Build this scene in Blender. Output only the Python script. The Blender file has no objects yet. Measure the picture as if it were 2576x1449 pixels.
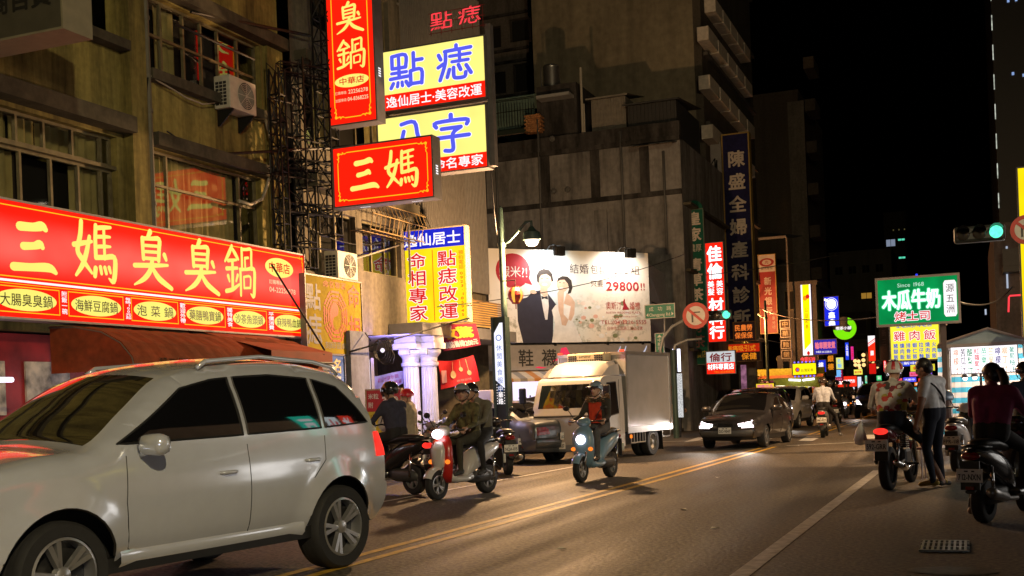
import bpy, bmesh, math, random
from mathutils import Vector, Matrix
from mathutils.geometry import delaunay_2d_cdt
sc = bpy.context.scene
COL = sc.collection
R = math.radians
rnd = random.Random(7)

# ------------------------------------------------------------------ camera
FOC, CY, ROLL, EYE = 2862.0, 1004.0, R(2.2), 1.45      # measured on a 2576 px wide view
YAW = math.atan((2440 - 1288) / FOC)
Rv = Vector((math.cos(YAW), math.sin(YAW), 0)); Fv = Vector((-math.sin(YAW), math.cos(YAW), 0)); Zv = Vector((0, 0, 1))
CAMP = Vector((0, 0, EYE))
cd = bpy.data.cameras.new('camera'); cam = bpy.data.objects.new('camera', cd); COL.objects.link(cam)
cd.sensor_width = 36; cd.lens = FOC / 2576 * 36; cd.shift_y = (CY - 724.5) / 2576; cd.clip_end = 3000
Xc = math.cos(ROLL) * Rv - math.sin(ROLL) * Zv
Yc = math.sin(ROLL) * Rv + math.cos(ROLL) * Zv
cam.matrix_world = Matrix(((Xc.x, Yc.x, -Fv.x, 0), (Xc.y, Yc.y, -Fv.y, 0), (Xc.z, Yc.z, -Fv.z, EYE), (0, 0, 0, 1)))
sc.camera = cam

def ray(px, py):
    dx, dy = px - 1288, CY - py
    u = dx * math.cos(ROLL) + dy * math.sin(ROLL); v = -dx * math.sin(ROLL) + dy * math.cos(ROLL)
    return Rv * (u / FOC) + Fv + Zv * (v / FOC)
def onz(px, py, z=0.0): d = ray(px, py); return CAMP + d * ((z - EYE) / d.z)
def onx(px, py, x): d = ray(px, py); return CAMP + d * (x / d.x)
def ony(px, py, y): d = ray(px, py); return CAMP + d * (y / d.y)
def ond(px, py, dist): return CAMP + ray(px, py) * dist

# ------------------------------------------------------------------ world, exposure
w = bpy.data.worlds.new('World'); sc.world = w; w.use_nodes = True
wn = w.node_tree.nodes; wl = w.node_tree.links
sky = wn.new('ShaderNodeTexSky'); sky.sky_type = 'NISHITA'; sky.sun_disc = False
sky.sun_elevation = R(-4); sky.sun_rotation = R(200)
wl.new(sky.outputs[0], wn['Background'].inputs[0]); wn['Background'].inputs[1].default_value = 0.004
sc.view_settings.view_transform = 'Standard'; sc.view_settings.look = 'None'
sc.view_settings.exposure = 0.0; sc.view_settings.gamma = 1.0
sc.cycles.use_denoising = True
sc.cycles.max_bounces = 6; sc.cycles.diffuse_bounces = 3; sc.cycles.glossy_bounces = 4; sc.cycles.transparent_max_bounces = 12
sc.cycles.sample_clamp_indirect = 4.0
sc.cycles.caustics_reflective = False; sc.cycles.caustics_refractive = False

# ------------------------------------------------------------------ materials
MATS = {}
def srgb(c):
    return tuple((v / 255 / 12.92) if v / 255 <= 0.04045 else ((v / 255 + 0.055) / 1.055) ** 2.4 for v in c)
def mat(name, col=(.5, .5, .5), rough=.6, metal=0., var=.12, scale=6., emis=0., coat=0., bump=0., spec=.5, sample='AUTO', alpha=1., trans=0.):
    if name in MATS: return MATS[name]
    m = bpy.data.materials.new(name); m.use_nodes = True
    n, l = m.node_tree.nodes, m.node_tree.links
    b = n['Principled BSDF']
    b.inputs['Roughness'].default_value = rough; b.inputs['Metallic'].default_value = metal
    b.inputs['Coat Weight'].default_value = coat; b.inputs['Coat Roughness'].default_value = .04
    b.inputs['Specular IOR Level'].default_value = spec
    b.inputs['Alpha'].default_value = alpha; b.inputs['Transmission Weight'].default_value = trans
    tc = n.new('ShaderNodeTexCoord'); ns = n.new('ShaderNodeTexNoise')
    ns.inputs['Scale'].default_value = scale; ns.inputs['Detail'].default_value = 6
    l.new(tc.outputs['Object'], ns.inputs['Vector'])
    rp = n.new('ShaderNodeMapRange'); rp.inputs['From Min'].default_value = .3; rp.inputs['From Max'].default_value = .7
    rp.inputs['To Min'].default_value = 1 - var; rp.inputs['To Max'].default_value = 1 + var
    l.new(ns.outputs['Fac'], rp.inputs['Value'])
    mx = n.new('ShaderNodeVectorMath'); mx.operation = 'SCALE'; mx.inputs[0].default_value = col
    l.new(rp.outputs[0], mx.inputs['Scale']); l.new(mx.outputs[0], b.inputs['Base Color'])
    if emis:
        l.new(mx.outputs[0], b.inputs['Emission Color']); b.inputs['Emission Strength'].default_value = emis
        m.cycles.emission_sampling = sample
    if bump:
        bp = n.new('ShaderNodeBump'); bp.inputs['Strength'].default_value = bump; bp.inputs['Distance'].default_value = .02
        l.new(ns.outputs['Fac'], bp.inputs['Height']); l.new(bp.outputs[0], b.inputs['Normal'])
    MATS[name] = m
    return m
def glow(name, rgb=None, k=1.0, var=.05, scale=1.2, sample='NONE'):
    """a backlit face: colour given as display sRGB 0-255; its tubes make it a little uneven"""
    if name in MATS: return MATS[name]
    c = srgb(rgb)
    m = bpy.data.materials.new(name); m.use_nodes = True
    n, l = m.node_tree.nodes, m.node_tree.links
    b = n['Principled BSDF']; b.inputs['Base Color'].default_value = tuple(v * .05 for v in c) + (1,); b.inputs['Roughness'].default_value = .8; b.inputs['Specular IOR Level'].default_value = .15
    b.inputs['Emission Color'].default_value = c + (1,)
    tc = n.new('ShaderNodeTexCoord'); ns = n.new('ShaderNodeTexNoise'); ns.inputs['Scale'].default_value = scale
    l.new(tc.outputs['Object'], ns.inputs['Vector'])
    rp = n.new('ShaderNodeMapRange'); rp.inputs['From Min'].default_value = .3; rp.inputs['From Max'].default_value = .7
    rp.inputs['To Min'].default_value = k * (1 - var); rp.inputs['To Max'].default_value = k * (1 + var)
    l.new(ns.outputs['Fac'], rp.inputs['Value']); l.new(rp.outputs[0], b.inputs['Emission Strength'])
    m.cycles.emission_sampling = sample
    MATS[name] = m
    return m
def stained(name, col, dark, scale=(1.2, 1.2, .22), amount=.55, rough=.85, fine=9., edge=(.42, .62)):
    """concrete or plaster with grime running down it"""
    if name in MATS: return MATS[name]
    m = bpy.data.materials.new(name); m.use_nodes = True
    n, l = m.node_tree.nodes, m.node_tree.links
    b = n['Principled BSDF']; b.inputs['Roughness'].default_value = rough; b.inputs['Specular IOR Level'].default_value = .25
    tc = n.new('ShaderNodeTexCoord'); mp = n.new('ShaderNodeMapping'); mp.inputs['Scale'].default_value = scale
    l.new(tc.outputs['Object'], mp.inputs['Vector'])
    n1 = n.new('ShaderNodeTexNoise'); n1.inputs['Scale'].default_value = 1.6; n1.inputs['Detail'].default_value = 9; n1.inputs['Roughness'].default_value = .65
    l.new(mp.outputs[0], n1.inputs['Vector'])
    r1 = n.new('ShaderNodeMapRange'); r1.inputs['From Min'].default_value = edge[0]; r1.inputs['From Max'].default_value = edge[1]
    r1.inputs['To Max'].default_value = amount; l.new(n1.outputs['Fac'], r1.inputs['Value'])
    n2 = n.new('ShaderNodeTexNoise'); n2.inputs['Scale'].default_value = fine; n2.inputs['Detail'].default_value = 8
    l.new(tc.outputs['Object'], n2.inputs['Vector'])
    r2 = n.new('ShaderNodeMapRange'); r2.inputs['From Min'].default_value = .3; r2.inputs['From Max'].default_value = .7
    r2.inputs['To Min'].default_value = .8; r2.inputs['To Max'].default_value = 1.15; l.new(n2.outputs['Fac'], r2.inputs['Value'])
    mx = n.new('ShaderNodeMix'); mx.data_type = 'RGBA'; mx.inputs[6].default_value = tuple(col) + (1,); mx.inputs[7].default_value = tuple(dark) + (1,)
    l.new(r1.outputs[0], mx.inputs[0])
    vm = n.new('ShaderNodeVectorMath'); vm.operation = 'SCALE'; l.new(mx.outputs[2], vm.inputs[0]); l.new(r2.outputs[0], vm.inputs['Scale'])
    l.new(vm.outputs[0], b.inputs['Base Color'])
    bp = n.new('ShaderNodeBump'); bp.inputs['Strength'].default_value = .25; bp.inputs['Distance'].default_value = .02
    l.new(n2.outputs['Fac'], bp.inputs['Height']); l.new(bp.outputs[0], b.inputs['Normal'])
    MATS[name] = m
    return m
def pane_mat(name, tint=(.6, .6, .6), refl=.28):
    """window glass: partly mirror, partly clear"""
    if name in MATS: return MATS[name]
    m = bpy.data.materials.new(name); m.use_nodes = True
    n, l = m.node_tree.nodes, m.node_tree.links
    for x in list(n):
        if x.type == 'BSDF_PRINCIPLED': n.remove(x)
    g = n.new('ShaderNodeBsdfGlossy'); g.inputs['Roughness'].default_value = .03
    t = n.new('ShaderNodeBsdfTransparent'); t.inputs['Color'].default_value = tuple(tint) + (1,)
    ns = n.new('ShaderNodeTexNoise'); ns.inputs['Scale'].default_value = .7
    bp = n.new('ShaderNodeBump'); bp.inputs['Strength'].default_value = .03; l.new(ns.outputs['Fac'], bp.inputs['Height']); l.new(bp.outputs[0], g.inputs['Normal'])
    mx = n.new('ShaderNodeMixShader'); mx.inputs[0].default_value = refl
    l.new(t.outputs[0], mx.inputs[1]); l.new(g.outputs[0], mx.inputs[2]); l.new(mx.outputs[0], n['Material Output'].inputs[0])
    MATS[name] = m
    return m

# ------------------------------------------------------------------ mesh builder
class MB:
    def __init__(s, T=None): s.v = []; s.f = []; s.mi = []; s.T = T or Matrix(); s.cur = 0
    def add(s, vs, fs):
        o = len(s.v); s.v += [s.T @ Vector(p) for p in vs]
        s.f += [tuple(i + o for i in f) for f in fs]; s.mi += [s.cur] * len(fs)
        return s
    def box(s, c, d, rz=0., rx=0., ry=0.):
        m = Matrix.Translation(c) @ Matrix.Rotation(rz, 4, 'Z') @ Matrix.Rotation(ry, 4, 'Y') @ Matrix.Rotation(rx, 4, 'X')
        x, y, z = d[0] / 2, d[1] / 2, d[2] / 2
        vs = [m @ Vector((a * x, b * y, e * z)) for a in (-1, 1) for b in (-1, 1) for e in (-1, 1)]
        return s.add(vs, [(0, 1, 3, 2), (4, 6, 7, 5), (0, 4, 5, 1), (2, 3, 7, 6), (0, 2, 6, 4), (1, 5, 7, 3)])
    def b2(s, p, q):       # box from two opposite corners
        return s.box([(a + b) / 2 for a, b in zip(p, q)], [abs(a - b) for a, b in zip(p, q)])
    def bb(s, c, d, r=.02, rz=0., ry=0.):   # box with chamfered edges
        m = Matrix.Translation(c) @ Matrix.Rotation(rz, 4, 'Z') @ Matrix.Rotation(ry, 4, 'Y')
        x, y, z = d[0] / 2, d[1] / 2, d[2] / 2; r = min(r, x * .9, y * .9, z * .9)
        bm = bmesh.new(); bmesh.ops.create_cube(bm, size=2)
        for v in bm.verts: v.co = Vector((v.co.x * x, v.co.y * y, v.co.z * z))
        bmesh.ops.bevel(bm, geom=list(bm.edges), offset=r, segments=2, affect='EDGES', profile=.5)
        bm.verts.index_update()
        s.add([m @ v.co for v in bm.verts], [tuple(v.index for v in f.verts) for f in bm.faces]); bm.free()
        return s
    def quad(s, a, b, c, d): return s.add([a, b, c, d], [(0, 1, 2, 3)])
    def rings(s, rs, cap=True, close=True):
        n = len(rs[0]); vs = [p for r in rs for p in r]; fs = []
        for i in range(len(rs) - 1):
            for j in range(n if close else n - 1):
                k = (j + 1) % n
                fs.append((i * n + j, i * n + k, (i + 1) * n + k, (i + 1) * n + j))
        if cap: fs.append(tuple(range(n - 1, -1, -1))); fs.append(tuple((len(rs) - 1) * n + j for j in range(n)))
        return s.add(vs, fs)
    def tube(s, pts, r, n=8, cap=True):
        pts = [Vector(p) for p in pts]; rad = r if isinstance(r, (list, tuple)) else [r] * len(pts)
        rs = []; up = None
        for i, p in enumerate(pts):
            t = (pts[min(i + 1, len(pts) - 1)] - pts[max(i - 1, 0)])
            if t.length < 1e-9: t = Vector((0, 0, 1))
            t.normalize()
            if up is None: up = Vector((0, 0, 1)) if abs(t.z) < .9 else Vector((1, 0, 0))
            a = t.cross(up)
            if a.length < 1e-4: a = t.cross(Vector((.3, 1, .2)))
            a.normalize(); b = a.cross(t); up = b
            rs.append([p + (a * math.cos(q * 2 * math.pi / n) + b * math.sin(q * 2 * math.pi / n)) * rad[i] for q in range(n)])
        return s.rings(rs, cap)
    def lathe(s, prof, n=20, T=None, cap=False):   # prof: (r, h) about local Z
        T = T or Matrix()
        return s.rings([[T @ Vector((max(r, 1e-4) * math.cos(q * 2 * math.pi / n), max(r, 1e-4) * math.sin(q * 2 * math.pi / n), h)) for q in range(n)] for r, h in prof], cap)
    def ball(s, c, r, n=12, k=8):
        rr = r if isinstance(r, (list, tuple)) else (r, r, r)
        return s.rings([[(c[0] + rr[0] * max(math.sin(math.pi * i / k), .001) * math.cos(2 * math.pi * j / n), c[1] + rr[1] * max(math.sin(math.pi * i / k), .001) * math.sin(2 * math.pi * j / n), c[2] - rr[2] * math.cos(math.pi * i / k)) for j in range(n)] for i in range(k + 1)], True)
    def prism(s, poly, z0, z1):    # polygon in local xy, extruded along z
        n = len(poly); vs = [(x, y, z0) for x, y in poly] + [(x, y, z1) for x, y in poly]
        fs = [tuple(range(n - 1, -1, -1)), tuple(range(n, 2 * n))] + [(i, (i + 1) % n, n + (i + 1) % n, n + i) for i in range(n)]
        return s.add(vs, fs)
    def flat(s, poly, z=0.): return s.add([(x, y, z) for x, y in poly], [tuple(range(len(poly)))])
    def rect(s, x0, y0, x1, y1, z=0.): return s.flat([(x0, y0), (x1, y0), (x1, y1), (x0, y1)], z)
    def ell(s, cx, cy, rx, ry, z=0., n=36): return s.flat([(cx + rx * math.cos(2 * math.pi * i / n), cy + ry * math.sin(2 * math.pi * i / n)) for i in range(n)], z)
    def frame(s, x0, y0, x1, y1, t, z=0.):
        s.rect(x0, y0, x1, y0 + t, z); s.rect(x0, y1 - t, x1, y1, z); s.rect(x0, y0 + t, x0 + t, y1 - t, z); s.rect(x1 - t, y0 + t, x1, y1 - t, z); return s
    def line(s, p, q, wd, z=0.):
        d = Vector((q[0] - p[0], q[1] - p[1])); d.normalize(); nx, ny = -d.y * wd / 2, d.x * wd / 2
        return s.flat([(p[0] + nx, p[1] + ny), (p[0] - nx, p[1] - ny), (q[0] - nx, q[1] - ny), (q[0] + nx, q[1] + ny)], z)
    def done(s, name, m=None, parent=None, smooth=False, sub=0, fix=True, bevel=0., ang=None):
        me = bpy.data.meshes.new(name); me.from_pydata([tuple(p) for p in s.v], [], s.f)
        ms = m if isinstance(m, (list, tuple)) else [m]
        for x in ms:
            if x: me.materials.append(x)
        for p, i in zip(me.polygons, s.mi): p.material_index = min(i, len(ms) - 1)
        if fix:
            bm = bmesh.new(); bm.from_mesh(me); bmesh.ops.recalc_face_normals(bm, faces=bm.faces)
            bm.to_mesh(me); bm.free()
        if smooth:
            me.shade_smooth()
            if ang is not None: me.set_sharp_from_angle(angle=R(ang))
        o = bpy.data.objects.new(name, me); COL.objects.link(o)
        if sub:
            q = o.modifiers.new('smooth', 'SUBSURF'); q.levels = q.render_levels = sub
        if parent: o.parent = parent
        return o
def tag(o, label=None, cat=None, group=None, kind=None):
    if label: o['label'] = label
    if cat: o['category'] = cat
    if group: o['group'] = group
    if kind: o['kind'] = kind
    return o
def thing(name, label, cat, T=None, group=None):
    o = bpy.data.objects.new(name, None); COL.objects.link(o); o.empty_display_size = .1
    if T is not None: o.matrix_world = T if isinstance(T, Matrix) else Matrix.Translation(T)
    return tag(o, label, cat, group)
def struct(o): o['kind'] = 'structure'; return o
def copy_tree(o, parent=None):
    c = o.copy(); COL.objects.link(c)
    if parent: c.parent = parent
    for ch in list(o.children): copy_tree(ch, c)
    return c
def lamp(name, kind, loc, power, col, parent=None, rad=.1, target=None, spot=None, blend=.4):
    d = bpy.data.lights.new(name, kind); d.energy = power; d.color = col
    if kind in ('POINT', 'SPOT'): d.shadow_soft_size = rad
    if kind == 'SPOT': d.spot_size = R(spot or 120); d.spot_blend = blend
    o = bpy.data.objects.new(name, d); COL.objects.link(o); o.location = loc
    if target is not None: o.rotation_euler = (Vector(target) - Vector(loc)).to_track_quat('-Z', 'Y').to_euler()
    if parent:
        o.parent = parent
    return o

# ------------------------------------------------------------------ lettering (the font Blender ships with, as mesh)
GL = {}
def glyph(ch, bold):
    k = (ch, bold)
    if k not in GL:
        c = bpy.data.curves.new('g', 'FONT'); c.body = ch; c.size = 1; c.offset = bold; c.resolution_u = 3
        o = bpy.data.objects.new('g', c); COL.objects.link(o)
        dg = bpy.context.evaluated_depsgraph_get(); me = bpy.data.meshes.new_from_object(o.evaluated_get(dg))
        vs = [tuple(v.co) for v in me.vertices]; fs = [tuple(p.vertices) for p in me.polygons]
        wid = (max(v[0] for v in vs), min(v[0] for v in vs)) if vs else (.3, 0)
        GL[k] = (vs, fs, wid[1], wid[0])
        bpy.data.objects.remove(o); bpy.data.curves.remove(c); bpy.data.meshes.remove(me)
    return GL[k]
def cjk(ch): return ord(ch) > 0x2000
def adv(ch):
    if ch == ' ': return .35
    if cjk(ch): return 1.0
    g = glyph(ch, 0.); return g[3] - min(g[2], 0) + .06
def txt(mb, s, x, y, h, w=None, bold=0., z=.01, vert=False, slant=0., gap=0., rot=0.):
    """lettering in the builder's local xy plane: (x, y) = lower left (or top left when vertical), h = character height"""
    if bold > .006:
        n = 4 if bold < .03 else 8
        for i in range(n):
            a = 2 * math.pi * i / n + .4; txt(mb, s, x + bold * h * math.cos(a), y + bold * h * math.sin(a), h, w, .0, z + i * .00025, vert, slant, gap, rot)
        bold = 0.; z += .002
    else: bold = 0.
    if vert:
        for i, ch in enumerate(s):
            if ch == ' ': continue
            vs, fs, a, b = glyph(ch, bold); kx = (w or h)
            ox = x + (0 if cjk(ch) else (kx - (b - a) * kx) / 2); oy = y - (i + 1) * (h + gap)
            mb.add([(ox + p[0] * kx, oy + (p[1] + .12) * h, z) for p in vs], fs)
        return mb
    tot = sum(adv(c) for c in s) + gap * (len(s) - 1); k = (w / tot) if w else h
    cx = 0.
    for ch in s:
        if ch != ' ':
            vs, fs, a, b = glyph(ch, bold)
            dy = .12 if cjk(ch) else 0.04; hh = h if cjk(ch) else h * 1.12
            mb.add([(x + (cx + p[0]) * k + slant * (p[1] * h), y + (p[1] + dy) * hh + (cx * k) * rot, z) for p in vs], fs)
        cx += adv(ch) + gap
    return mb
# brush-written and round-stroke characters: strokes of (x, y, width)
def stroke(mb, pts, z, k=1., ox=0., oy=0., sx=1., sy=1., round_=True):
    P = []
    pts = [Vector(p) for p in pts]
    if len(pts) > 2:      # resample smoothly
        q = []
        for i in range(len(pts) - 1):
            p0, p1, p2, p3 = pts[max(i - 1, 0)], pts[i], pts[i + 1], pts[min(i + 2, len(pts) - 1)]
            for t in (0, .25, .5, .75):
                q.append(.5 * ((2 * p1) + (p2 - p0) * t + (2 * p0 - 5 * p1 + 4 * p2 - p3) * t * t + (3 * p1 - 3 * p2 + p3 - p0) * t ** 3))
        q.append(pts[-1]); pts = q
    L = []; Rr = []
    for i, p in enumerate(pts):
        d = pts[min(i + 1, len(pts) - 1)] - pts[max(i - 1, 0)]; d = Vector((d.x, d.y)).normalized()
        nx, ny = -d.y, d.x; wv = p.z * k / 2
        L.append((p.x + nx * wv, p.y + ny * wv)); Rr.append((p.x - nx * wv, p.y - ny * wv))
    def cap(p, d, wv, n=6):
        a0 = math.atan2(d[1], d[0])
        return [(p.x + wv * math.cos(a0 + math.pi / 2 - math.pi * i / n), p.y + wv * math.sin(a0 + math.pi / 2 - math.pi * i / n)) for i in range(1, n)]
    vs = []; fs = []
    for a, b in zip(L, Rr): vs += [a, b]
    for i in range(len(L) - 1): fs.append((2 * i, 2 * i + 1, 2 * i + 3, 2 * i + 2))
    if round_:
        d1 = (pts[-1] - pts[-2]); e = cap(pts[-1], d1, pts[-1].z * k / 2); o = len(vs); vs += e
        fs.append((2 * len(L) - 2,) + tuple(range(o, o + len(e))) + (2 * len(L) - 1,))
        d0 = (pts[0] - pts[1]); e = cap(pts[0], d0, pts[0].z * k / 2); o = len(vs); vs += e
        fs.append((1,) + tuple(range(o, o + len(e))) + (0,))
    mb.add([(ox + a * sx, oy + b * sy, z) for a, b in vs], fs)
def written(mb, ch, x, y, w, h, z=.01, k=1., dz=.0006):
    for i, st in enumerate(BRUSH[ch]): stroke(mb, st, z + i * dz, k, x, y, w, h)
BRUSH = {
 '三': [[(.22,.86,.16),(.5,.88,.15),(.68,.92,.17),(.76,.87,.1)], [(.28,.5,.14),(.5,.53,.13),(.62,.57,.16),(.68,.52,.09)], [(.06,.1,.15),(.4,.12,.14),(.8,.15,.16),(.95,.07,.08)]],
 '媽': [[(.2,.97,.08),(.17,.75,.09),(.1,.5,.09),(.2,.36,.09),(.4,.16,.05)], [(.37,.74,.07),(.3,.5,.09),(.2,.28,.09),(.05,.1,.05)], [(.02,.58,.08),(.2,.62,.08),(.42,.67,.05)],
        [(.52,.94,.08),(.5,.7,.08),(.5,.42,.08)], [(.52,.9,.07),(.7,.93,.07),(.86,.95,.05)], [(.7,.92,.06),(.7,.7,.06),(.7,.42,.06)], [(.54,.76,.06),(.7,.78,.06),(.84,.79,.04)], [(.54,.6,.06),(.7,.62,.06),(.84,.63,.04)],
        [(.5,.42,.08),(.7,.44,.08),(.92,.46,.09),(.93,.25,.1),(.88,.06,.09),(.78,.1,.03)], [(.48,.24,.09),(.46,.12,.08)], [(.59,.27,.07),(.61,.17,.06)], [(.69,.27,.07),(.72,.18,.06)], [(.79,.28,.07),(.82,.2,.05)]],
 '臭': [[(.48,1.0,.1),(.42,.9,.08)], [(.28,.86,.09),(.28,.7,.08),(.29,.5,.08)], [(.28,.86,.07),(.5,.88,.07),(.7,.89,.09),(.69,.7,.09),(.67,.5,.08)], [(.32,.74,.055),(.64,.76,.055)], [(.32,.63,.055),(.64,.65,.055)], [(.3,.51,.06),(.66,.53,.06)],
        [(.06,.36,.08),(.5,.4,.08),(.9,.44,.05)], [(.5,.48,.09),(.44,.3,.1),(.28,.14,.09),(.04,.02,.03)], [(.5,.36,.07),(.66,.18,.11),(.98,.02,.08)], [(.82,.62,.09),(.86,.54,.07)]],
 '鍋': [[(.26,1.0,.07),(.16,.85,.09),(.02,.68,.05)], [(.26,.96,.06),(.36,.86,.09),(.46,.76,.06)], [(.12,.7,.07),(.4,.74,.05)], [(.06,.54,.08),(.42,.58,.06)], [(.26,.7,.08),(.25,.4,.08),(.24,.16,.08)], [(.1,.4,.08),(.14,.3,.05)], [(.42,.44,.07),(.36,.32,.05)], [(.02,.1,.08),(.24,.15,.08),(.46,.26,.05)],
        [(.58,.98,.07),(.58,.75,.07),(.57,.56,.06)], [(.58,.96,.06),(.74,.98,.06),(.9,.99,.07),(.9,.8,.07),(.9,.6,.07)], [(.68,.8,.055),(.8,.82,.05)], [(.68,.78,.05),(.68,.6,.05)], [(.5,.56,.07),(.72,.58,.06),(.98,.6,.09),(.98,.3,.09),(.94,.06,.09),(.84,.1,.03)], [(.51,.56,.07),(.51,.3,.07),(.5,.05,.06)], [(.62,.42,.05),(.62,.2,.05)], [(.62,.42,.045),(.84,.44,.05),(.83,.22,.05)], [(.62,.2,.045),(.83,.22,.045)]],
 '點': [[(.08,.96,.1),(.08,.6,.1)], [(.08,.96,.1),(.48,.96,.1),(.48,.6,.1)], [(.08,.6,.1),(.48,.6,.1)], [(.28,.96,.09),(.28,.32,.1)], [(.06,.46,.09),(.5,.46,.09)], [(.02,.3,.1),(.54,.32,.1)], [(.1,.16,.1),(.03,.03,.1)], [(.24,.17,.09),(.22,.05,.09)], [(.36,.17,.09),(.37,.06,.09)], [(.48,.17,.1),(.56,.03,.1)],
        [(.72,.98,.1),(.72,.48,.1)], [(.74,.76,.1),(.97,.76,.1)], [(.62,.46,.1),(.62,.06,.1)], [(.62,.46,.1),(.94,.46,.1),(.94,.06,.1)], [(.62,.08,.1),(.94,.08,.1)]],
 '痣': [[(.55,1.0,.1),(.55,.9,.1)], [(.22,.86,.1),(.96,.88,.1)], [(.24,.86,.1),(.22,.5,.1),(.06,.04,.1)], [(.04,.78,.1),(.1,.64,.1)], [(.02,.42,.1),(.16,.5,.1)], [(.36,.7,.09),(.94,.7,.09)], [(.64,.82,.09),(.64,.52,.09)], [(.42,.53,.09),(.88,.53,.09)], [(.34,.32,.1),(.27,.1,.1)], [(.46,.36,.1),(.46,.12,.1),(.52,.05,.1),(.76,.05,.1),(.8,.18,.1)], [(.6,.42,.1),(.66,.27,.1)], [(.82,.38,.1),(.95,.14,.1)]],
 '八': [[(.32,.72,.1),(.2,.3,.1),(.04,.05,.1)], [(.26,.92,.1),(.62,.94,.1),(.72,.5,.1),(.97,.06,.1)]],
 '字': [[(.5,1.0,.11),(.5,.86,.11)], [(.1,.7,.1),(.1,.83,.1),(.9,.83,.1),(.92,.7,.1)], [(.24,.64,.1),(.76,.64,.1)], [(.76,.64,.1),(.54,.48,.1),(.54,.1,.1),(.48,.02,.1),(.32,.04,.1)], [(.04,.4,.1),(.97,.4,.1)]],
}
# ================================================================== SETTING
def asphalt():
    m = bpy.data.materials.new('asphalt'); m.use_nodes = True
    n, l = m.node_tree.nodes, m.node_tree.links
    b = n['Principled BSDF']; b.inputs['Specular IOR Level'].default_value = .4
    tc = n.new('ShaderNodeTexCoord')
    def noise(sc_, det, mp=None):
        q = n.new('ShaderNodeTexNoise'); q.inputs['Scale'].default_value = sc_; q.inputs['Detail'].default_value = det
        if mp:
            k = n.new('ShaderNodeMapping'); k.inputs['Scale'].default_value = mp; l.new(tc.outputs['Object'], k.inputs['Vector']); l.new(k.outputs[0], q.inputs['Vector'])
        else: l.new(tc.outputs['Object'], q.inputs['Vector'])
        return q
    a = noise(22, 10); c = noise(1.1, 6, (1.6, .12, 1)); e = noise(.5, 5)
    def rng(q, lo, hi, x=.3, y=.7):
        r = n.new('ShaderNodeMapRange'); r.inputs['From Min'].default_value = x; r.inputs['From Max'].default_value = y
        r.inputs['To Min'].default_value = lo; r.inputs['To Max'].default_value = hi; l.new(q.outputs['Fac'], r.inputs['Value']); return r
    m1 = n.new('ShaderNodeMath'); m1.operation = 'MULTIPLY'; l.new(rng(a, .35, 1.8, .38, .62).outputs[0], m1.inputs[0]); l.new(rng(c, .72, 1.25).outputs[0], m1.inputs[1])
    m2 = n.new('ShaderNodeMath'); m2.operation = 'MULTIPLY'; l.new(m1.outputs[0], m2.inputs[0]); l.new(rng(e, .8, 1.2).outputs[0], m2.inputs[1])
    vm = n.new('ShaderNodeVectorMath'); vm.operation = 'SCALE'; vm.inputs[0].default_value = (.075, .06, .042); l.new(m2.outputs[0], vm.inputs['Scale'])
    l.new(vm.outputs[0], b.inputs['Base Color']); l.new(rng(c, .56, .8).outputs[0], b.inputs['Roughness'])
    bp = n.new('ShaderNodeBump'); bp.inputs['Strength'].default_value = .6; bp.inputs['Distance'].default_value = .015; l.new(a.outputs['Fac'], bp.inputs['Height']); l.new(bp.outputs[0], b.inputs['Normal'])
    return m
m = MB()
for i in range(0, 12):
    y0, y1 = -60 + i * 45, -60 + (i + 1) * 45
    m.quad((-150, y0, 0), (150, y0, 0), (150, y1, 0), (-150, y1, 0))
struct(m.done('road', asphalt(), fix=False))
PAVE = stained('pavement_concrete', (.2, .19, .18), (.09, .085, .08), scale=(1, 1, 1), fine=14)
m = MB(); m.b2((-30, -20, .002), (-10.4, 29.6, .13)); struct(m.done('pavement', PAVE))
m = MB(); m.prism([(-30, 33.0), (-14.0, 33.0), (-10.0, 37.4), (-10.0, 190), (-30, 190)], .002, .13); struct(m.done('far_pavement', PAVE))
m = MB(); m.b2((2.6, -20, .002), (30, 190, .13)); struct(m.done('kerb_pavement', PAVE))
YEL = mat('road_yellow', (.5, .3, .03), .6, var=.35, scale=9, bump=.1)
WHT = mat('road_white', (.5, .49, .46), .6, var=.35, scale=9, bump=.1)
def strip(name, pts, wd, mt, z=.004):
    m = MB(); L = []
    for i, p in enumerate(pts):
        a = Vector(pts[max(i - 1, 0)]); b = Vector(pts[min(i + 1, len(pts) - 1)]); d = (b - a).normalized()
        L.append(((p[0] - d.y * wd / 2, p[1] + d.x * wd / 2, z), (p[0] + d.y * wd / 2, p[1] - d.x * wd / 2, z)))
    for a, b in zip(L, L[1:]): m.quad(a[0], a[1], b[1], b[0])
    return struct(m.done(name, mt, fix=False))
yc = [(-5.55, 2.0), (-5.27, 8.94), (-4.87, 18.63), (-4.58, 28.9)]
strip('yellow_line', yc, .11, YEL); strip('yellow_line', [(x - .27, y) for x, y in yc], .11, YEL)
strip('yellow_line', [(-4.4, 36), (-4.2, 60), (-4.0, 130)], .11, YEL); strip('yellow_line', [(-4.67, 36), (-4.47, 60), (-4.27, 130)], .11, YEL)
strip('white_line', [(-1.95, 3), (-1.72, 8.9), (-1.5, 20.2)], .15, WHT)
strip('lane_line', [(-8.4, 9), (-8.12, 15.07), (-7.64, 22.6), (-7.5, 25)], .08, WHT)
strip('stop_line', [(-4.35, 29.3), (-1.6, 31.2)], .14, WHT)
strip('stop_line', [(-9.9, 33.2), (-5.4, 33.6)], .2, WHT)
def patch(name, pxs, mt, z=.004):
    m = MB(); m.quad(*[onz(x, y, z) for x, y in pxs]); return struct(m.done(name, mt, fix=False))
patch('crossing_bar', [(2008, 1109), (2044, 1109), (2068, 1098), (2030, 1098)], WHT)
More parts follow.
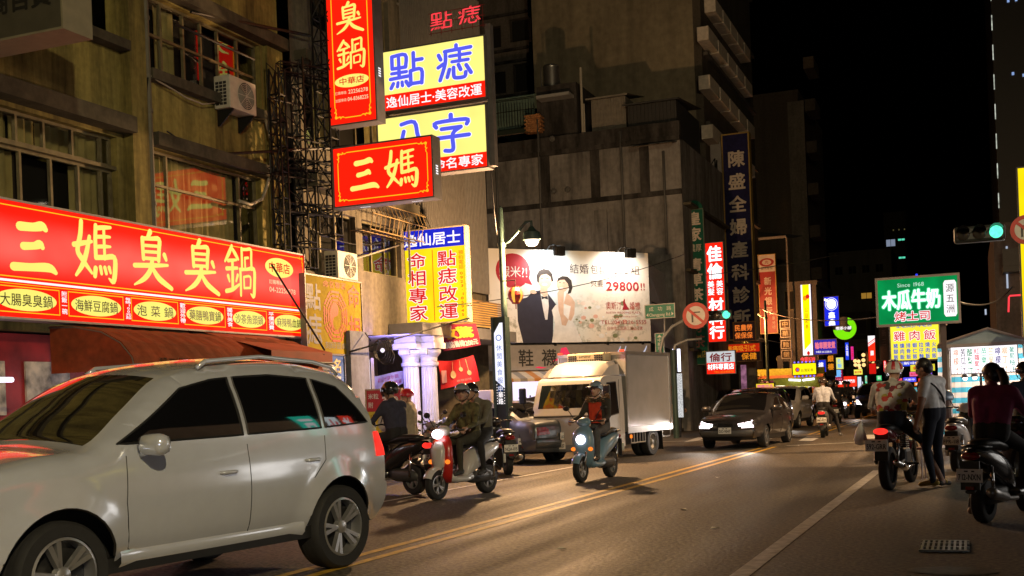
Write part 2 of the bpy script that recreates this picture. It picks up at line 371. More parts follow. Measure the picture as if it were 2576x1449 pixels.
patch('crossing_bar', [(2145, 1105), (2200, 1103), (2224, 1093), (2168, 1094)], WHT)
patch('crossing_bar', [(1720, 1112), (1752, 1109), (1786, 1099), (1756, 1100)], WHT)

def FR(o, ux):
    ux = Vector(ux).normalized(); uz = ux.cross(Vector((0, 0, 1)))
    return Matrix(((ux.x, 0, uz.x, o[0]), (ux.y, 0, uz.y, o[1]), (ux.z, 1, uz.z, o[2]), (0, 0, 0, 1)))
def wall_holes(m, x0, y0, x1, y1, holes, depth=.2, cols=None):
    """a wall face in local xy with window recesses"""
    xs = sorted({x0, x1} | {h[0] for h in holes} | {h[2] for h in holes}); ys = sorted({y0, y1} | {h[1] for h in holes} | {h[3] for h in holes})
    xs = [x for x in xs if x0 <= x <= x1]; ys = [y for y in ys if y0 <= y <= y1]
    for a, b in zip(xs, xs[1:]):
        for c, d in zip(ys, ys[1:]):
            cx, cy = (a + b) / 2, (c + d) / 2
            if not any(h[0] < cx < h[2] and h[1] < cy < h[3] for h in holes): m.rect(a, c, b, d, 0)
    for h in holes:
        a, c, b, d = h
        m.quad((a, c, 0), (a, d, 0), (a, d, -depth), (a, c, -depth)); m.quad((b, c, 0), (b, c, -depth), (b, d, -depth), (b, d, 0))
        m.quad((a, c, 0), (a, c, -depth), (b, c, -depth), (b, c, 0)); m.quad((a, d, 0), (b, d, 0), (b, d, -depth), (a, d, -depth))
    return m
def rebase(root, pos):
    pos = Vector(pos); seen = set(); lights = []
    def walk(o):
        for ch in o.children:
            if ch.type == 'MESH':
                if ch.data.name not in seen and ch.data.users == 1:
                    seen.add(ch.data.name); ch.data.transform(Matrix.Translation(-pos))
            elif ch.type == 'LIGHT': lights.append(ch)
            walk(ch)
    walk(root)
    for li in lights: li.location = li.location - pos
    root.location = pos
ALU = mat('window_aluminium', (.18, .155, .085), .5, .3, var=.3)  # olive cast of the lamplight is mixed into the metal colour
PANE = pane_mat('window_glass', (.85, .85, .8), .2)
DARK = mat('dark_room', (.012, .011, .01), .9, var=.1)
CURT = mat('curtain_cloth', (.44, .38, .16), .9, var=.25, scale=3)  # cloth colour carries the olive of the light falling on it
BLACK = mat('black_steel', (.012, .012, .012), .5, .3, var=.2)
RUST = stained('rusty_frame', (.05, .04, .035), (.02, .012, .008), scale=(2, 2, 2))
def window(root, T, x0, y0, x1, y1, cols, depth=.2, trans=None, curtain=(), open_=(), t=.045):
    """framed window set in a recess: one frame part with its panes and curtains"""
    m = MB(T); z0 = -depth + .015; z1 = -depth + .075
    def bar(a, b, c, d): m.b2((a, b, z0), (c, d, z1))
    bar(x0, y0, x1, y0 + t); bar(x0, y1 - t, x1, y1)
    n = len(cols) if isinstance(cols, (list, tuple)) else cols
    cx = ([x0] + list(cols) + [x1]) if isinstance(cols, (list, tuple)) else [x0 + (x1 - x0) * i / cols for i in range(cols + 1)]
    for i, x in enumerate(cx):
        a = min(max(x - t / 2, x0), x1 - t); bar(a, y0 + t, a + t, y1 - t)
    if trans: 
        for a, b in zip(cx, cx[1:]): bar(a + t * .6, trans - t / 2, b - t * .6, trans + t / 2)
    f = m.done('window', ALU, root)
    p = MB(T); d = MB(T); c = MB(T)
    for i, (a, b) in enumerate(zip(cx, cx[1:])):
        if i not in open_:
            p.quad((a + t * .5, y0 + t, z0 + .03), (b - t * .5, y0 + t, z0 + .03), (b - t * .5, y1 - t, z0 + .03), (a + t * .5, y1 - t, z0 + .03))
        if i in curtain:
            k = max(6, int((b - a) / .05)); q = [(a + (b - a) * j / k, .035 * math.sin(j * 1.9 + i)) for j in range(k + 1)]
            c.rings([[(x, yy, -depth - .12 + s) for x, s in q] for yy in (y0 + .02, y1 - .02)], cap=False, close=False)
    d.quad((x0, y0, -depth - .3), (x1, y0, -depth - .3), (x1, y1, -depth - .3), (x0, y1, -depth - .3))
    p.done('pane', PANE, f, fix=False); d.done('dark_room', DARK, f, fix=False)
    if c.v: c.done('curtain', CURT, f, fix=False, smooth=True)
    return f

# ------------------------------------------------------------------ the near old apartment block (left)
PLA = stained('old_plaster', (.32, .265, .08), (.055, .044, .015), scale=(1.5, 1.5, .16), amount=.9, edge=(.4, .66))  # olive of the sodium light is put into the plaster's base colour
LEDG = stained('dark_ledge', (.09, .08, .055), (.02, .018, .012), scale=(1, 1, .6))
b1 = thing('apartment_block', 'stained plaster apartment block with sliding windows above the long red restaurant sign', 'building')
T1 = FR((-13, 0, 0), (0, 1, 0))
holes = [(15.98, 7.42, 19.45, 8.75), (15.98, 4.35, 19.3, 6.05), (8.2, 4.3, 15.15, 6.05), (12.4, 7.75, 15.25, 9.8), (15.98, 10.3, 19.45, 11.7), (2, .13, 19.9, 2.75)]
m = MB(T1); wall_holes(m, -2, 0, 20.1, 13, holes, .22)
m.b2((-2, 0, -8), (20.1, 13, -.5)) if False else None
m.quad((20.1, 0, 0), (20.1, 0, -9), (20.1, 13, -9), (20.1, 13, 0)); m.quad((-2, 13, 0), (20.1, 13, 0), (20.1, 13, -9), (-2, 13, -9))
m.quad((-2, 0, 0), (-2, 13, 0), (-2, 13, -9), (-2, 0, -9)); m.quad((-2, 0, -9), (-2, 13, -9), (20.1, 13, -9), (20.1, 0, -9))
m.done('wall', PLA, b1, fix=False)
Y = lambda px, py: onx(px, py, -13.2)[1]
window(b1, T1, 15.98, 7.42, 19.45, 8.75, [Y(397, 100), Y(453, 100), Y(497, 100), Y(540, 120), Y(588, 120)], trans=8.1, curtain=(1,), open_=(3,))
window(b1, T1, 15.98, 4.35, 19.3, 6.05, [Y(410, 400), Y(592, 440)], trans=5.45, curtain=(0, 1))
cols = [Y(30, 300), Y(100, 320), Y(172, 330), Y(243, 340)]
window(b1, T1, 8.2, 4.3, 15.15, 5.5, [11.0, Y(40, 380), Y(118, 400), Y(188, 420), Y(245, 430)], curtain=(0, 1, 4, 5))
window(b1, T1, 8.2, 5.56, 15.15, 6.05, [11.0] + cols, curtain=(0, 1, 2, 3, 4, 5))
window(b1, T1, 15.98, 10.3, 19.45, 11.7, 5, curtain=(1, 3))
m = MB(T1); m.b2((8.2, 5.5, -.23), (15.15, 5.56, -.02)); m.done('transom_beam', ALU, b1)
m = MB(T1)
m.b2((-2, 6.12, .003), (15.3, 6.38, .32)); m.b2((15.98, 6.07, .003), (20.1, 6.3, .2)); m.b2((15.9, 7.2, .003), (20.1, 7.38, .2)); m.b2((15.98, 8.78, .003), (20.1, 9.02, .26)); m.b2((-2, 7.5, .003), (15.3, 7.66, .25))
m.b2((-2, 4.1, .003), (20.1, 4.26, .12)); m.b2((15.98, 11.75, .003), (20.1, 12, .26))
m.done('ledge', LEDG, b1)
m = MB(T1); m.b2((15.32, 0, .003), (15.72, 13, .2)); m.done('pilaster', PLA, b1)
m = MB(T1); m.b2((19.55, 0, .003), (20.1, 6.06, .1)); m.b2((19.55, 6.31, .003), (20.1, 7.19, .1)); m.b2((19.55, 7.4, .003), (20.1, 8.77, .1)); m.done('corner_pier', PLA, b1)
m = MB(T1); m.quad((12.4, 7.75, -.9), (15.25, 7.75, -.9), (15.25, 9.8, -.9), (12.4, 9.8, -.9)); m.quad((2, .1, -5), (19.9, .1, -5), (19.9, 2.75, -5), (2, 2.75, -5)); m.quad((2, 2.75, -5), (19.9, 2.75, -5), (19.9, 2.75, -.22), (2, 2.75, -.22)); m.done('recess', DARK, b1, fix=False)  # upper dark sheet stands in for the box sign's shadow
m = MB(T1); m.tube([(15.85, 0, .12), (15.85, 13, .12)], .055, 10)
for z in (3.5, 5, 6.6, 8.2, 9.8): m.tube([(15.85, z, .12), (15.85, z + .06, .12)], .07, 10)
m.done('downpipe', mat('grey_pipe', (.12, .11, .08), .6), b1, smooth=True, ang=40)
rebase(b1, (-13, 10, 0))
def wire(label, pts, r=.018, name='cable', mt=None, sag=0., n=14, cat='cable', grp=None):
    P = [Vector(p) for p in pts]
    if len(P) == 2 and sag:
        P = [P[0].lerp(P[1], i / n) - Vector((0, 0, sag * 4 * (i / n) * (1 - i / n))) for i in range(n + 1)]
    m = MB(); m.tube(P, r, 6); o = m.done(name, mt or mat('cable_black', (.01, .01, .01), .5), smooth=True)
    return tag(o, label, cat, grp)
PIPEW = mat('pale_hose', (.35, .32, .24), .5)
P = lambda a, b, x=-12.85: onx(a, b, x)
wire('pale cable drooping across the plaster from the window sill to the air conditioner', [P(372, 186), P(400, 205), P(440, 228), P(470, 247), P(480, 250), P(510, 262), P(540, 259)], .015, mt=PIPEW)
wire('black cable hanging down the wall beside the downpipe', [P(372, 195), P(368, 240), P(363, 320), P(362, 400), P(366, 430), P(358, 455), P(362, 500)], .014)
wire('thick pale hose looping down the wall from the upper air conditioner', [P(600, 262), P(640, 270), P(668, 300), P(682, 360), P(680, 440), P(660, 500), P(630, 515), P(600, 505)], .035, 'hose', PIPEW, cat='hose')

# air conditioners
ACW = mat('aged_white_enamel', (.52, .5, .42), .45, var=.15)
def aircon(label, c, w=.8, h=.56, d=.32, grp='air conditioner condensers'):
    r = thing('air_conditioner', label, 'air conditioner', FR((c[0], c[1], c[2]), (0, 1, 0)), grp)
    m = MB(); m.bb((w / 2, h / 2, d / 2), (w, h, d), .02); m.done('casing', ACW, r)
    m = MB(); m.ell(w * .6, h / 2, h * .42, h * .42, d + .004, 40); m.done('fan_opening', mat('fan_shadow', (.05, .05, .045), .7), r)
    m = MB()
    for k in range(1, 9): 
        rr = h * .42 * k / 8; m.lathe([(rr - .006, d + .008), (rr, d + .012), (rr + .004, d + .008)], 32, Matrix.Translation((w * .6, h / 2, 0)))
    for k in range(4): m.line((w * .6 - h * .42 * math.cos(k * .785), h / 2 - h * .42 * math.sin(k * .785)), (w * .6 + h * .42 * math.cos(k * .785), h / 2 + h * .42 * math.sin(k * .785)), .012, d + .014 + k * .001)
    m.done('fan_grille', ACW, r)
    m = MB()
    for k in range(7):
        for q in range(3): m.b2((-.004, .06 + k * .065, .04 + q * .085), (-.0005, .11 + k * .065, .11 + q * .085))
    m.done('side_louvre', mat('louvre_dark', (.02, .02, .02), .7), r)
    for x in (.08, w - .12):
        m = MB(); m.prism([(0, 0), (d, 0), (d, -.03), (.04, -.3), (0, -.3)], 0, .03)
        o = m.done('bracket', BLACK, r); o.matrix_local = Matrix(((0, 0, 1, x), (0, 1, 0, -.004), (1, 0, 0, -.0), (0, 0, 0, 1)))
    return r
p = onx(556, 268, -12.75); aircon('white air conditioner on black brackets under the upper windows', (-12.97, p[1] + .1, p[2] + .0), .85, .62, .36)
p = onx(838, 700, -12.5); aircon('pale air conditioner above the yellow trigram board', (-12.72, p[1] + .02, p[2]), .85, .6, .34)

# ------------------------------------------------------------------ second block: louvred facade and the column-fronted shop
b2 = thing('louvred_building', 'narrow building with a screen of thin vertical bars above a white column shopfront', 'building')
XB = -12.75
T2 = FR((XB, 0, 0), (0, 1, 0))
holes = [(20.6, 4.3, 22.6, 5.7), (22.9, 4.5, 24.8, 5.7), (20.6, 7.0, 24.6, 8.5), (21, 9.6, 24.6, 11.2)]
m = MB(T2); wall_holes(m, 20.15, 3.05, 30, 13, holes, .2); m.quad((30, 0, 0), (30, 0, -12), (30, 13, -12), (30, 13, 0)); m.quad((20.15, 13, 0), (30, 13, 0), (30, 13, -12), (20.15, 13, -12))
m.quad((20.15, 3.05, 0), (30, 3.05, 0), (30, 3.05, -5), (20.15, 3.05, -5)); m.quad((20.15, 0, -5), (30, 0, -5), (30, 3.05, -5), (20.15, 3.05, -5)); m.quad((20.15, 0, 0), (20.15, 0, -5), (20.15, 3.05, -5), (20.15, 3.05, 0))
m.done('wall', stained('second_plaster', (.16, .14, .1), (.05, .045, .035)), b2, fix=False)
window(b2, T2, 20.6, 4.3, 22.6, 5.7, 3, curtain=(0,)); window(b2, T2, 22.9, 4.5, 24.8, 5.7, 3); window(b2, T2, 20.6, 7.0, 24.6, 8.5, 5, curtain=(1, 4)); window(b2, T2, 21, 9.6, 24.6, 11.2, 4)
m = MB(T2); m.b2((20.3, 6.0, .003), (25.0, 6.25, .45)); m.b2((20.3, 8.65, .003), (25.0, 8.85, .3)); m.done('ledge', LEDG, b2)
STRIP = mat('screen_bar_metal', (.42, .4, .37), .35, .7)
m = MB(T2)
for i in range(48):
    y = 24.95 + i * .104; m.b2((y, 4.45, .12), (y + .034, 12.8, .17))
for z in (5.2, 7.0, 9.0, 11.2): m.b2((24.9, z, .085), (29.98, z + .05, .118))
m.done('bar_screen', STRIP, b2)
GREYF = mat('grey_fascia', (.2, .2, .21), .5, var=.1)
m = MB(T2); m.b2((24.0, 3.06, .01), (29.95, 3.34, .9)); m.done('fascia', GREYF, b2)
m = MB(T2)
for i in range(11): m.b2((25.36, 3.44 + i * .065, .75 - i * .015), (29.6, 3.474 + i * .065, .8 - i * .015))
m.done('slat_band', mat('amber_wood_slat', (.35, .2, .08), .5), b2)
m = MB(T2); m.quad((25.36, 3.44, .5), (29.6, 3.44, .5), (29.6, 4.15, .5), (25.36, 4.15, .5)); m.done('slat_backlight', glow('amber_backlight', (255, 176, 84), 1.2, .25, sample='FRONT'), b2, fix=False)
m = MB(T2); m.quad((23.2, 3.03, -4.9), (29.9, 3.03, -4.9), (29.9, 3.03, 1.05), (23.2, 3.03, 1.05)); m.done('soffit', mat('white_soffit', (.6, .58, .62), .4), b2, fix=False)
COLW = mat('white_fluted_stone', (.66, .64, .66), .35, var=.06)
def column(px, x):
    yy = onx(px, 1000, x)[1]; m = MB(Matrix.Translation((x, yy, 0)))
    n = 64; prof = [(.2, .45), (.195, 1.2), (.185, 2.3)]
    m.rings([[((r + (.0 if q % 4 < 2 else -.016)) * math.cos(q * 2 * math.pi / n), (r + (.0 if q % 4 < 2 else -.016)) * math.sin(q * 2 * math.pi / n), z) for q in range(n)] for r, z in prof])
    m.lathe([(.3, .13), (.3, .25), (.26, .27), (.27, .36), (.22, .4), (.22, .45)], 32); m.lathe([(.2, 2.3), (.235, 2.33), (.235, 2.4), (.2, 2.42), (.21, 2.52), (.3, 2.62), (.3, 2.7)], 32)
    for s in (-1, 1): m.tube([(.0, s * .29, 2.66), (.12, s * .29, 2.66)], .085, 14); m.tube([(-.12, s * .29, 2.66), (0, s * .29, 2.66)], .085, 14)
    m.box((0, 0, 2.79), (.62, .62, .14)); m.box((0, 0, 2.94), (.56, .56, .15))
    return m.done('column', COLW, b2, smooth=True, ang=35)
column(1037, -12.3); column(1082, -11.95)
m = MB(T2); m.b2((21.3, 0, -.1), (22.1, 3.05, .5)); m.done('end_pier', stained('tiled_pier', (.19, .2, .23), (.1, .1, .11)), b2)
m = MB(T2); m.quad((22.2, .2, -3.5), (29.8, .2, -3.5), (29.8, 3.0, -3.5), (22.2, 3.0, -3.5)); m.done('shop_interior', mat('shop_back_wall', (.42, .33, .22), .6, var=.5, scale=2), b2, fix=False)
for i, (y, zz) in enumerate(((23.0, 2.8), (24.4, 2.75), (26.6, 2.8))):
    m = MB(T2); m.ball((y, zz, -.4), .055); m.done('globe_lamp', glow('cool_globe', (255, 240, 255), 1.2), b2, smooth=True)
rebase(b2, (XB, 25, 0))
lamp('violet_shop_light', 'POINT', (-12.2, 23.1, 2.6), 90, (.32, .25, 1.0), rad=.2)
lamp('pale_shop_light', 'POINT', (-11.2, 23.0, 2.0), 62, (.95, .8, 1.0), rad=.2)
lamp('pale_shop_light_front', 'POINT', (-10.9, 24.4, 1.0), 25, (1, .85, .95), rad=.2)
# window cage on the second block
m = MB(); T = T2
for i in range(15):
    y = 22.3 + i * .21
    m.tube([T @ Vector(q) for q in ((y, 5.35, .02), (y, 5.35, .55), (y, 5.7, .62), (y, 6.0, .5), (y, 6.2, .25), (y, 6.25, .02))], .011, 5)
for q in ((5.35, .55), (5.7, .62), (6.0, .5), (5.35, .3)): m.tube([T @ Vector((22.3, q[0], q[1])), T @ Vector((25.24, q[0], q[1]))], .014, 5)
tag(m.done('window_cage', mat('rusty_cage', (.25, .17, .07), .6, .3)), 'curved rusty window cage bulging from the wall under the red signs', 'window cage')

# ------------------------------------------------------------------ steel lattice masts that carry the hanging signs
def lattice(mb, a, b, wd, step=.5, r=.022):
    a, b = Vector(a), Vector(b); d = (b - a); L = d.length; d.normalize()
    u = d.cross(Vector((0, 1, 0))); u = (u if u.length > .1 else d.cross(Vector((1, 0, 0)))).normalized(); v = d.cross(u)
    cs = [u * sx * wd / 2 + v * sy * wd / 2 for sx, sy in ((-1, -1), (1, -1), (1, 1), (-1, 1))]
    for c in cs: mb.tube([a + c, b + c], r, 5)
    n = max(1, int(L / step))
    for i in range(n):
        p, q = a + d * (L * i / n), a + d * (L * (i + 1) / n)
        for j in range(4):
            c0, c1 = cs[j], cs[(j + 1) % 4]
            mb.tube([p + c0, p + c1], r * .7, 4)
            mb.tube([p + (c0 if i % 2 else c1), q + (c1 if i % 2 else c0)], r * .7, 4)
sc1 = thing('sign_scaffold', 'black lattice steel scaffold against the wall beside the tall red hanging sign', 'scaffold')
for px, x, yy, z0, z1, wd in ((815, -12.2, 20.6, 5.0, 12.0, .34), (740, -12.55, 20.2, 4.3, 8.6, .3), (700, -12.6, 19.4, 4.6, 8.2, .22)):
    m = MB(); lattice(m, (x, yy, z0), (x, yy, z1), wd); m.done('mast', BLACK, sc1)
m = MB()
for z in (8.35, 6.4, 5.5): lattice(m, (-12.75, 19.7, z), (-12.15, 20.75, z), .2, .4, .016)
for z in (4.7, 5.4, 6.1, 6.9, 7.6): m.tube([(-12.7, 19.2, z), (-12.2, 20.7, z)], .02, 5); m.tube([(-12.7, 19.2, z), (-12.7, 19.2, z + .7), (-12.3, 20.2, z)], .014, 4)
m.tube([onx(480, 30, -12.9), ony(780, 90, 20.6)], .03, 6); m.tube([onx(0 + 440, 60, -12.9), onx(640, 150, -12.6)], .025, 6)
m.tube([onx(555, 388, -12.95), ony(830, 372, 20.7), ony(1085, 352, 20.7)], .03, 6); m.tube([onx(615, 612 - 200, -12.95), onx(760, 440, -12.6)], .025, 6)
m.done('brace', BLACK, sc1)
rebase(sc1, (-12.4, 20.3, 4.3))
sc2 = thing('sign_bracket', 'black ladder bracket behind the yellow and blue fortune sign', 'sign bracket')
m = MB(); lattice(m, (-12.62, 25.35, 3.1), (-12.62, 25.35, 7.2), .28, .45, .02)
for z in (3.6, 4.1, 4.6, 5.1, 5.5): m.tube([(-12.7, 25.2, z), (-11.6, 25.2, z)], .02, 5)
m.done('frame', BLACK, sc2); rebase(sc2, (-12.62, 25.35, 3.1))
# ------------------------------------------------------------------ corner shoe shop, one storey, its front cut across the corner
SA, SB = Vector((-14.15, 33.1, 0)), Vector((-10.2, 37.7, 0))
US = (SB - SA).normalized(); WS = (SB - SA).length
TS = FR(SA, US)
shop = thing('shoe_shop', 'low corner shoe shop with a grey name board and a bright white doorway', 'shop', TS)
m = MB(); wall_holes(m, 0, 0, WS, 3.2, [(.9, .13, 2.1, 2.3), (2.15, .13, 5.6, 2.25)], .15); m.quad((0, 3.2, 0), (WS, 3.2, 0), (WS, 3.2, -5), (0, 3.2, -5)); m.quad((WS, 0, 0), (WS, 0, -5), (WS, 3.2, -5), (WS, 3.2, 0)); m.quad((0, 0, 0), (0, 3.2, 0), (0, 3.2, -5), (0, 0, -5))
m.done('wall', stained('shop_wall', (.3, .26, .2), (.12, .1, .08)), shop, fix=False)
m = MB(); m.b2((-.05, 2.36, .02), (WS + .1, 3.16, .16)); m.done('name_board', mat('grey_board', (.33, .32, .33), .4, var=.08), shop)
m = MB()
txt(m, '鞋', 1.05, 2.46, .58, bold=.012, z=.166); txt(m, '襪', 1.9, 2.46, .58, bold=.012, z=.166)
m.done('lettering', mat('dark_lettering', (.03, .03, .03), .5), shop, fix=False)
m = MB(); m.flat([(2.25, 2.6), (2.55, 2.75), (2.65, 3.05), (2.85, 3.08), (2.95, 2.9), (3.1, 2.62), (3.02, 2.62), (2.8, 2.85), (2.55, 2.66)], .165); m.flat([(1.65, 2.44), (1.8, 2.47), (2.1, 2.42), (1.85, 2.4)], .165)
m.done('emblem', glow('pink_neon_mark', (250, 60, 90), .9), shop, fix=False)
m = MB()
for k, (dx, dy) in enumerate(((0, 0), (.22, .02), (1.05, -.05))): stroke(m, [(4.6 + dx, 2.75 + dy, .02), (4.85 + dx, 2.9, .05), (4.95 + dx, 3.08, .02)], .166)
m.done('white_swash', glow('pale_swash', (225, 225, 245), .8), shop, fix=False)
AW = [mat('awning_orange', (.55, .22, .05), .7), mat('awning_cream', (.6, .5, .38), .7), mat('awning_grey', (.28, .25, .22), .7)]
m = MB()
for i in range(22):
    m.cur = (0, 1, 2, 1)[i % 4]; x0, x1 = .3 + i * .25, .3 + (i + 1) * .25
    m.quad((x0, 2.34, .05), (x1, 2.34, .05), (x1, 2.08, .75), (x0, 2.08, .75)); m.quad((x0, 2.08, .75), (x1, 2.08, .75), (x1, 1.98, .76), (x0, 1.98, .76))
m.done('awning', AW, shop, fix=False)
m = MB(); m.quad((.9, .13, -.14), (2.1, .13, -.14), (2.1, 2.3, -.14), (.9, 2.3, -.14)); m.done('lit_panel', glow('white_shop_panel', (240, 228, 255), 1.25, .05, sample='FRONT'), shop, fix=False)
m = MB(); txt(m, '鞋', 1.15, .95, .62, bold=.012, z=-.13); m.done('panel_lettering', mat('dark_lettering'), shop, fix=False)
m = MB(); m.quad((2.15, .13, -1.5), (5.6, .13, -1.5), (5.6, 2.25, -1.5), (2.15, 2.25, -1.5)); m.done('interior', glow('warm_interior', (250, 215, 165), .85, .35, 2.0, sample='FRONT'), shop, fix=False)
m = MB()
for i in range(5):
    m.b2((2.5 + i * .6, .9, -1.2), (2.95 + i * .6, .94, -.9)); m.b2((2.55 + i * .6, .94, -1.15), (2.75 + i * .6, 1.05 + .05 * (i % 3), -.95))
    m.b2((2.5 + i * .6, 1.35, -1.2), (2.95 + i * .6, 1.38, -.9)); m.b2((2.6 + i * .6, 1.38, -1.15), (2.85 + i * .6, 1.5, -.95))
m.done('shelf', mat('shelf_wood', (.25, .12, .05), .5), shop)
m = MB(); m.quad((2.3, 1.5, -.6), (4.2, 1.5, -.6), (4.2, 2.1, -.6), (2.3, 2.1, -.6)); m.done('roller_blind', mat('white_blind', (.7, .66, .58), .6), shop, fix=False)

# billboard above it
TBB = FR((SA.x, SA.y, 3.23), US)
TBB = TBB @ Matrix.Translation((0, 0, .35))
bb = thing('billboard', 'large floodlit wedding photo billboard above the grey shop board', 'billboard', TBB)
BW, BH = WS, 2.98
def poster_mat():
    m = bpy.data.materials.new('poster_print'); m.use_nodes = True
    n, l = m.node_tree.nodes, m.node_tree.links; b = n['Principled BSDF']; b.inputs['Roughness'].default_value = .5
    tc = n.new('ShaderNodeTexCoord'); sx = n.new('ShaderNodeSeparateXYZ'); l.new(tc.outputs['Object'], sx.inputs[0])
    ns = n.new('ShaderNodeTexNoise'); ns.inputs['Scale'].default_value = 2.6; ns.inputs['Detail'].default_value = 7; ns.inputs['Roughness'].default_value = .7; l.new(tc.outputs['Object'], ns.inputs['Vector'])
    rp = n.new('ShaderNodeValToRGB'); e = rp.color_ramp.elements; e[0].position = 0; e[0].color = (.8, .77, .72, 1); e[1].position = 1; e[1].color = (.74, .66, .54, 1)
    for p, c in ((.16, (.82, .79, .74, 1)), (.36, (.55, .68, .74, 1)), (.5, (.66, .7, .66, 1)), (.68, (.8, .7, .56, 1))): q = e.new(p); q.color = c
    dv = n.new('ShaderNodeMath'); dv.operation = 'DIVIDE'; dv.inputs[1].default_value = BW; l.new(sx.outputs[0], dv.inputs[0]); l.new(dv.outputs[0], rp.inputs[0])
    # meadow of blossom and grey-green along the lower right of the print
    hy = n.new('ShaderNodeMapRange'); hy.inputs['From Min'].default_value = 1.9; hy.inputs['From Max'].default_value = .3; l.new(sx.outputs[1], hy.inputs['Value'])
    gn = n.new('ShaderNodeMapRange'); gn.inputs['From Min'].default_value = .5; gn.inputs['From Max'].default_value = .62; l.new(ns.outputs['Fac'], gn.inputs['Value'])
    mu = n.new('ShaderNodeMath'); mu.operation = 'MULTIPLY'; l.new(hy.outputs[0], mu.inputs[0]); l.new(gn.outputs[0], mu.inputs[1])
    mx = n.new('ShaderNodeMix'); mx.data_type = 'RGBA'; mx.inputs[7].default_value = (.3, .29, .2, 1); l.new(mu.outputs[0], mx.inputs[0]); l.new(rp.outputs[0], mx.inputs[6]); l.new(mx.outputs[2], b.inputs['Base Color'])
    return m
m = MB(); m.rect(0, 0, BW, BH, 0); m.done('printed_sheet', poster_mat(), bb, fix=False)
m = MB(); m.b2((0, 0, -.12), (BW, BH, -.006)); m.done('housing', mat('billboard_frame', (.08, .08, .08), .6), bb)
m = MB()
for x in (.4, 2.4, 4.4, 5.8): m.b2((x, -.1, -.3), (x + .06, BH - .1, -.125))
m.done('support_frame', BLACK, bb)
kx = BW / 1200.; ky = BH / 690.      # poster layout in the coordinates of its own print, 1200 x 690
def PX(pts): return [((x - 25) * kx, (1170 - y) * ky) for x, y in pts]
def pflat(name, pts, col, z, rough=.5, var=.1):
    m = MB(); m.flat(PX(pts), z); return m.done(name, mat(name + '_print', col, rough, var=var, scale=5), bb, fix=False)
def arcp(cx, cy, rx, ry, a0=0, a1=360, n=28): return [(cx + rx * math.cos(R(a0 + (a1 - a0) * i / n)), cy + ry * math.sin(R(a0 + (a1 - a0) * i / n))) for i in range(n + 1)]
pflat('speech_bubble', arcp(202, 640, 122, 128)[:-1], (.42, .015, .03), .004); pflat('bubble_tail', [(255, 720), (338, 745), (300, 660)], (.42, .015, .03), .0035)
SKINP = (.62, .42, .3); HAIRP = (.035, .025, .02)
pflat('groom_suit', [(255, 1172), (222, 1010), (222, 890), (300, 830), (352, 790), (400, 780), (450, 810), (500, 880), (520, 930), (480, 960), (470, 1172)], (.03, .028, .045), .003)
pflat('groom_shirt', [(392, 800), (418, 836), (446, 816), (450, 900), (436, 1000), (420, 1000), (404, 900)], (.7, .68, .66), .0042)
pflat('groom_tie', [(398, 822), (418, 832), (442, 824), (446, 850), (420, 842), (400, 850)], (.015, .015, .02), .005)
pflat('groom_neck', [(392, 760), (446, 760), (446, 816), (418, 834), (392, 804)], SKINP, .0036)
pflat('groom_face', arcp(428, 706, 52, 66)[:-1], SKINP, .0046); pflat('groom_hair', [(372, 720), (368, 670), (388, 636), (420, 620), (462, 628), (486, 660), (490, 710), (478, 720), (470, 680), (440, 660), (404, 668), (388, 690), (384, 726)], HAIRP, .0054)
pflat('groom_arm', [(222, 890), (190, 800), (205, 790), (230, 850), (300, 835), (340, 780), (356, 786), (340, 850), (290, 900)], (.03, .028, .045), .0034); pflat('groom_hand', [(316, 800), (322, 782), (350, 778), (366, 800), (350, 815)], SKINP, .0056); pflat('groom_hand_far', [(188, 842), (198, 796), (214, 800), (222, 850), (205, 868)], SKINP, .0057)
pflat('bride_dress', [(462, 1172), (490, 1030), (470, 930), (500, 890), (560, 900), (600, 860), (634, 850), (640, 960), (626, 1020), (690, 1172)], (.74, .72, .68), .0038)
pflat('bride_arm', [(520, 930), (516, 800), (540, 770), (566, 780), (560, 860), (556, 960), (590, 1000), (570, 1046), (540, 1040), (532, 980)], SKINP, .0062); pflat('bride_shoulder', [(560, 880), (584, 800), (620, 830), (644, 870), (636, 960), (610, 1010), (590, 1000), (612, 900)], SKINP, .0052)
pflat('bride_face', arcp(556, 734, 44, 58)[:-1], SKINP, .0058); pflat('bride_hair', [(516, 720), (524, 690), (556, 672), (596, 676), (624, 704), (630, 760), (616, 800), (590, 808), (604, 770), (596, 730), (572, 700), (540, 702)], HAIRP, .0064)
pflat('groom_smile', arcp(424, 738, 20, 9)[:-1], (.7, .6, .58), .0068); pflat('bride_smile', arcp(546, 764, 15, 7)[:-1], (.7, .6, .58), .0068)
m = MB()
for cx, cy, s in ((408, 694, 10), (446, 692, 10), (538, 722, 8), (566, 724, 8)): m.flat(PX(arcp(cx, cy, s, 2.6)[:-1]), .007)
m.done('closed_eyes', mat('print_dark', (.03, .02, .02), .5), bb, fix=False)
for i in range(46):
    x = rnd.uniform(640, 1190); y = rnd.uniform(860, 1160); r_ = rnd.uniform(7, 24)
    if i == 0: fm = {c: MB() for c in range(4)}
    fm[i % 4].flat(PX(arcp(x, y, r_, r_ * .8, 0, 360, 9)[:-1]), .0022 + i * 2e-5)
for k, c in enumerate(((.75, .72, .66), (.7, .4, .3), (.2, .22, .1), (.72, .6, .5))): fm[k].done('blossom', mat('blossom_print_%d' % k, c, .5), bb, fix=False)
def ptxt(name, items, col):
    m = MB()
    for s, x, yb, h, wd, bo in items: txt(m, s, (x - 25) * kx, (1170 - yb) * ky, h * ky, wd * kx if wd else None, bo, .008)
    return m.done(name, mat(name + '_ink', col, .5, var=.05), bb, fix=False)
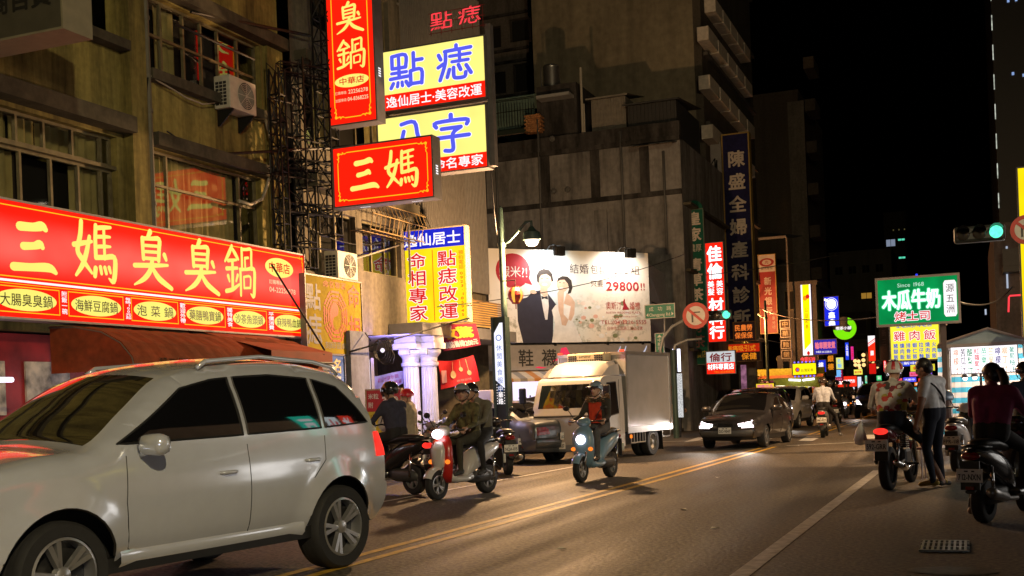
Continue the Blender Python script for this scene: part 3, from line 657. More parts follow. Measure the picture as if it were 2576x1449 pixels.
ptxt('dark_lettering', [('結婚', 610, 655, 78, 150, 0), ('包套', 770, 655, 74, 120, 0), ('200', 945, 652, 74, 125, 0), ('組', 1082, 655, 74, 72, 0), ('只要', 766, 752, 52, 100, 0)], (.05, .03, .04))
ptxt('red_lettering', [('29800', 884, 780, 84, 262, .03), ('!!', 1150, 775, 70, 44, .01), ('奧斯汀', 878, 925, 62, 122, .0), ('婚禮', 1062, 925, 62, 86, 0), ('AUSTIN WEDDING PLAZA', 876, 955, 20, 274, 0), ('TEL:(04)2226-5555', 836, 1036, 36, 358, 0), ('台中市三民路三段65-2號', 880, 1084, 32, 280, 0), ('www.austin-wedding.com.tw', 922, 982, 14, 196, 0)], (.36, .02, .03))
ptxt('white_lettering', [('蝦米?!', 100, 690, 88, 206, 0)], (.75, .72, .7))
pflat('lady_emblem', [(1022, 838), (1030, 850), (1026, 866), (1040, 890), (1060, 924), (1004, 926), (1016, 894), (1012, 866)], (.36, .02, .03), .0078)
for s, (x, y) in enumerate(((3.05 * kx / kx * .0 + (445 - 25) * kx, BH), ((975 - 25) * kx, BH))):
    fl = thing('floodlight', ['black floodlight hung over the couple on the wedding billboard', 'black floodlight hung over the price on the wedding billboard'][s], 'floodlight', TBB @ Matrix.Translation((x, y, 0)), 'floodlights over the billboard')
    m = MB(); m.tube([(0, -.05, -.1), (0, .12, .3), (0, .1, .55), (0, -.05, .78)], .018, 6); m.tube([(-.16, .05, .6), (-.06, .1, .4), (.12, .1, .4), (.2, .05, .62)], .01, 5); m.done('arm', BLACK, fl)
    m = MB(); m.bb((0, -.15, .84), (.36, .3, .2), .03); m.bb((0, -.15, .97), (.24, .2, .05), .01); m.done('lamp_body', BLACK, fl)
    m = MB(); m.quad((-.12, -.26, .735), (.12, -.26, .735), (.12, -.05, .735), (-.12, -.05, .735)); m.done('lamp_glass', glow('flood_glass', (255, 250, 235), 4), fl, fix=False)
    lamp('floodlight_beam', 'SPOT', (0, -.14, .7), 300, (1, .96, .92), fl, .08, target=(0, -1.0, 0), spot=155, blend=.8)
sd = thing('side_hoarding', 'pale blank panel angled away at the end of the wedding billboard', 'hoarding')
m = MB(); a, b_ = ond(1622, 655, 39.5), ond(1672, 690, 43); c, d_ = ond(1706, 885, 43), ond(1634, 860, 39.5)
m.quad(a, b_, c, d_); m.done('panel', mat('pale_panel', (.4, .4, .42), .6), sd, fix=False)
m = MB(); m.tube([a, d_], .04, 5); m.tube([b_, c], .04, 5); m.tube([(d_.x, d_.y, 0), d_], .05, 5); m.tube([(c.x, c.y, 0), c], .05, 5); m.done('frame', BLACK, sd)

# ------------------------------------------------------------------ the grime-streaked party wall behind
GRIME = stained('grimy_concrete', (.25, .24, .235), (.05, .047, .045), scale=(.9, .9, .15), amount=.9, edge=(.42, .68), fine=5)
GRIME2 = stained('black_grime', (.065, .06, .058), (.012, .011, .01), scale=(1, 1, .2), amount=.9)
YG = 42.0
G = lambda px, py: ony(px, py, YG)
g1 = thing('grimy_building', 'bare concrete side wall streaked with black grime above the wedding billboard', 'building')
xl, xr = G(1130, 500).x, G(1716, 500).x; ztop = G(1500, 330).z
m = MB(); m.b2((xl, YG, 0), (xr, YG + 7.9, G(1500, 372).z)); m.done('wall', GRIME, g1)
m = MB(); m.b2((xl, YG - .03, G(1500, 376).z), (xr, YG + .3, ztop)); m.b2((xl, YG + .3, ztop - .6), (xl + .2, YG + 7.8, ztop)); m.done('parapet', GRIME2, g1)
m = MB()
for y in (385, 515): z = G(1400, y).z; m.b2((xl, YG - .12, z - .08), (xr, YG - .003, z + .1))
for px in (1215, 1375, 1500, 1625): x = G(px, 500).x; m.b2((x - .18, YG - .06, G(1400, 520).z + .102), (x + .18, YG - .003, G(1400, 385).z - .082))
m.done('concrete_band', GRIME2, g1)
m = MB()
for px, py in ((1395, 482), (1430, 478), (1392, 351), (1600, 695)): q = G(px, py); m.lathe([(.0, 0), (.11, 0), (.11, .08), (.08, .085), (.08, .01), (0, .01)], 18, Matrix.Translation((q.x, YG - .09, q.z)) @ Matrix.Rotation(R(90), 4, 'X'))
m.done('pipe_stub', mat('pipe_grey', (.1, .1, .1), .6), g1)
m = MB(); x = G(1516, 640).x; m.b2((x - .25, YG - .1, 0), (x + .25, YG - .002, G(1500, 530).z)); m.done('pier', GRIME, g1)
rebase(g1, ((xl + xr) / 2, YG, 0))
rt = thing('rooftop_stair_tower', 'grimy concrete stair tower on the roof with a steel tank on it', 'stair tower')
q0, q1 = ony(1359, 385, YG + .5), ony(1452, 208, YG + .5)
m = MB(); m.b2((q0.x, YG + .32, ztop - .5), (q1.x, YG + 3, q1.z)); m.done('wall', GRIME2, rt)
m = MB(); z = ony(1400, 247, YG).z; m.b2((q0.x + .2, YG - .3, z), (q1.x - .1, YG + .31, z + .12)); m.done('canopy', mat('pale_canopy', (.3, .3, .3), .7), rt)
rebase(rt, (q0.x, YG + .5, ztop - .5))
bk = thing('brick_infill', 'patch of bare orange brick at the roof edge beside the stair tower', 'brickwork'); qa, qb = ony(1320, 335, YG - .1), ony(1357, 285, YG - .1)
m = MB()
for i in range(9):
    for k in range(5):
        w_ = (qb.x - qa.x) / 5; h_ = (qb.z - qa.z) / 9; x0 = qa.x + k * w_ + (w_ / 2 if i % 2 else 0); m.b2((x0, YG - .12 + .004 * ((i + k) % 3), qa.z + i * h_), (x0 + w_ * .93, YG + .25, qa.z + i * h_ + h_ * .86))
m.done('bricks', mat('orange_brick', (.35, .16, .06), .85, var=.4, scale=9), bk); rebase(bk, (qa.x, YG, qa.z))
for i, (lab, px0, py0, px1, py1) in enumerate((('rusty lean-to sheet over the bare wall left of the billboard lamps', 1215, 350, 1330, 362), ('sagging dark tin sheet on the wall below the wide tin shed', 1590, 372, 1700, 384))):
    qa, qb = ony(px0, py0, YG - .3), ony(px1, py1, YG - .3); m = MB(); n = 14
    for k in range(n): xa, xb = qa.x + (qb.x - qa.x) * k / n, qa.x + (qb.x - qa.x) * (k + 1) / n; m.box(((xa + xb) / 2, YG - .45 + .02 * (k % 2), qa.z), (xb - xa - .01, .85, .03), rx=R(14))
    tag(m.done('tin_sheet', mat('rusty_tin', (.1, .07, .05), .7, .2, var=.5, scale=6)), lab, 'tin sheet')
for lb, px, ya, yb in (('leftmost', 1245, 330, 640), ('second from the left', 1352, 300, 640), ('third from the left', 1560, 330, 620), ('rightmost', 1668, 380, 640)):
    m = MB(); qa, qb = ony(px, ya, YG - .08), ony(px + 8, yb, YG - .08); m.tube([qa, (qa.x, YG - .08, qb.z)], .05, 7); tag(m.done('drain_pipe', mat('pipe_grey'), smooth=True), lb + ' of the four thin drain pipes on the bare concrete wall', 'pipe', 'drain pipes on the bare wall')
tk = thing('water_tank', 'small ribbed steel water tank on the rooftop stair tower', 'water tank')
tx = ony(1387, 170, YG + 1).x; zb = q1.z + .02; rT = .33
m = MB(); m.lathe([(0, zb), (rT, zb)] + [(rT + (.015 if i % 2 else 0), zb + .08 * i) for i in range(1, 12)] + [(rT * .9, zb + .95), (.06, zb + 1.02), (0, zb + 1.02)], 24, Matrix.Translation((tx, YG + 1, 0))); m.done('tank', mat('tank_steel', (.4, .4, .4), .35, .9), tk, smooth=True, ang=30)
m = MB(); m.tube([(tx - .45, YG + 1, zb), (tx - .45, YG + 1, zb + .95)], .025, 6); m.done('pipe', mat('pipe_grey'), tk); rebase(tk, (tx, YG + 1, zb))
CORR = mat('corrugated_green', (.13, .2, .17), .55, var=.2)
def shed(label, px0, py0, px1, py1, yy, dep, mt, slope=0.):
    a, c = ony(px0, py1, yy), ony(px1, py0, yy); r = thing('roof_shed', label, 'shed')
    m = MB(); n = 26
    for i in range(n): 
        x0 = a.x + (c.x - a.x) * i / n; x1 = a.x + (c.x - a.x) * (i + 1) / n; m.box(((x0 + x1) / 2, yy + dep / 2 + (.02 if i % 2 else 0), (a.z + c.z) / 2), (x1 - x0 - .004, dep, c.z - a.z))
    m.done('wall', mt, r)
    m = MB(); m.quad((a.x - .15, yy - .25, c.z + .02), (c.x + .15, yy - .25, c.z + .02), (c.x + .15, yy + dep, c.z + .5 + slope), (a.x - .15, yy + dep, c.z + .5 + slope)); m.quad((a.x - .15, yy - .25, c.z - .05), (c.x + .15, yy - .25, c.z - .05), (c.x + .15, yy - .25, c.z + .02), (a.x - .15, yy - .25, c.z + .02)); m.done('roof', mt, r, fix=False)
    rebase(r, (a.x, yy, a.z))
shed('green corrugated roof shed beside the stair tower', 1238, 240, 1352, 330, YG + 1.2, 3, CORR)
shed('pale corrugated shed between stair tower and dark tin shed', 1490, 240, 1572, 340, YG + 1.0, 2.5, mat('corrugated_pale', (.2, .18, .15), .6, var=.2))
shed('wide dark tin shed at the street end of the roof', 1582, 250, 1700, 360, YG + .7, 4, mat('corrugated_dark', (.03, .03, .03), .7))
m = MB()
for i in range(16):
    q = ony(1240 + i * 7, 318, YG + .3); m.tube([q, (q.x, q.y, q.z + .95)], .014, 4)
for z in (.5, .93): qa, qb = ony(1240, 318, YG + .3), ony(1345, 318, YG + .3); m.tube([(qa.x, qa.y, qa.z + z), (qb.x, qb.y, qa.z + z)], .016, 4)
tag(m.done('roof_railing', BLACK), 'thin black railing along the roof edge beside the green shed', 'railing')
m = MB(); q = ony(1478, 312, YG + .2); t = ony(1459, 170, YG + .2); m.tube([(q.x - .2, q.y, q.z - 1.2), (t.x + .02, t.y, t.z)], .05, 8); m.tube([(q.x - .12, q.y, q.z - 1.2), (q.x - .12, q.y, q.z + .8)], .03, 6)
tag(m.done('vent_pipe', mat('pale_pipe', (.35, .33, .28), .6)), 'tall pale vent pipe leaning on the roof between stair tower and shed', 'pipe')
# its street side
fs = thing('plain_facade', 'plaster shop facade with dark windows between the grimy wall and the tall building', 'building')
TF = FR((-10.05, 0, 0), (0, 1, 0)); holes = [(43, 4.0, 45.6, 5.6), (46.4, 4.0, 49, 5.6), (43, 6.6, 45.6, 8.2), (46.4, 6.6, 49, 8.2), (43.2, .13, 49.2, 2.7)]
m = MB(TF); wall_holes(m, YG + .01, 0, 49.9, 9.6, holes, .3); m.done('wall', stained('third_plaster', (.34, .3, .22), (.12, .1, .07)), fs, fix=False)
for h in holes[:4]: window(fs, TF, *h, 3, depth=.3)
m = MB(TF); m.quad((43.2, .13, -2), (49.2, .13, -2), (49.2, 2.7, -2), (43.2, 2.7, -2)); m.done('shop_interior', mat('grey_shop', (.3, .28, .26), .7, var=.6, scale=1.5), fs, fix=False)
for z, w_ in ((3.0, .5), (6.0, .5), (8.5, .6)): m = MB(TF); m.b2((42.2, z, .01), (49.7, z + .1, w_)); m.done('canopy', LEDG, fs)
rebase(fs, (-10.05, 46, 0))
# tall tower block
YT = 50.0
tb = thing('tower_block', 'tall plain tower block with a blank plaster side wall rising into the night', 'building')
tl, tr = ony(1340, 100, YT).x, ony(1768, 200, YT).x
WALLT = stained('tower_plaster', (.34, .29, .2), (.2, .17, .12), scale=(.5, .5, .08), amount=.8, fine=3)
m = MB(); m.b2((tl, YT, 0), (tr - .35, YT + 13, 30)); m.done('wall', WALLT, tb)
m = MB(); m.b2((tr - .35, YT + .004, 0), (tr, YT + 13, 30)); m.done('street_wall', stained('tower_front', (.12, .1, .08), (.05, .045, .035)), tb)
m = MB(); SEG = mat('pale_balcony', (.72, .64, .55), .7, var=.15)
for (xa, ya), (xb, yb) in (((1772, 70), (1886, 215)), ((1776, 193), (1892, 318)), ((1783, 318), (1893, 425)), ((1790, 0), (1880, 112))):
    A, B = onx(xa, ya, tr + .35), onx(xb, yb, tr + .35)
    for i in range(5):
        y0 = A.y + (B.y - A.y) * (i + .04) / 5; y1 = A.y + (B.y - A.y) * (i + .94) / 5; m.b2((tr + .002, y0, A.z - .5), (tr + .5, y1, A.z + .1))
m.done('balcony_panel', SEG, tb)
m = MB()
for k in range(7): m.b2((tr + .002, YT + .3, 4 + k * 3.1), (tr + .2, YT + 12.8, 4.15 + k * 3.1))
m.done('floor_band', mat('tower_band', (.1, .09, .08), .8), tb)
rebase(tb, ((tl + tr) / 2, YT, 0))
t2 = thing('apartment_block', 'dark apartment block with broken window openings behind the red neon characters', 'building')
YR = 54.0; rl, rr_ = ony(1130, 300, YR).x, ony(1338, 300, YR).x
def rx_(px): return ony(px, 150, YR).x - rl
def rz_(py): return ony(1280, py, YR).z
TR = FR((rl, YR, 0), (1, 0, 0)); holes = [(rx_(a), rz_(d), rx_(b), rz_(c)) for a, b, c, d in ((1285, 1333, 50, 108), (1290, 1336, 165, 235), (1228, 1262, 60, 115), (1228, 1270, 178, 232), (1150, 1200, 60, 115))]
m = MB(TR); wall_holes(m, 0, 0, rr_ - rl, 30, holes, .35); m.done('wall', stained('rear_concrete', (.15, .13, .115), (.04, .035, .03)), t2, fix=False)
m = MB(TR)
for h in holes: m.rect(h[0], h[1], h[2], h[3], -.34); 
m.done('window', DARK, t2, fix=False)
m = MB(TR)
for py in (40, 130, 160, 245): m.b2((0, rz_(py), .003), (rr_ - rl, rz_(py) + .12, .14))
m.done('ledge', GRIME2, t2); rebase(t2, (rl, YR, 0))

# ------------------------------------------------------------------ far blocks
def block(name, label, x0, x1, y, dep, z, mt, wins=(), lit=None, cat='building', grp=None):
    r = thing(name, label, cat, None, grp); m = MB(); m.b2((x0, y, 0), (x1, y + dep, z)); m.done('wall', mt, r)
    m = MB()
    m.b2((x0 - .06, y - .06, z + .003), (x1 + .06, y + dep, z + .25)); m.done('parapet', mt, r)
    for i, (a, b, c, d, mm) in enumerate(wins):
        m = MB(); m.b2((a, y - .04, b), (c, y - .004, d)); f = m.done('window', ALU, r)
        m = MB(); m.b2((a + .05, y - .045, b + .05), ((a + c) / 2 - .03, y - .0405, d - .05)); m.b2(((a + c) / 2 + .03, y - .045, b + .05), (c - .05, y - .0405, d - .05)); m.done('pane', mm or DARK, f)
    rebase(r, ((x0 + x1) / 2, y, 0)); return r
CONC = stained('far_concrete', (.3, .26, .21), (.14, .12, .1), scale=(.4, .4, .08)); CONCD = stained('far_dark', (.16, .125, .09), (.08, .06, .05), scale=(.4, .4, .08))
x_ = lambda px, y, py=800: ony(px, py, y).x
z_ = lambda py, y, px=2000: ony(px, py, y).z
YD = 80
block('dark_slab_block', 'dark slab block with a tiled street edge beyond the tower block', x_(1780, YD), x_(2028, YD), YD, 14, z_(235, YD), CONCD)
r = thing('tiled_edge', 'pale tiled strip with small balconies on the edge of the dark slab block', 'building'); m = MB(); xx = x_(2035, YD)
m.b2((xx - .9, YD - .05, 0), (xx + .2, YD - .005, z_(255, YD))); m.done('wall', stained('edge_tile', (.3, .25, .2), (.15, .12, .1)), r); m = MB()
for k in range(7): m.b2((xx + .2, YD + .5, 6 + k * 2.9), (xx + .9, YD + 3.5, 6.8 + k * 2.9))
m.done('balcony', CONCD, r); rebase(r, (xx, YD, 0))
YL = 64
a0 = block('low_white_house', 'low whitewashed house under sloping eaves beside the red bank sign', x_(1960, YL), x_(2052, YL, 700), YL, 8, z_(720, YL), stained('whitewash', (.16, .15, .14), (.07, .06, .06)), [(x_(1975, YL), z_(780, YL), x_(2000, YL), z_(730, YL), None)])
m = MB(); xa, xb = x_(1890, YL), x_(1992, YL); zz = z_(600, YL); m.quad((xa, YL - 1, zz + .3), (xb + .4, YL - 1, zz - .1), (xb + .4, YL + 3, zz + .5), (xa, YL + 3, zz + 1)); m.b2((xa, YL - 1.02, zz - .05), (xb, YL - .95, zz + .08)); m.tube([(xb, YL - .9, zz), (xb, YL - .9, 2)], .05, 6)
tag(m.done('tin_eave', mat('tin_eave', (.25, .24, .23), .5), fix=False), 'tin eave and gutter pipe above the red bank sign', 'eave')
YE = 152
block('tiered_block', 'stepped concrete block with small lit windows beside the green papaya sign', x_(2092, YE), x_(2248, YE), YE, 12, z_(648, YE), CONC,
      [(x_(2105 + 34 * i, YE), z_(700, YE), x_(2125 + 34 * i, YE), z_(680, YE), None) for i in range(4)] + [(x_(2168, YE), z_(765, YE), x_(2196, YE), z_(748, YE), glow('dim_amber_window', (150, 110, 40))), (x_(2200, YE), z_(765, YE), x_(2240, YE), z_(748, YE), None)])
block('low_concrete_block', 'broad low concrete block behind the round green sign', x_(2040, YE - 12), x_(2235, YE - 12), YE - 12, 10, z_(768, YE - 12), CONC)
block('brown_wall_block', 'dark brown wall block with a dark recess behind the blue straw sign', x_(2060, YE - 20), x_(2190, YE - 20), YE - 20, 6, z_(800, YE - 20), CONCD, [(x_(2100, YE - 20), z_(850, YE - 20), x_(2180, YE - 20), z_(815, YE - 20), mat('maroon_shutter', (.06, .015, .02), .6))])
YK = 129
block('cream_house', 'small cream house wall with one dark window under the round green sign', x_(2122, YK), x_(2212, YK), YK, 6, z_(868, YK), stained('cream_wall', (.42, .34, .24), (.25, .2, .14)), [(x_(2152, YK), z_(912, YK), x_(2170, YK), z_(890, YK), None)])
YV = 190
tw = block('high_rise', 'distant high-rise with a few lit green windows above the papaya sign', x_(2232, YV), x_(2310, YV), YV, 20, z_(560, YV), CONCD,
      [(x_(2266, YV), z_(628, YV), x_(2284, YV), z_(622, YV), glow('green_window', (90, 220, 180))), (x_(2266, YV), z_(672, YV), x_(2284, YV), z_(666, YV), glow('green_window')), (x_(2236, YV), z_(640, YV), x_(2260, YV), z_(622, YV), glow('pale_wall_lit', (120, 130, 150)))] + [(x_(2254 + 14 * i, YV), z_(603, YV), x_(2258 + 14 * i, YV), z_(598, YV), glow('faint_window', (110, 100, 60))) for i in range(3)])  # pale lit wall is put in as a glowing pane
# right-hand side: a dark tower whose corner lights run up the edge
YW = 62
wx0, wx1 = x_(2512, YW, 500), x_(2512, YW, 500) + 14
tr2 = thing('dark_tower', 'black tower with a broken line of lights running up its corner', 'building')
m = MB(); m.b2((wx0, YW, 0), (wx1, YW + 14, 40)); m.done('wall', mat('black_cladding', (.012, .012, .014), .5), tr2)
for i in range(9):
    za = z_(-40 + i * 75, YW, 2520); m = MB(); m.b2((wx0 - .02, YW - .05, za - .75), (wx0 + .025, YW - .004, za)); m.done('corner_light', glow('corner_light_glass', (200, 205, 190), .8, .6, 3), tr2)
for i, (px, py) in enumerate(((2548, 186), (2556, 0), (2536, 3), (2575, 190))):
    q = ony(px, py, YW); m = MB(); m.b2((q.x - .05, YW - .05, q.z - .06), (q.x + .06, YW - .004, q.z + .08)); m.done('window', glow('bluish_window', (150, 180, 235), .8), tr2)
rebase(tr2, (wx0, YW, 0))
YX = 44
rf = thing('street_house', 'worn narrow house with lit glints and a dark balcony behind the juice stall', 'building')
hx = x_(2505, YX, 750); m = MB(); m.b2((hx, YX, 0), (hx + 9, YX + 12, z_(560, YX, 2520))); m.done('wall', stained('worn_house', (.12, .1, .1), (.03, .028, .03)), rf)
m = MB(); m.b2((hx + .25, YX - .9, 5.2), (hx + 6, YX - .01, 5.4)); m.b2((hx + .25, YX - .95, 5.4), (hx + 6, YX - .85, 6.0)); m.done('balcony', mat('dark_balcony', (.05, .05, .05), .6), rf)
for i, (px, py, hh) in enumerate(((2531, 690, .5), (2530, 620, .3), (2477, 738 + 40, .2))):
    q = ony(px, py, YX); m = MB(); m.b2((q.x, YX - .05, q.z - hh), (q.x + .06, YX - .01, q.z)); m.done('window', glow('cold_glint', (190, 200, 220), .8), rf)
rebase(rf, (hx, YX, 0))
# ================================================================== SIGNS
HOUS = mat('sign_housing', (.16, .15, .15), .5, .3, var=.15)
HOUSD = mat('sign_housing_dark', (.03, .03, .03), .5, .3)
RED = glow('sign_red', (254, 28, 8), 1.25, .1, 1.0, 'FRONT'); YELT = glow('sign_yellow_letter', (255, 244, 118), 1.0, .04)
YELF = glow('sign_yellow_face', (255, 240, 128), 1.15, .08, 1.2, 'FRONT'); YELLINE = glow('sign_amber_line', (255, 190, 30), 1.0)
WHT_L = glow('sign_white_letter', (255, 248, 250), 1.1); BLU_L = glow('sign_blue_letter', (92, 98, 250), .95); BLK_L = mat('sign_dark_letter', (.01, .012, .005), .5)
RED_L = glow('sign_red_letter', (228, 30, 24), .95)
def plate(name, label, lt, rb, ax, pos, thick=.2, face=None, hous=None, grp=None, cat='sign', facename='face_panel', lip=.03):
    A, B = (ony(*lt, pos), ony(*rb, pos)) if ax == 'y' else (onx(*lt, pos), onx(*rb, pos))
    if ax == 'y': W, H = B.x - A.x, A.z - B.z; T = FR((A.x, pos, B.z), (1, 0, 0))
    else: W, H = B.y - A.y, A.z - B.z; T = FR((pos, A.y, B.z), (0, 1, 0))
    return board(name, label, T, W, H, thick, face, hous, grp, cat, facename, lip)
def board(name, label, T, W, H, thick=.2, face=None, hous=None, grp=None, cat='sign', facename='face_panel', lip=.03):
    r = thing(name, label, cat, T, grp)
    m = MB(); l = lip
    m.b2((-l, -l, -thick), (W + l, H + l, -.006))
    if l: m.b2((-l, -l, -.0055), (W + l, 0, .02)); m.b2((-l, H, -.0055), (W + l, H + l, .02)); m.b2((-l, 0.0, -.0055), (-.0005, H, .02)); m.b2((W + .0005, 0, -.0055), (W + l, H, .02))
    m.done('housing', hous or HOUS, r)
    if face: m = MB(); m.rect(0, 0, W, H, 0); m.done(facename, face, r, fix=False)
    return r, W, H
def part(root, name, mt, fn, fix=False):
    m = MB(); fn(m); return m.done(name, mt, root, fix=fix) if m.v else None
def curl(m, x, y, sx, sy, s, z):
    m.ell(x + sx * s * .1, y + sy * s * .1, s * .14, s * .14, z, 16)
    def tr(pts, dz): stroke(m, [(x + sx * a * s, y + sy * b * s, w * s) for a, b, w in pts], z + dz)
    tr([(.22, .04, .05), (.42, .12, .12), (.58, .02, .1), (.5, -.04, .06)], .0005); tr([(.55, .06, .06), (.75, .1, .1), (.95, .0, .04)], .001)
    tr([(.04, .22, .05), (.12, .42, .12), (.02, .58, .1), (-.04, .5, .06)], .0015); tr([(.06, .55, .06), (.1, .75, .1), (.0, .95, .04)], .002)
def border(root, W, H, ins, t, s=0, mt=YELLINE):
    def f(m):
        g = s * .95 if s else 0
        m.rect(ins + g, ins - t / 2, W - ins - g, ins + t / 2, .006); m.rect(ins + g, H - ins - t / 2, W - ins - g, H - ins + t / 2, .006)
        m.rect(ins - t / 2, ins + g, ins + t / 2, H - ins - g, .0065); m.rect(W - ins - t / 2, ins + g, W - ins + t / 2, H - ins - g, .0065)
        if s:
            for x, sx in ((ins, 1), (W - ins, -1)):
                for y, sy in ((ins, 1), (H - ins, -1)): curl(m, x, y, sx, sy, s, .007)
    return part(root, 'border', mt, f)

# --- long red restaurant fascia (its tubes run along the middle of the name field and show through the film)
FRED = glow('fascia_red', (254, 28, 8), 1.2, .1, 1.0, 'FRONT'); n_, l_ = FRED.node_tree.nodes, FRED.node_tree.links
t_ = n_.new('ShaderNodeTexCoord'); s_ = n_.new('ShaderNodeSeparateXYZ'); l_.new(t_.outputs['Object'], s_.inputs[0])
def node(op, v, a):
    q = n_.new('ShaderNodeMath'); q.operation = op; q.inputs[1].default_value = v; l_.new(a, q.inputs[0]); return q.outputs[0]
d_ = node('ABSOLUTE', 0, node('SUBTRACT', 1.02, s_.outputs[1])); r_ = n_.new('ShaderNodeMapRange'); r_.interpolation_type = 'SMOOTHSTEP'; r_.inputs['From Min'].default_value = .5; r_.inputs['From Max'].default_value = .05; r_.inputs['To Max'].default_value = .8; l_.new(d_, r_.inputs['Value'])
x_n = n_.new('ShaderNodeTexNoise'); x_n.inputs['Scale'].default_value = .8; l_.new(t_.outputs['Object'], x_n.inputs['Vector']); m_ = n_.new('ShaderNodeMath'); m_.operation = 'MULTIPLY'; l_.new(r_.outputs[0], m_.inputs[0]); l_.new(node('MULTIPLY', 1.7, x_n.outputs['Fac']), m_.inputs[1])
c_n = n_.new('ShaderNodeMix'); c_n.data_type = 'RGBA'; c_n.inputs[6].default_value = srgb((252, 22, 6)) + (1,); c_n.inputs[7].default_value = srgb((255, 104, 92)) + (1,); l_.new(m_.outputs[0], c_n.inputs[0]); l_.new(c_n.outputs[2], n_['Principled BSDF'].inputs['Emission Color'])
XS = -12.5; y0, y1 = 11.15, 19.97; zb, zt = 2.88, 4.53
r, W, H = board('fascia_sign', 'long red backlit restaurant sign with five big yellow characters over the awnings', FR((XS, y0, zb), (0, 1, 0)), y1 - y0, zt - zb, .3, FRED, mat('pale_sign_edge', (.4, .36, .34), .5))
lx = lambda px, py=720: onx(px, py, XS).y - y0
def f(m):
    for ch, a, b, c, d in (('三', 28, 146, .39, .86), ('媽', 186, 297, .37, .95), ('臭', 333, 432, .39, .95), ('臭', 462, 550, .39, .95), ('鍋', 566, 640, .39, .96)):
        xa, xb = lx(a), lx(b); written(m, ch, xa, c * H, xb - xa, (d - c) * H, .008, 1.08)
part(r, 'lettering', YELT, f)
part(r, 'tube_strip', WHT_L, lambda m: m.rect(0, .305 * H, W, .325 * H, .008))
def f(m):
    m.rect(0.35, .955 * H, W - .25, .965 * H, .006); m.rect(.35, .345 * H, W - .25, .355 * H, .006); m.rect(W - .06, .42 * H, W - .05, .9 * H, .006); m.rect(0, .285 * H, W, .292 * H, .006)
    curl(m, W - .05, .97 * H, -1, -1, .22, .007); curl(m, W - .05, .34 * H, -1, 1, .22, .007); curl(m, .15, .97 * H, 1, -1, .22, .007); curl(m, .15, .34 * H, 1, 1, .22, .007)
    for a, b in BOX: m.frame(lx(a), .04 * H, lx(b), .27 * H, .016, .0075)
BOX = [(-24, 148), (169, 308), (327, 445), (460, 563), (577, 667), (682, 762)]
part(r, 'border', YELLINE, f)
MENU = ['大腸臭臭鍋', '海鮮豆腐鍋', '泡 菜 鍋', '藥膳鴨寶鍋', '沙茶魚頭鍋', '麻辣鴨血鍋']
def f(m):
    for a, b in BOX: xa, xb = lx(a), lx(b); m.ell((xa + xb) / 2, .155 * H, (xb - xa) * .45, .095 * H, .008)
    m.ell((lx(668) + lx(738)) / 2, .8 * H, (lx(738) - lx(668)) / 2, .115 * H, .008)
part(r, 'oval_label', YELT, f)
def f(m):
    for (a, b), s in zip(BOX, MENU): xa, xb = lx(a), lx(b); txt(m, s, xa + (xb - xa) * .11, .095 * H, .115 * H, (xb - xa) * .78, .008, .012)
part(r, 'menu_lettering', BLK_L, f)
part(r, 'branch_lettering', RED_L, lambda m: txt(m, '中華店', lx(676), .735 * H, .13 * H, lx(730) - lx(676), .02, .012))
part(r, 'phone_lettering', glow('sign_pale_letter', (255, 220, 170), .9), lambda m: (txt(m, '訂購專線:', lx(676), .595 * H, .055 * H, lx(712) - lx(676), .01, .012), txt(m, '04-22256278', lx(676), .5 * H, .075 * H, lx(742) - lx(676), .015, .012)))
def f(m):
    for px, s in ((152, '附飯一碗'), (312, '每鍋100元起'), (449, '歡迎外帶'), (567, '獨特美食'), (671, '平價消費')):
        n = len(s); h = .21 * H / n; txt(m, s, lx(px) - .0, .265 * H, h, min(.19, lx(px + 14) - lx(px)), .02, .012, vert=True)
part(r, 'price_lettering', WHT_L, f)
for x, z, n_ in ((lx(740), -.2, 1), (lx(500), -.2, 1)): part(r, 'strut', BLACK, lambda m: m.b2((x, -.2, -.25), (x + .05, -.031, -.2)), True)
lamp('fascia_glow', 'AREA', (-12.1, 15.5, 3.6), .01, (1, .2, .05)) if False else None

# --- tall red hanging sign
A, B = ony(832, 318, 20.5), ony(948, 318, 20.5)
TW, TH = B.x - A.x, 4.9
r, W, H = board('hanging_sign', 'tall red vertical hanging sign with large yellow brush characters', FR((A.x, 20.5, 7.24), (1, 0, 0)), TW, TH, .34, RED, HOUS)
border(r, W, H, .12, .022, .24)
def f(m):
    for i, ch in enumerate('鍋臭臭媽三'): written(m, ch, W * .2, 1.08 + i * .76, W * .6, .62, .008, 1.08)
part(r, 'lettering', YELT, f)
part(r, 'oval_label', YELT, lambda m: m.ell(W * .5, .86, W * .37, .13, .008))
part(r, 'branch_lettering', RED_L, lambda m: txt(m, '中華店', W * .22, .79, .15, W * .56, .02, .012))
part(r, 'phone_lettering', glow('sign_pale_letter'), lambda m: (txt(m, '訂購專線:', W * .13, .6, .07, W * .26, 0, .012), txt(m, '22256278', W * .42, .595, .1, W * .43, .02, .012), txt(m, '加盟專線:', W * .13, .45, .07, W * .26, 0, .012), txt(m, '04-8368225', W * .4, .445, .1, W * .45, .02, .012)))
part(r, 'vent', WHT_L, lambda m: [m.b2((W + .0315, .9 + j * 1.6 + k * .05, -.2), (W + .034, .93 + j * 1.6 + k * .05, -.1)) for j in range(2) for k in range(4)], True)
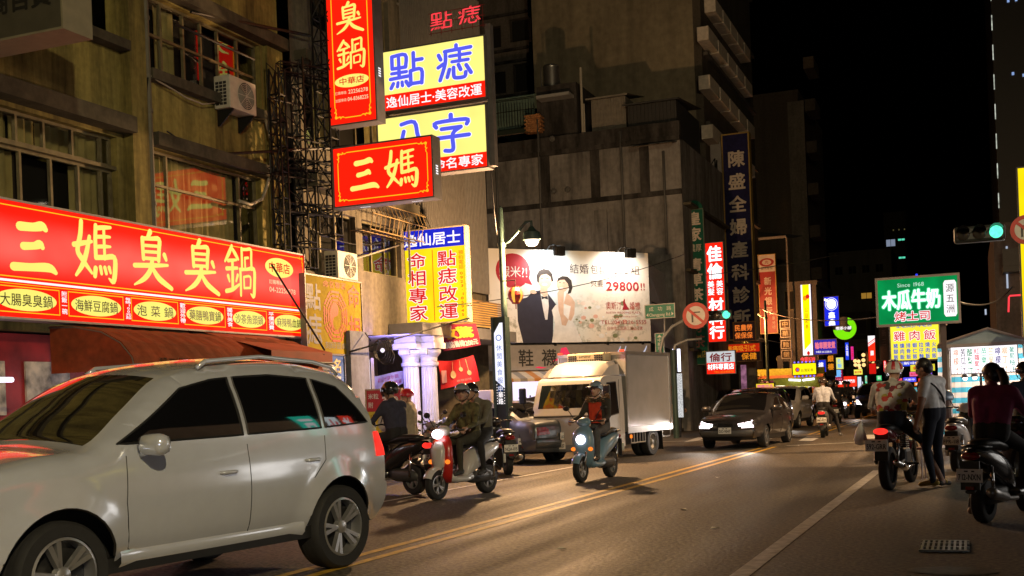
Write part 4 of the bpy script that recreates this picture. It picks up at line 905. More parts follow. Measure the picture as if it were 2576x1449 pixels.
# --- wide red hanging sign
r, W, H = plate('hanging_sign', 'wide red hanging sign with two yellow brush characters', (838, 376), (1090, 493), 'y', 20.2, .34, RED, HOUS)
border(r, W, H, .1, .02, .22)
part(r, 'lettering', YELT, lambda m: (written(m, '三', W * .17, H * .22, W * .3, H * .56, .008, 1.05), written(m, '媽', W * .53, H * .17, W * .34, H * .68, .008, 1.1)))
part(r, 'vent', WHT_L, lambda m: [m.b2((W + .0315, .45 + k * .05, -.2), (W + .034, .48 + k * .05, -.1)) for k in range(4)], True)
part(r, 'underside_lamp', WHT_L, lambda m: [m.b2((x + k * .04, -.034, -.2), (x + .025 + k * .04, -.0315, -.16)) for x in (W * .22, W * .75) for k in range(6)], True)
# --- mole and fortune boxes
def outline(m, fn, k): pass
r, W, H = plate('hanging_sign', 'yellow lightbox with two fat blue characters over a red strip', (962, 133), (1222, 243), 'y', 22.5, .3, YELF, HOUS)
part(r, 'red_strip', RED, lambda m: m.rect(0, 0, W, H * .27, .004))
for nm, mt, k, z in (('letter_outline', WHT_L, 1.5, .006), ('lettering', BLU_L, 1.12, .02)):
    part(r, nm, mt, lambda m: [written(m, c, W * a, H * .35, W * .34, H * .57, z, k, .0004) for c, a in (('點', .07), ('痣', .55))])
part(r, 'strip_lettering', WHT_L, lambda m: txt(m, '逸仙居士·美容改運', W * .02, H * .035, H * .2, W * .95, .018, .01))
r2, W, H = plate('hanging_sign', 'yellow lightbox with blue characters half hidden behind the wide red hanging sign', (950, 302), (1226, 418), 'y', 22.5, .3, YELF, HOUS)
part(r2, 'red_strip', RED, lambda m: m.rect(0, 0, W, H * .24, .004))
for nm, mt, k, z in (('letter_outline', WHT_L, 1.5, .006), ('lettering', BLU_L, 1.12, .02)):
    part(r2, nm, mt, lambda m: [written(m, c, W * a, H * .31, W * .34, H * .6, z, k, .0004) for c, a in (('八', .14), ('字', .52))])
part(r2, 'strip_lettering', WHT_L, lambda m: txt(m, '逸仙居士·命名專家', W * .02, H * .03, H * .19, W * .95, .018, .01))
m = MB(); A = ony(1226, 75, 22.7); B = ony(1232, 420, 22.7); m.b2((A.x - .02, 22.6, B.z), (A.x + .1, 22.78, A.z + .1)); m.tube([(A.x, 22.7, A.z - 1.3), (-12.7, 22.7, A.z - 1.3)], .03, 6); m.tube([(A.x, 22.7, A.z - 1.5), (-12.7, 22.9, A.z - .9)], .02, 6)
tag(m.done('sign_post', HOUS), 'grey steel upright tying the two yellow lightboxes together', 'sign post')
# neon characters on top
A, B = ony(1083, 82, 22.5), ony(1212, 15, 22.5)
r = thing('neon_sign', 'red neon tube characters standing on top of the yellow lightbox', 'neon sign', FR((A.x, 22.5, A.z - .02), (1, 0, 0)))
W = B.x - A.x; H = B.z - A.z + .06
def neon(m, ch, x, y, w_, h_):
    for i, st in enumerate(BRUSH[ch]):
        for o in (-.028, .028):
            pts = [Vector((x + (a + o) * w_, y + (b + o * .4) * h_, .02 + .004 * (i % 3))) for a, b, c in st]
            m.tube(pts, .0085, 5)
part(r, 'tube', glow('neon_red', (255, 62, 72), 1.3), lambda m: (neon(m, '點', .02, .04, W * .42, H * .86), neon(m, '痣', W * .56, .06, W * .42, H * .86)), True)
part(r, 'rack', mat('rack_red', (.2, .02, .02), .5), lambda m: [m.tube([(W * k / 5, -.05, -.03), (W * k / 5, H, -.03)], .008, 4) for k in range(6)] + [m.tube([(-.05, h_, -.035), (W + .05, h_, -.035)], .008, 4) for h_ in (0, H * .5, H)], True)
# --- yellow/blue fortune sign
r, W, H = plate('hanging_sign', 'upright yellow fortune-teller sign with a blue top and red brush characters', (1006, 585), (1176, 806), 'y', 25.0, .24, glow('fortune_yellow', (255, 222, 20), 1.05, .14, 1.6, 'FRONT'), mat('bulb_frame', (.4, .33, .2), .5))
part(r, 'blue_panel', glow('fortune_blue', (12, 34, 205), 1.0), lambda m: m.rect(0, H * .8, W, H, .004))
part(r, 'top_lettering', WHT_L, lambda m: txt(m, '逸仙居士', W * .05, H * .825, H * .145, W * .9, .02, .01))
for nm, mt, bo, z in (('letter_outline', WHT_L, .055, .008), ('lettering', RED_L, .018, .011)):
    part(r, nm, mt, lambda m: (txt(m, '命相專家', W * .1, H * .775, H * .175, W * .3, bo, z, vert=True, gap=H * .012), txt(m, '點痣改運', W * .57, H * .775, H * .175, W * .3, bo, z, vert=True, gap=H * .012)))
part(r, 'side_lettering', RED_L, lambda m: (txt(m, '預約電話', W * .9, H * .75, H * .05, W * .075, 0, .01, vert=True), txt(m, '0923·185945', W * .89, H * .53, H * .04, W * .09, .01, .01, vert=True, gap=H * .004), m.rect(W * .495, H * .02, W * .505, H * .78, .01)))
part(r, 'bulb', glow('small_bulbs', (225, 215, 235), .8), lambda m: [m.ball((W + .045, H * (k + .5) / 22, -.06), .02, 6, 4) for k in range(22)], True)
# --- painted trigram board
r, W, H = plate('trigram_board', 'unlit yellow fortune board with red trigrams round a yin-yang', (766, 690), (913, 893), 'x', -12.35, .12, stained('painted_yellow', (.34, .25, .01), (.2, .14, .01), amount=.5, fine=4), HOUS)
RP = mat('painted_red', (.4, .06, .015), .6); BP = mat('painted_blue_grey', (.2, .2, .22), .6)
part(r, 'red_lettering', RP, lambda m: (txt(m, '命', W * .74, H * .64, H * .33, W * .24, .02, .006), txt(m, '相', W * .74, H * .14, H * .4, W * .24, .02, .006), txt(m, '命名專家', W * .3, H * .87, H * .1, W * .42, 0, .006)))
part(r, 'blue_lettering', BP, lambda m: (txt(m, '點', W * .0, H * .55, H * .36, W * .26, .02, .006), txt(m, '痣', W * .0, H * .1, H * .42, W * .26, .02, .006), txt(m, '刻印造命', W * .3, H * .06, H * .1, W * .4, 0, .006)))
def f(m):
    cx, cy = W * .51, H * .5
    for k in range(8):
        a = R(k * 45); 
        for q in range(3):
            rad = W * (.135 + q * .034); half = rad * .37; nx, ny = math.cos(a), math.sin(a) * 1.12; tx, ty = -math.sin(a), math.cos(a) * 1.12
            seg = [(-half, half)] if (k * 3 + q * 5) % 2 == 0 else [(-half, -half * .08), (half * .08, half)]
            for s0, s1 in seg: m.line((cx + nx * rad + tx * s0, cy + ny * rad + ty * s0), (cx + nx * rad + tx * s1, cy + ny * rad + ty * s1), W * .021, .0065 + k * .0003)
    rr_ = W * .105; pts = [(cx + rr_ * math.cos(R(a)), cy + 1.2 * rr_ * math.sin(R(a))) for a in range(90, 271, 9)]
    pts += [(cx + rr_ / 2 * math.cos(R(a)), cy - .6 * rr_ + .6 * rr_ * math.sin(R(a))) for a in range(-90, -271, -15)][1:]
    pts += [(cx + rr_ / 2 * math.cos(R(a)), cy + .6 * rr_ + .6 * rr_ * math.sin(R(a))) for a in range(-90, 91, 15)][1:-1]
    m.flat(pts, .006)
    m.lathe([(rr_ * 1.03, .006), (rr_ * 1.09, .006)], 36, Matrix.Translation((cx, cy, 0)) @ Matrix.Diagonal((1, 1.2, 1, 1)))
part(r, 'trigram_emblem', RP, f)
# blue board under it, white vertical box, 300 board
r, W, H = plate('notice_board', 'blue and yellow notice board beside the tiled pier', (806, 893), (868, 985), 'x', -12.3, .08, mat('blue_board', (.02, .09, .35), .5), HOUS)
part(r, 'lettering', mat('yellow_print', (.6, .5, .2), .5), lambda m: txt(m, '改名', W * .1, H * .5, H * .42, W * .8, .03, .006)); part(r, 'lower_lettering', mat('white_print', (.6, .6, .55), .5), lambda m: txt(m, '名名', W * .1, H * .05, H * .42, W * .8, .03, .006))
r, W, H = plate('vertical_lightbox', 'slim white vertical lightbox with red script at the shop entrance', (921, 905), (934, 990), 'y', 22.3, .12, glow('pinkish_white_face', (255, 240, 250), 1.1, sample='FRONT'), HOUS)
part(r, 'lettering', RED_L, lambda m: txt(m, '言·心', W * .1, H * .9, H * .25, W * .8, 0, .006, vert=True))
r, W, H = plate('price_board', 'red and yellow price board reading 300 behind the helmeted pair', (922, 983), (1012, 1092), 'y', 20.9, .05, mat('board_yellow', (.62, .47, .03), .5), mat('board_edge', (.4, .3, .2), .6))
part(r, 'red_panel', mat('board_red', (.42, .02, .025), .5), lambda m: m.rect(0, H * .52, W, H, .004))
part(r, 'white_lettering', mat('board_white', (.7, .66, .6), .5), lambda m: (txt(m, '300', W * .42, H * .66, H * .22, W * .5, .04, .008, slant=.15), txt(m, '米粒', W * .04, H * .8, H * .13, W * .32, .02, .008), txt(m, '附', W * .04, H * .6, H * .14, W * .15, .02, .008)))
part(r, 'dark_lettering', BLK_L, lambda m: txt(m, '山庄留言', W * .1, H * .48, H * .1, W * .14, 0, .008, vert=True)); part(r, 'grey_disc', mat('board_grey', (.35, .33, .3), .6), lambda m: m.ell(W * .55, H * .25, W * .25, H * .2, .006))
part(r, 'leg', HOUS, lambda m: (m.b2((.05, -1.2, -.05), (.1, -.031, 0)), m.b2((W - .1, -1.2, -.05), (W - .05, -.031, 0))), True)

# --- cloth banners
def banner(label, corners, mt, n=12, amp=.05, name='banner', sagtop=.0):
    a, b, c, d = [Vector(q) for q in corners]; ux = (b - a); nrm = ux.cross(d - a).normalized()
    m = MB(); fr = lambda u, v: a.lerp(b, u).lerp(d.lerp(c, u), v) + nrm * amp * math.sin(u * 7 + v * 3) - Vector((0, 0, sagtop * 4 * u * (1 - u) * (1 - v)))
    for i in range(n):
        for j in range(n): m.quad(fr(i / n, j / n), fr((i + 1) / n, j / n), fr((i + 1) / n, (j + 1) / n), fr(i / n, (j + 1) / n))
    o = m.done(name, mt, fix=False, smooth=True); tag(o, label, 'banner'); return o, fr, nrm
def on_banner(o, fr, nrm, name, mt, fn):
    m = MB(); fn(m); m.v = [fr(p.x, 1 - p.y) + (-nrm if nrm.dot(CAMP - fr(.5, .5)) < 0 else nrm) * .012 for p in m.v]; return m.done(name, mt, o, fix=False)
MARO = mat('maroon_cloth', (.3, .02, .05), .7); REDC = mat('red_cloth', (.5, .02, .02), .55)
q = lambda px, py, yy=25.6: ony(px, py, yy)
o, fr, nn = banner('maroon cloth banner with yellow characters and a price in white', [q(1088, 818), q(1196, 814), q(1210, 868), q(1116, 884)], MARO, 10, .03)
on_banner(o, fr, nn, 'lettering', mat('banner_yellow', (.65, .5, .05), .6), lambda m: txt(m, '收驚', .12, .4, .5, .78, .04, 0))
on_banner(o, fr, nn, 'price_lettering', mat('banner_white', (.65, .62, .6), .6), lambda m: txt(m, '廣結善緣200元', .1, .06, .27, .85, .03, 0))
o, fr, nn = banner('red cloth banner with golden pendants hung from the portico', [q(1101, 907), q(1189, 893), q(1208, 958), q(1109, 980)], REDC, 14, .05, sagtop=.06)
def f(m):
    for x, y, s in ((.4, .45, .15), (.62, .6, .09), (.78, .4, .1)): m.ell(x, y, s * .5, s, 0, 14); m.line((x, y + s), (x + .02, .95), .012)
on_banner(o, fr, nn, 'pendant_print', mat('pale_gold_print', (.6, .42, .2), .6), f)
on_banner(o, fr, nn, 'label_print', mat('pale_pink_print', (.6, .3, .28), .6), lambda m: (m.rect(.05, .2, .2, .65, 0), txt(m, '恭賀新禧', .45, .12, .1, .35, 0, .001)))
q2 = lambda px, py: ony(px, py, 24.4)
o, fr, nn = banner('pale violet cloth banner inside the column shop', [q2(938, 948), q2(1014, 932), q2(1014, 965), q2(937, 992)], mat('pale_cloth', (.6, .56, .62), .7), 8, .04)
on_banner(o, fr, nn, 'lettering', mat('pink_print', (.55, .12, .25), .6), lambda m: (txt(m, '歡迎光臨參觀', .15, .55, .3, .7, 0, 0), txt(m, '新開幕', .55, .08, .35, .4, 0, 0)))
o, fr, nn = banner('small red flag hanging under the end of the red awning', [onx(788, 905, -12.0), onx(813, 905, -12.0), onx(812, 935, -12.0), onx(775, 935, -12.0)], REDC, 6, .03, 'flag')

# --- awnings under the restaurant sign
AWR = stained('awning_red_canvas', (.3, .05, .012), (.1, .03, .008), scale=(.6, .6, 1), amount=.6)
aw = thing('awning', 'rounded barrel awning of faded red canvas under the long sign', 'awning')
m = MB(); ya, yb = 13.4, 18.6; prof = [(-12.9, 2.82), (-12.4, 2.8), (-11.9, 2.7), (-11.55, 2.52), (-11.35, 2.3), (-11.3, 2.1)]
n = 14
for i in range(n):
    u0 = ya + (yb - ya) * i / n; u1 = ya + (yb - ya) * (i + 1) / n
    for (xa, za), (xb, zb_) in zip(prof, prof[1:]):
        um = (u0 + u1) / 2; m.quad((xa, u0, za), (xb, u0, zb_), (xb, um, zb_ - .012), (xa, um, za - .012)); m.quad((xa, um, za - .012), (xb, um, zb_ - .012), (xb, u1, zb_), (xa, u1, za))
m.done('canvas', AWR, aw, smooth=True, fix=False)
m = MB(); 
for u in (ya, yb): m.flat([(0, 0)] * 0 or [], 0) if False else m.add([(x, u, z) for x, z in prof] + [(-12.9, u, 2.1)], [tuple(range(len(prof) + 1))])
m.done('end_panel', AWR, aw, fix=False)
m = MB()
for i in range(n + 1):
    u = ya + (yb - ya) * i / n; m.tube([(x - .02, u, z - .02) for x, z in prof], .012, 4)
m.tube([(-11.3, ya, 2.1), (-11.3, yb, 2.1)], .02, 5); m.done('rib', mat('awning_rib', (.12, .1, .07), .6), aw)
def f(m): txt(m, '精工帆布', 0, 0, .16, .8, .01, 0); txt(m, '04-22109588', .9, 0, .14, .9, .01, 0)
m = MB(); f(m); m.v = [Vector((-11.285, 13.9 + p.x, 2.13 + p.y)) for p in m.v]; m.done('lettering', mat('faded_lettering', (.3, .22, .12), .7), aw, fix=False); rebase(aw, (-12.9, 16, 2.1))
aw2 = thing('awning', 'straight red sloping awning at the far end of the long sign', 'awning')
m = MB(); A = onx(836, 890, -11.1); 
m.quad((-12.9, 16.6, 2.95), (-11.1, 16.6, 2.45), (-11.1, A.y, 2.45), (-12.9, A.y, 2.95)); m.quad((-11.1, 16.6, 2.45), (-11.1, 16.6, 2.25), (-11.1, A.y, 2.25), (-11.1, A.y, 2.45)); m.quad((-12.9, A.y, 2.95), (-11.1, A.y, 2.45), (-11.1, A.y, 2.25), (-12.9, A.y, 2.25)); m.done('canvas', mat('awning_bright_red', (.34, .05, .015), .65, var=.25, scale=2), aw2, fix=False)
m = MB(); m.tube([(-11.08, 16.6, 2.25), (-11.08, A.y, 2.25)], .025, 5); m.tube([(-12.8, A.y - .3, 2.9), (-11.1, A.y - .3, 2.4)], .025, 5); m.tube([(-12.3, A.y - .1, 4.2), (-11.2, A.y - .1, 2.5)], .02, 5); m.done('frame', BLACK, aw2); rebase(aw2, (-12.9, 18, 2.25))
# restaurant front under the awnings
rs = thing('restaurant_front', 'lit open restaurant front with red menu boards beneath the awnings', 'shopfront')
m = MB(); m.b2((-13.3, 10, .13), (-13.24, 19.8, 2.72)); m.done('back_panel', mat('menu_red', (.35, .02, .02), .5, var=.5, scale=2), rs)
m = MB()
for i in range(7): m.b2((-13.235, 10.6 + i * 1.3, 1.5), (-13.2, 11.5 + i * 1.3, 2.3))
m.done('menu_board', mat('menu_print', (.5, .42, .32), .5, var=.7, scale=5), rs)
m = MB()
for y in (10.8, 13.2, 15.6, 18): m.tube([(-12.2, y, 1.98), (-12.2, y + 1.15, 1.98)], .035, 8)
m.done('fluorescent_tube', glow('cold_tube', (235, 235, 255), 3.0, sample='AUTO'), rs); rebase(rs, (-13.27, 15, .13))
for y in (11.5, 15, 18.4): lamp('restaurant_light', 'POINT', (-12.1, y, 1.9), 14, (.95, .9, 1.0), rad=.3)
m = MB(); q_ = onx(815, 925, -12.2); m.tube([(q_.x, q_.y - .4, q_.z), (q_.x, q_.y + .25, q_.z)], .09, 12); tag(m.done('plastic_roll', mat('clear_roll', (.5, .5, .52), .2, var=.4, scale=12), smooth=True, ang=40), 'rolled clear plastic blind under the red awning', 'blind')

# --- unlit box sign, upper left
A = ony(157, 67, 11.2)
r, W, H = board('box_sign', 'unlit box sign with dark characters high at the corner of the plaster block', FR((A.x - 2.1, 11.2, A.z), (1, 0, 0)), 2.1, 1.0, .5, mat('dull_face', (.06, .055, .04), .5), mat('dull_housing', (.2, .18, .12), .6))
part(r, 'lettering', mat('dull_letter', (.008, .008, .008), .6), lambda m: txt(m, '三商百貨', .55, .3, .32, 1.4, .03, .006))

# --- middle distance signs
def stroked(r, W, H, s, mt, x, y, h, w=None, bo=.03, vert=False, gap=0, z=.01, nm='lettering'): return part(r, nm, mt, lambda m: txt(m, s, W * x, H * y, H * h, W * w if w else None, bo, z, vert, gap=H * gap))
GRN = stained('dark_green_paint', (.01, .1, .065), (.008, .06, .04), amount=.3); PALEL = mat('pale_letter', (.55, .48, .42), .6)
r, W, H = plate('vertical_sign', 'unlit dark green round-topped vertical sign for herbal tea', (1724, 530), (1782, 915), 'y', 43.5, .14, GRN, mat('sign_edge_green', (.1, .13, .1), .6))
part(r, 'round_top', GRN, lambda m: m.prism([(W / 2 + W / 2 * math.cos(R(a)), H + .032 + W / 2 * math.sin(R(a))) for a in range(0, 181, 12)], -.14, -.002), True)
stroked(r, W, H, '皇家', PALEL, .12, 1.0, .09, .76, .03, True, .012); stroked(r, W, H, '濃厚', PALEL, .12, .725, .055, .76, 0, nm='small_lettering'); stroked(r, W, H, '青草茶', PALEL, .12, .7, .085, .76, .03, True, .012, nm='middle_lettering'); stroked(r, W, H, '芽茶', mat('dull_red_letter', (.3, .1, .08), .6), .12, .3, .085, .76, .02, True, .012, nm='red_lettering'); stroked(r, W, H, '專賣店', mat('dull_yellow_letter', (.35, .28, .02), .6), .06, .04, .05, .88, .01, nm='foot_lettering')
r, W, H = plate('vertical_sign', 'glowing red vertical sign with white rounded characters behind the traffic light', (1773, 613), (1827, 858), 'y', 44.5, .16, glow('bright_red_face', (250, 34, 14), 1.25, .04, sample='FRONT'), HOUS)
LW = glow('sign_white_hot', (255, 255, 255), 1.5)
stroked(r, W, H, '佳倫', LW, .08, .985, .165, .86, .035, True, .012); stroked(r, W, H, '美髮', LW, .06, .62, .075, .4, .01, True, nm='small_lettering'); stroked(r, W, H, '美容', LW, .55, .62, .075, .4, .01, True, nm='small_lettering'); stroked(r, W, H, '材料行', LW, .08, .45, .135, .86, .035, True, .006, nm='lower_lettering')
NAV = stained('navy_paint', (.016, .015, .075), (.006, .006, .025), amount=.4)
r, W, H = plate('vertical_sign', 'tall unlit navy vertical clinic sign with pale brush characters', (1817, 342), (1900, 850), 'y', 50.5, .5, NAV, mat('mustard_edge', (.3, .2, .04), .6), lip=.06)
stroked(r, W, H, '陳盛全婦產科診所', PALEL, .16, .95, .083, .7, .03, True, .028)
part(r, 'side_tube', mat('pale_side_panel', (.4, .36, .34), .5), lambda m: [m.bb((-.35, H * k, -.2), (.5, H * .16, .2), .05) for k in (.9, .68, .45, .22)], True)
r, W, H = plate('clinic_board', 'dull violet clinic panel with orange characters under the street lamp', (1845, 812), (1900, 855), 'y', 50.4, .1, mat('violet_panel', (.1, .045, .07), .5), mat('orange_edge', (.4, .2, .04), .5))
stroked(r, W, H, '民農勞', glow('orange_letter', (255, 130, 50), .9), .04, .52, .36, .85, .02); stroked(r, W, H, '保保保', glow('orange_letter'), .04, .1, .36, .85, .02, nm='lower_lettering')
r, W, H = plate('clinic_sign', 'red and violet clinic signboard with orange characters below the violet panel', (1818, 868), (1912, 906), 'y', 49.8, .12, mat('violet_panel'), mat('orange_edge'))
part(r, 'red_band', glow('dull_red_band', (190, 38, 12), .9), lambda m: m.rect(0, H * .52, W, H, .004)); stroked(r, W, H, '無痛吸引式', glow('amber_letter', (235, 140, 30), .9), .1, .56, .38, .8, .01); stroked(r, W, H, '保健', glow('amber_letter'), .5, .06, .42, .42, .02, nm='lower_lettering')
r, W, H = plate('shop_sign', 'white and red shop sign with a phone number under the glowing red vertical sign', (1777, 886), (1850, 938), 'y', 43.0, .12, glow('white_red_face', (205, 210, 212), .95, sample='FRONT'), HOUS)
part(r, 'red_band', glow('bright_red_face'), lambda m: m.rect(0, 0, W, H * .5, .004)); stroked(r, W, H, '倫行', glow('dark_red_letter', (120, 14, 18), .9), .1, .54, .4, .8, .03); stroked(r, W, H, '材料專賣店', LW, .02, .17, .29, .95, .02, nm='lower_lettering'); stroked(r, W, H, 'TEL:22245870', glow('amber_letter'), .25, .02, .12, .7, .01, nm='phone_lettering')
r, W, H = plate('bank_sign', 'dark red vertical bank sign with a white emblem panel on top', (1907, 643), (1956, 837), 'y', 62, .3, mat('bank_red', (.25, .018, .02), .5), mat('bank_edge', (.45, .3, .08), .5))
part(r, 'white_panel', mat('bank_white', (.45, .43, .42), .5), lambda m: m.rect(0, H * .785, W, H, .005)); stroked(r, W, H, '新光金控', mat('bank_grey_letter', (.08, .06, .06), .5), .14, .81, .04, .72, .01, z=.01, nm='small_lettering')
part(r, 'emblem', mat('bank_red'), lambda m: (m.lathe([(.19, .008), (.3, .008)], 30, Matrix.Translation((W * .5, H * .905, 0)) @ Matrix.Diagonal((1.3, .75, 1, 1))), txt(m, '光', W * .38, H * .885, H * .045, W * .24, .02, .009)))
stroked(r, W, H, '新光銀行', mat('bank_letter', (.45, .38, .36), .5), .3, .74, .105, .45, .03, True, .022); stroked(r, W, H, '中華分行', mat('bank_letter'), .7, .28, .05, .2, .0, True, .008, nm='branch_lettering')
YS = 58
for i, (s, py0, lit) in enumerate((('中', 803, 1), ('華', 826, 1), ('麵', 854, 0), ('攤', 879, 0))):
    r, W, H = plate('character_box', 'brown square sign box with the character %s, part of a column of four' % s, (1963 + i * 1.4, py0 + 4), (1986 + i * 1.4, py0 + 21), 'y', YS, .25, mat('brown_face', (.035, .02, .01), .5), mat('white_box_edge', (.35, .33, .3), .5), 'column of single-character sign boxes')
    stroked(r, W, H, s, mat('straw_letter', (.35, .3, .2), .5), .12, .1, .8, .76, 0)
r, W, H = plate('lottery_pillar_sign', 'tall bright yellow and white lottery sign', (2014, 717), (2045, 893), 'y', 61.5, .35, glow('lottery_yellow', (255, 238, 0), 1.25, .05, sample='FRONT'), mat('blue_edge', (.1, .12, .4), .5))
part(r, 'white_edge', LW, lambda m: (m.rect(0, 0, W * .14, H, .004), m.rect(W * .86, 0, W, H, .004), m.flat([(W * .14, 0), (W * .86, 0), (W * .86, H * .17), (W * .14, H * .07)], .005)))
stroked(r, W, H, '公益彩券', glow('brown_orange_letter', (190, 80, 10), .9), .32, .69, .075, .36, .0, True, .006)
part(r, 'heart_emblem', RED_L, lambda m: (m.ell(W * .68, H * .83, W * .2, H * .032, .008), m.ell(W * .55, H * .03, W * .16, H * .03, .008))); part(r, 'orange_heart', glow('heart_orange', (250, 160, 20), .95), lambda m: m.ell(W * .4, H * .81, W * .22, H * .036, .007))
r, W, H = plate('straw_sign', 'blue vertical drink sign with a white cup disc and straw', (2073, 748), (2111, 818), 'y', 62, .25, glow('deep_blue_face', (14, 40, 225), 1.1, sample='FRONT'), HOUSD)
part(r, 'cup_disc', LW, lambda m: (m.ell(W * .5, H * .75, W * .34, H * .175, .005), m.lathe([(W * .42, .005), (W * .45, .005)], 30, Matrix.Translation((W * .5, H * .75, 0)) @ Matrix.Diagonal((1, H * .225 / (W * .45), 1, 1)))))
part(r, 'straw', LW, lambda m: m.line((W * .0, H * .93), (W * .4, H * .83), .12, .012)); stroked(r, W, H, '鑫鑫', LW, .25, .5, .23, .5, .03, True, .02)
for nm, lab, c, rad, yy in (('round_sign', 'round green and grey tea shop disc sign', (2125, 826), 27, 66),):
    q_ = ony(*c, yy); rr_ = rad * yy / FOC * 1.04; r = thing(nm, lab, 'sign', FR((q_.x, yy, q_.z), (1, 0, 0)))
    m = MB(); m.prism([(rr_ * math.cos(R(a)), rr_ * math.sin(R(a))) for a in range(0, 360, 9)], -.2, 0); m.done('disc', mat('grey_disc', (.11, .11, .11), .5), r)
    part(r, 'green_swirl', glow('lime_face', (128, 236, 12), 1.0, sample='FRONT'), lambda m: m.flat([(rr_ * .97 * math.cos(R(a)), rr_ * .97 * math.sin(R(a))) for a in range(185, 441, 8)] + [(rr_ * .25, rr_ * .4), (rr_ * .5, rr_ * .15), (rr_ * .62, -.1 * rr_), (rr_ * .4, -rr_ * .35), (rr_ * .05, -rr_ * .3), (-rr_ * .2, -rr_ * .1), (-rr_ * .6, -rr_ * .12)], .006))
    part(r, 'lettering', WHT_L, lambda m: txt(m, '喫茶小舖', -rr_ * .75, -rr_ * .12, rr_ * .3, rr_ * 1.3, .03, .012))
def simple(label, lt, rb, yy, face, texts=(), name='shop_sign', thick=.2, hous=HOUSD, grp=None):
    r, W, H = plate(name, label, lt, rb, 'y', yy, thick, face, hous, grp, lip=.04)
    for i, (s, x, y, h, w, mt, bo) in enumerate(texts): stroked(r, W, H, s, mt, x, y, h, w, bo, z=.012 + i * .002)
    return r, W, H
PINK = glow('pink_letter', (250, 130, 150), .9); SKYB = glow('sky_letter', (120, 190, 255), 1.0); AMB = glow('amber_letter')
simple('purple-blue sign with pink characters beside the lottery pillar', (2047, 856), (2105, 889), 61, glow('indigo_face', (44, 40, 170), .9, sample='FRONT'), [('輪車開東煮', .05, .36, .5, .9, PINK, .03), ('中華店 04-22206116', .08, .08, .16, .7, WHT_L, .01)])
r, W, H = simple('yellow lottery sign with chasing bulbs above the white car', (1994, 916), (2053, 941), 60, glow('bright_yellow_face', (255, 240, 10), 1.2, .1, sample='FRONT'), [('台灣彩券', .34, .22, .34, .56, BLK_L, .0)])
part(r, 'emblem', RED_L, lambda m: m.ell(W * .2, H * .47, W * .1, H * .22, .008)); part(r, 'emblem_core', glow('blue_core', (90, 130, 220), .9), lambda m: m.ell(W * .21, H * .46, W * .05, H * .12, .01)); part(r, 'bulb', glow('violet_bulb', (120, 110, 255), 1.5), lambda m: [m.ball((W * (k + .5) / 6, yy_, 0), .05, 6, 4) for k in range(6) for yy_ in (-.08, H + .08)], True)
r = simple('red neon number sign over the yellow lottery sign', (2012, 897), (2052, 910), 61, mat('neon_back', (.05, .01, .01), .6), [('今彩539', .03, .05, .85, .94, glow('neon_coral', (255, 80, 80), 1.1), .05)])
simple('blue sign with a white character right of the yellow lottery sign', (2050, 907), (2078, 935), 64, glow('royal_blue_face', (25, 50, 215), 1.0, sample='FRONT'), [('樓', .3, .2, .65, .5, WHT_L, .02)])
simple('brown vertical gold shop sign with orange characters', (2078, 890), (2102, 944), 66, mat('brown_face'), [('銀', .15, .62, .3, .7, AMB, .03), ('樓', .15, .25, .3, .7, AMB, .03)])
r, W, H = simple('pale yellow round rice shop sign', (2102, 900), (2122, 928), 76, glow('pale_yellow_face', (235, 240, 130), 1.0), [('飯', .2, .1, .4, .6, SKYB, .03), ('名', .2, .55, .35, .5, SKYB, .02)])
simple('crimson sign with pale blue characters and a number', (2084, 929), (2120, 957), 78, glow('crimson_face', (165, 20, 60), .9, sample='FRONT'), [('獸醫', .1, .3, .62, .82, SKYB, .06), ('2225-4169', .15, .03, .2, .8, PINK, .02)])
r, W, H = simple('red signboard with white stripes over a shop far down the street', (2100, 948), (2156, 972), 92, glow('orange_red_face', (250, 50, 24), 1.1, sample='FRONT'), [('東森慶門市', .34, .35, .35, .58, WHT_L, .03)])
part(r, 'stripe', WHT_L, lambda m: [m.line((W * (.02 + k * .07), H * .95), (W * (.18 + k * .07), H * .25), .09, .01) for k in range(3)])
simple('white upright panel at the end of the red striped signboard', (2157, 948), (2168, 990), 92, glow('bluish_white_face', (225, 235, 255), 1.0))
r, W, H = simple('red vertical sign with a white top and diagonal stripes', (2183, 845), (2203, 908), 84, glow('orange_red_face'), [('遠傳', .3, .22, .2, .45, WHT_L, .03)])
part(r, 'white_top', WHT_L, lambda m: (m.flat([(0, H), (W, H), (W, H * .9), (0, H * .72)], .006), m.line((0, H * .66), (W, H * .84), .06, .007), m.line((0, H * .6), (W, H * .78), .06, .008)))
simple('dark red vertical sign hanging left of the yellow chicken rice sign', (2212, 812), (2236, 905), 70, mat('oxblood_face', (.06, .02, .02), .6), [('新', .2, .62, .2, .6, mat('dull_letter_red', (.2, .1, .1), .6), 0), ('三', .2, .38, .2, .6, mat('dull_letter_red'), 0)])
simple('orange-lit red sign low under the white-topped red sign', (2186, 915), (2204, 940), 88, glow('deep_red_face', (215, 25, 18), 1.0))
simple('lit price board reading DVD behind the parked cars', (1902, 966), (1948, 993), 52, glow('amber_yellow_face', (250, 215, 40), 1.0, sample='FRONT'), [('情趣用品', .05, .58, .36, .9, PINK, .04), ('真空DVD', .08, .08, .36, .86, glow('maroon_letter', (120, 20, 60), .8), .03)])
r = None
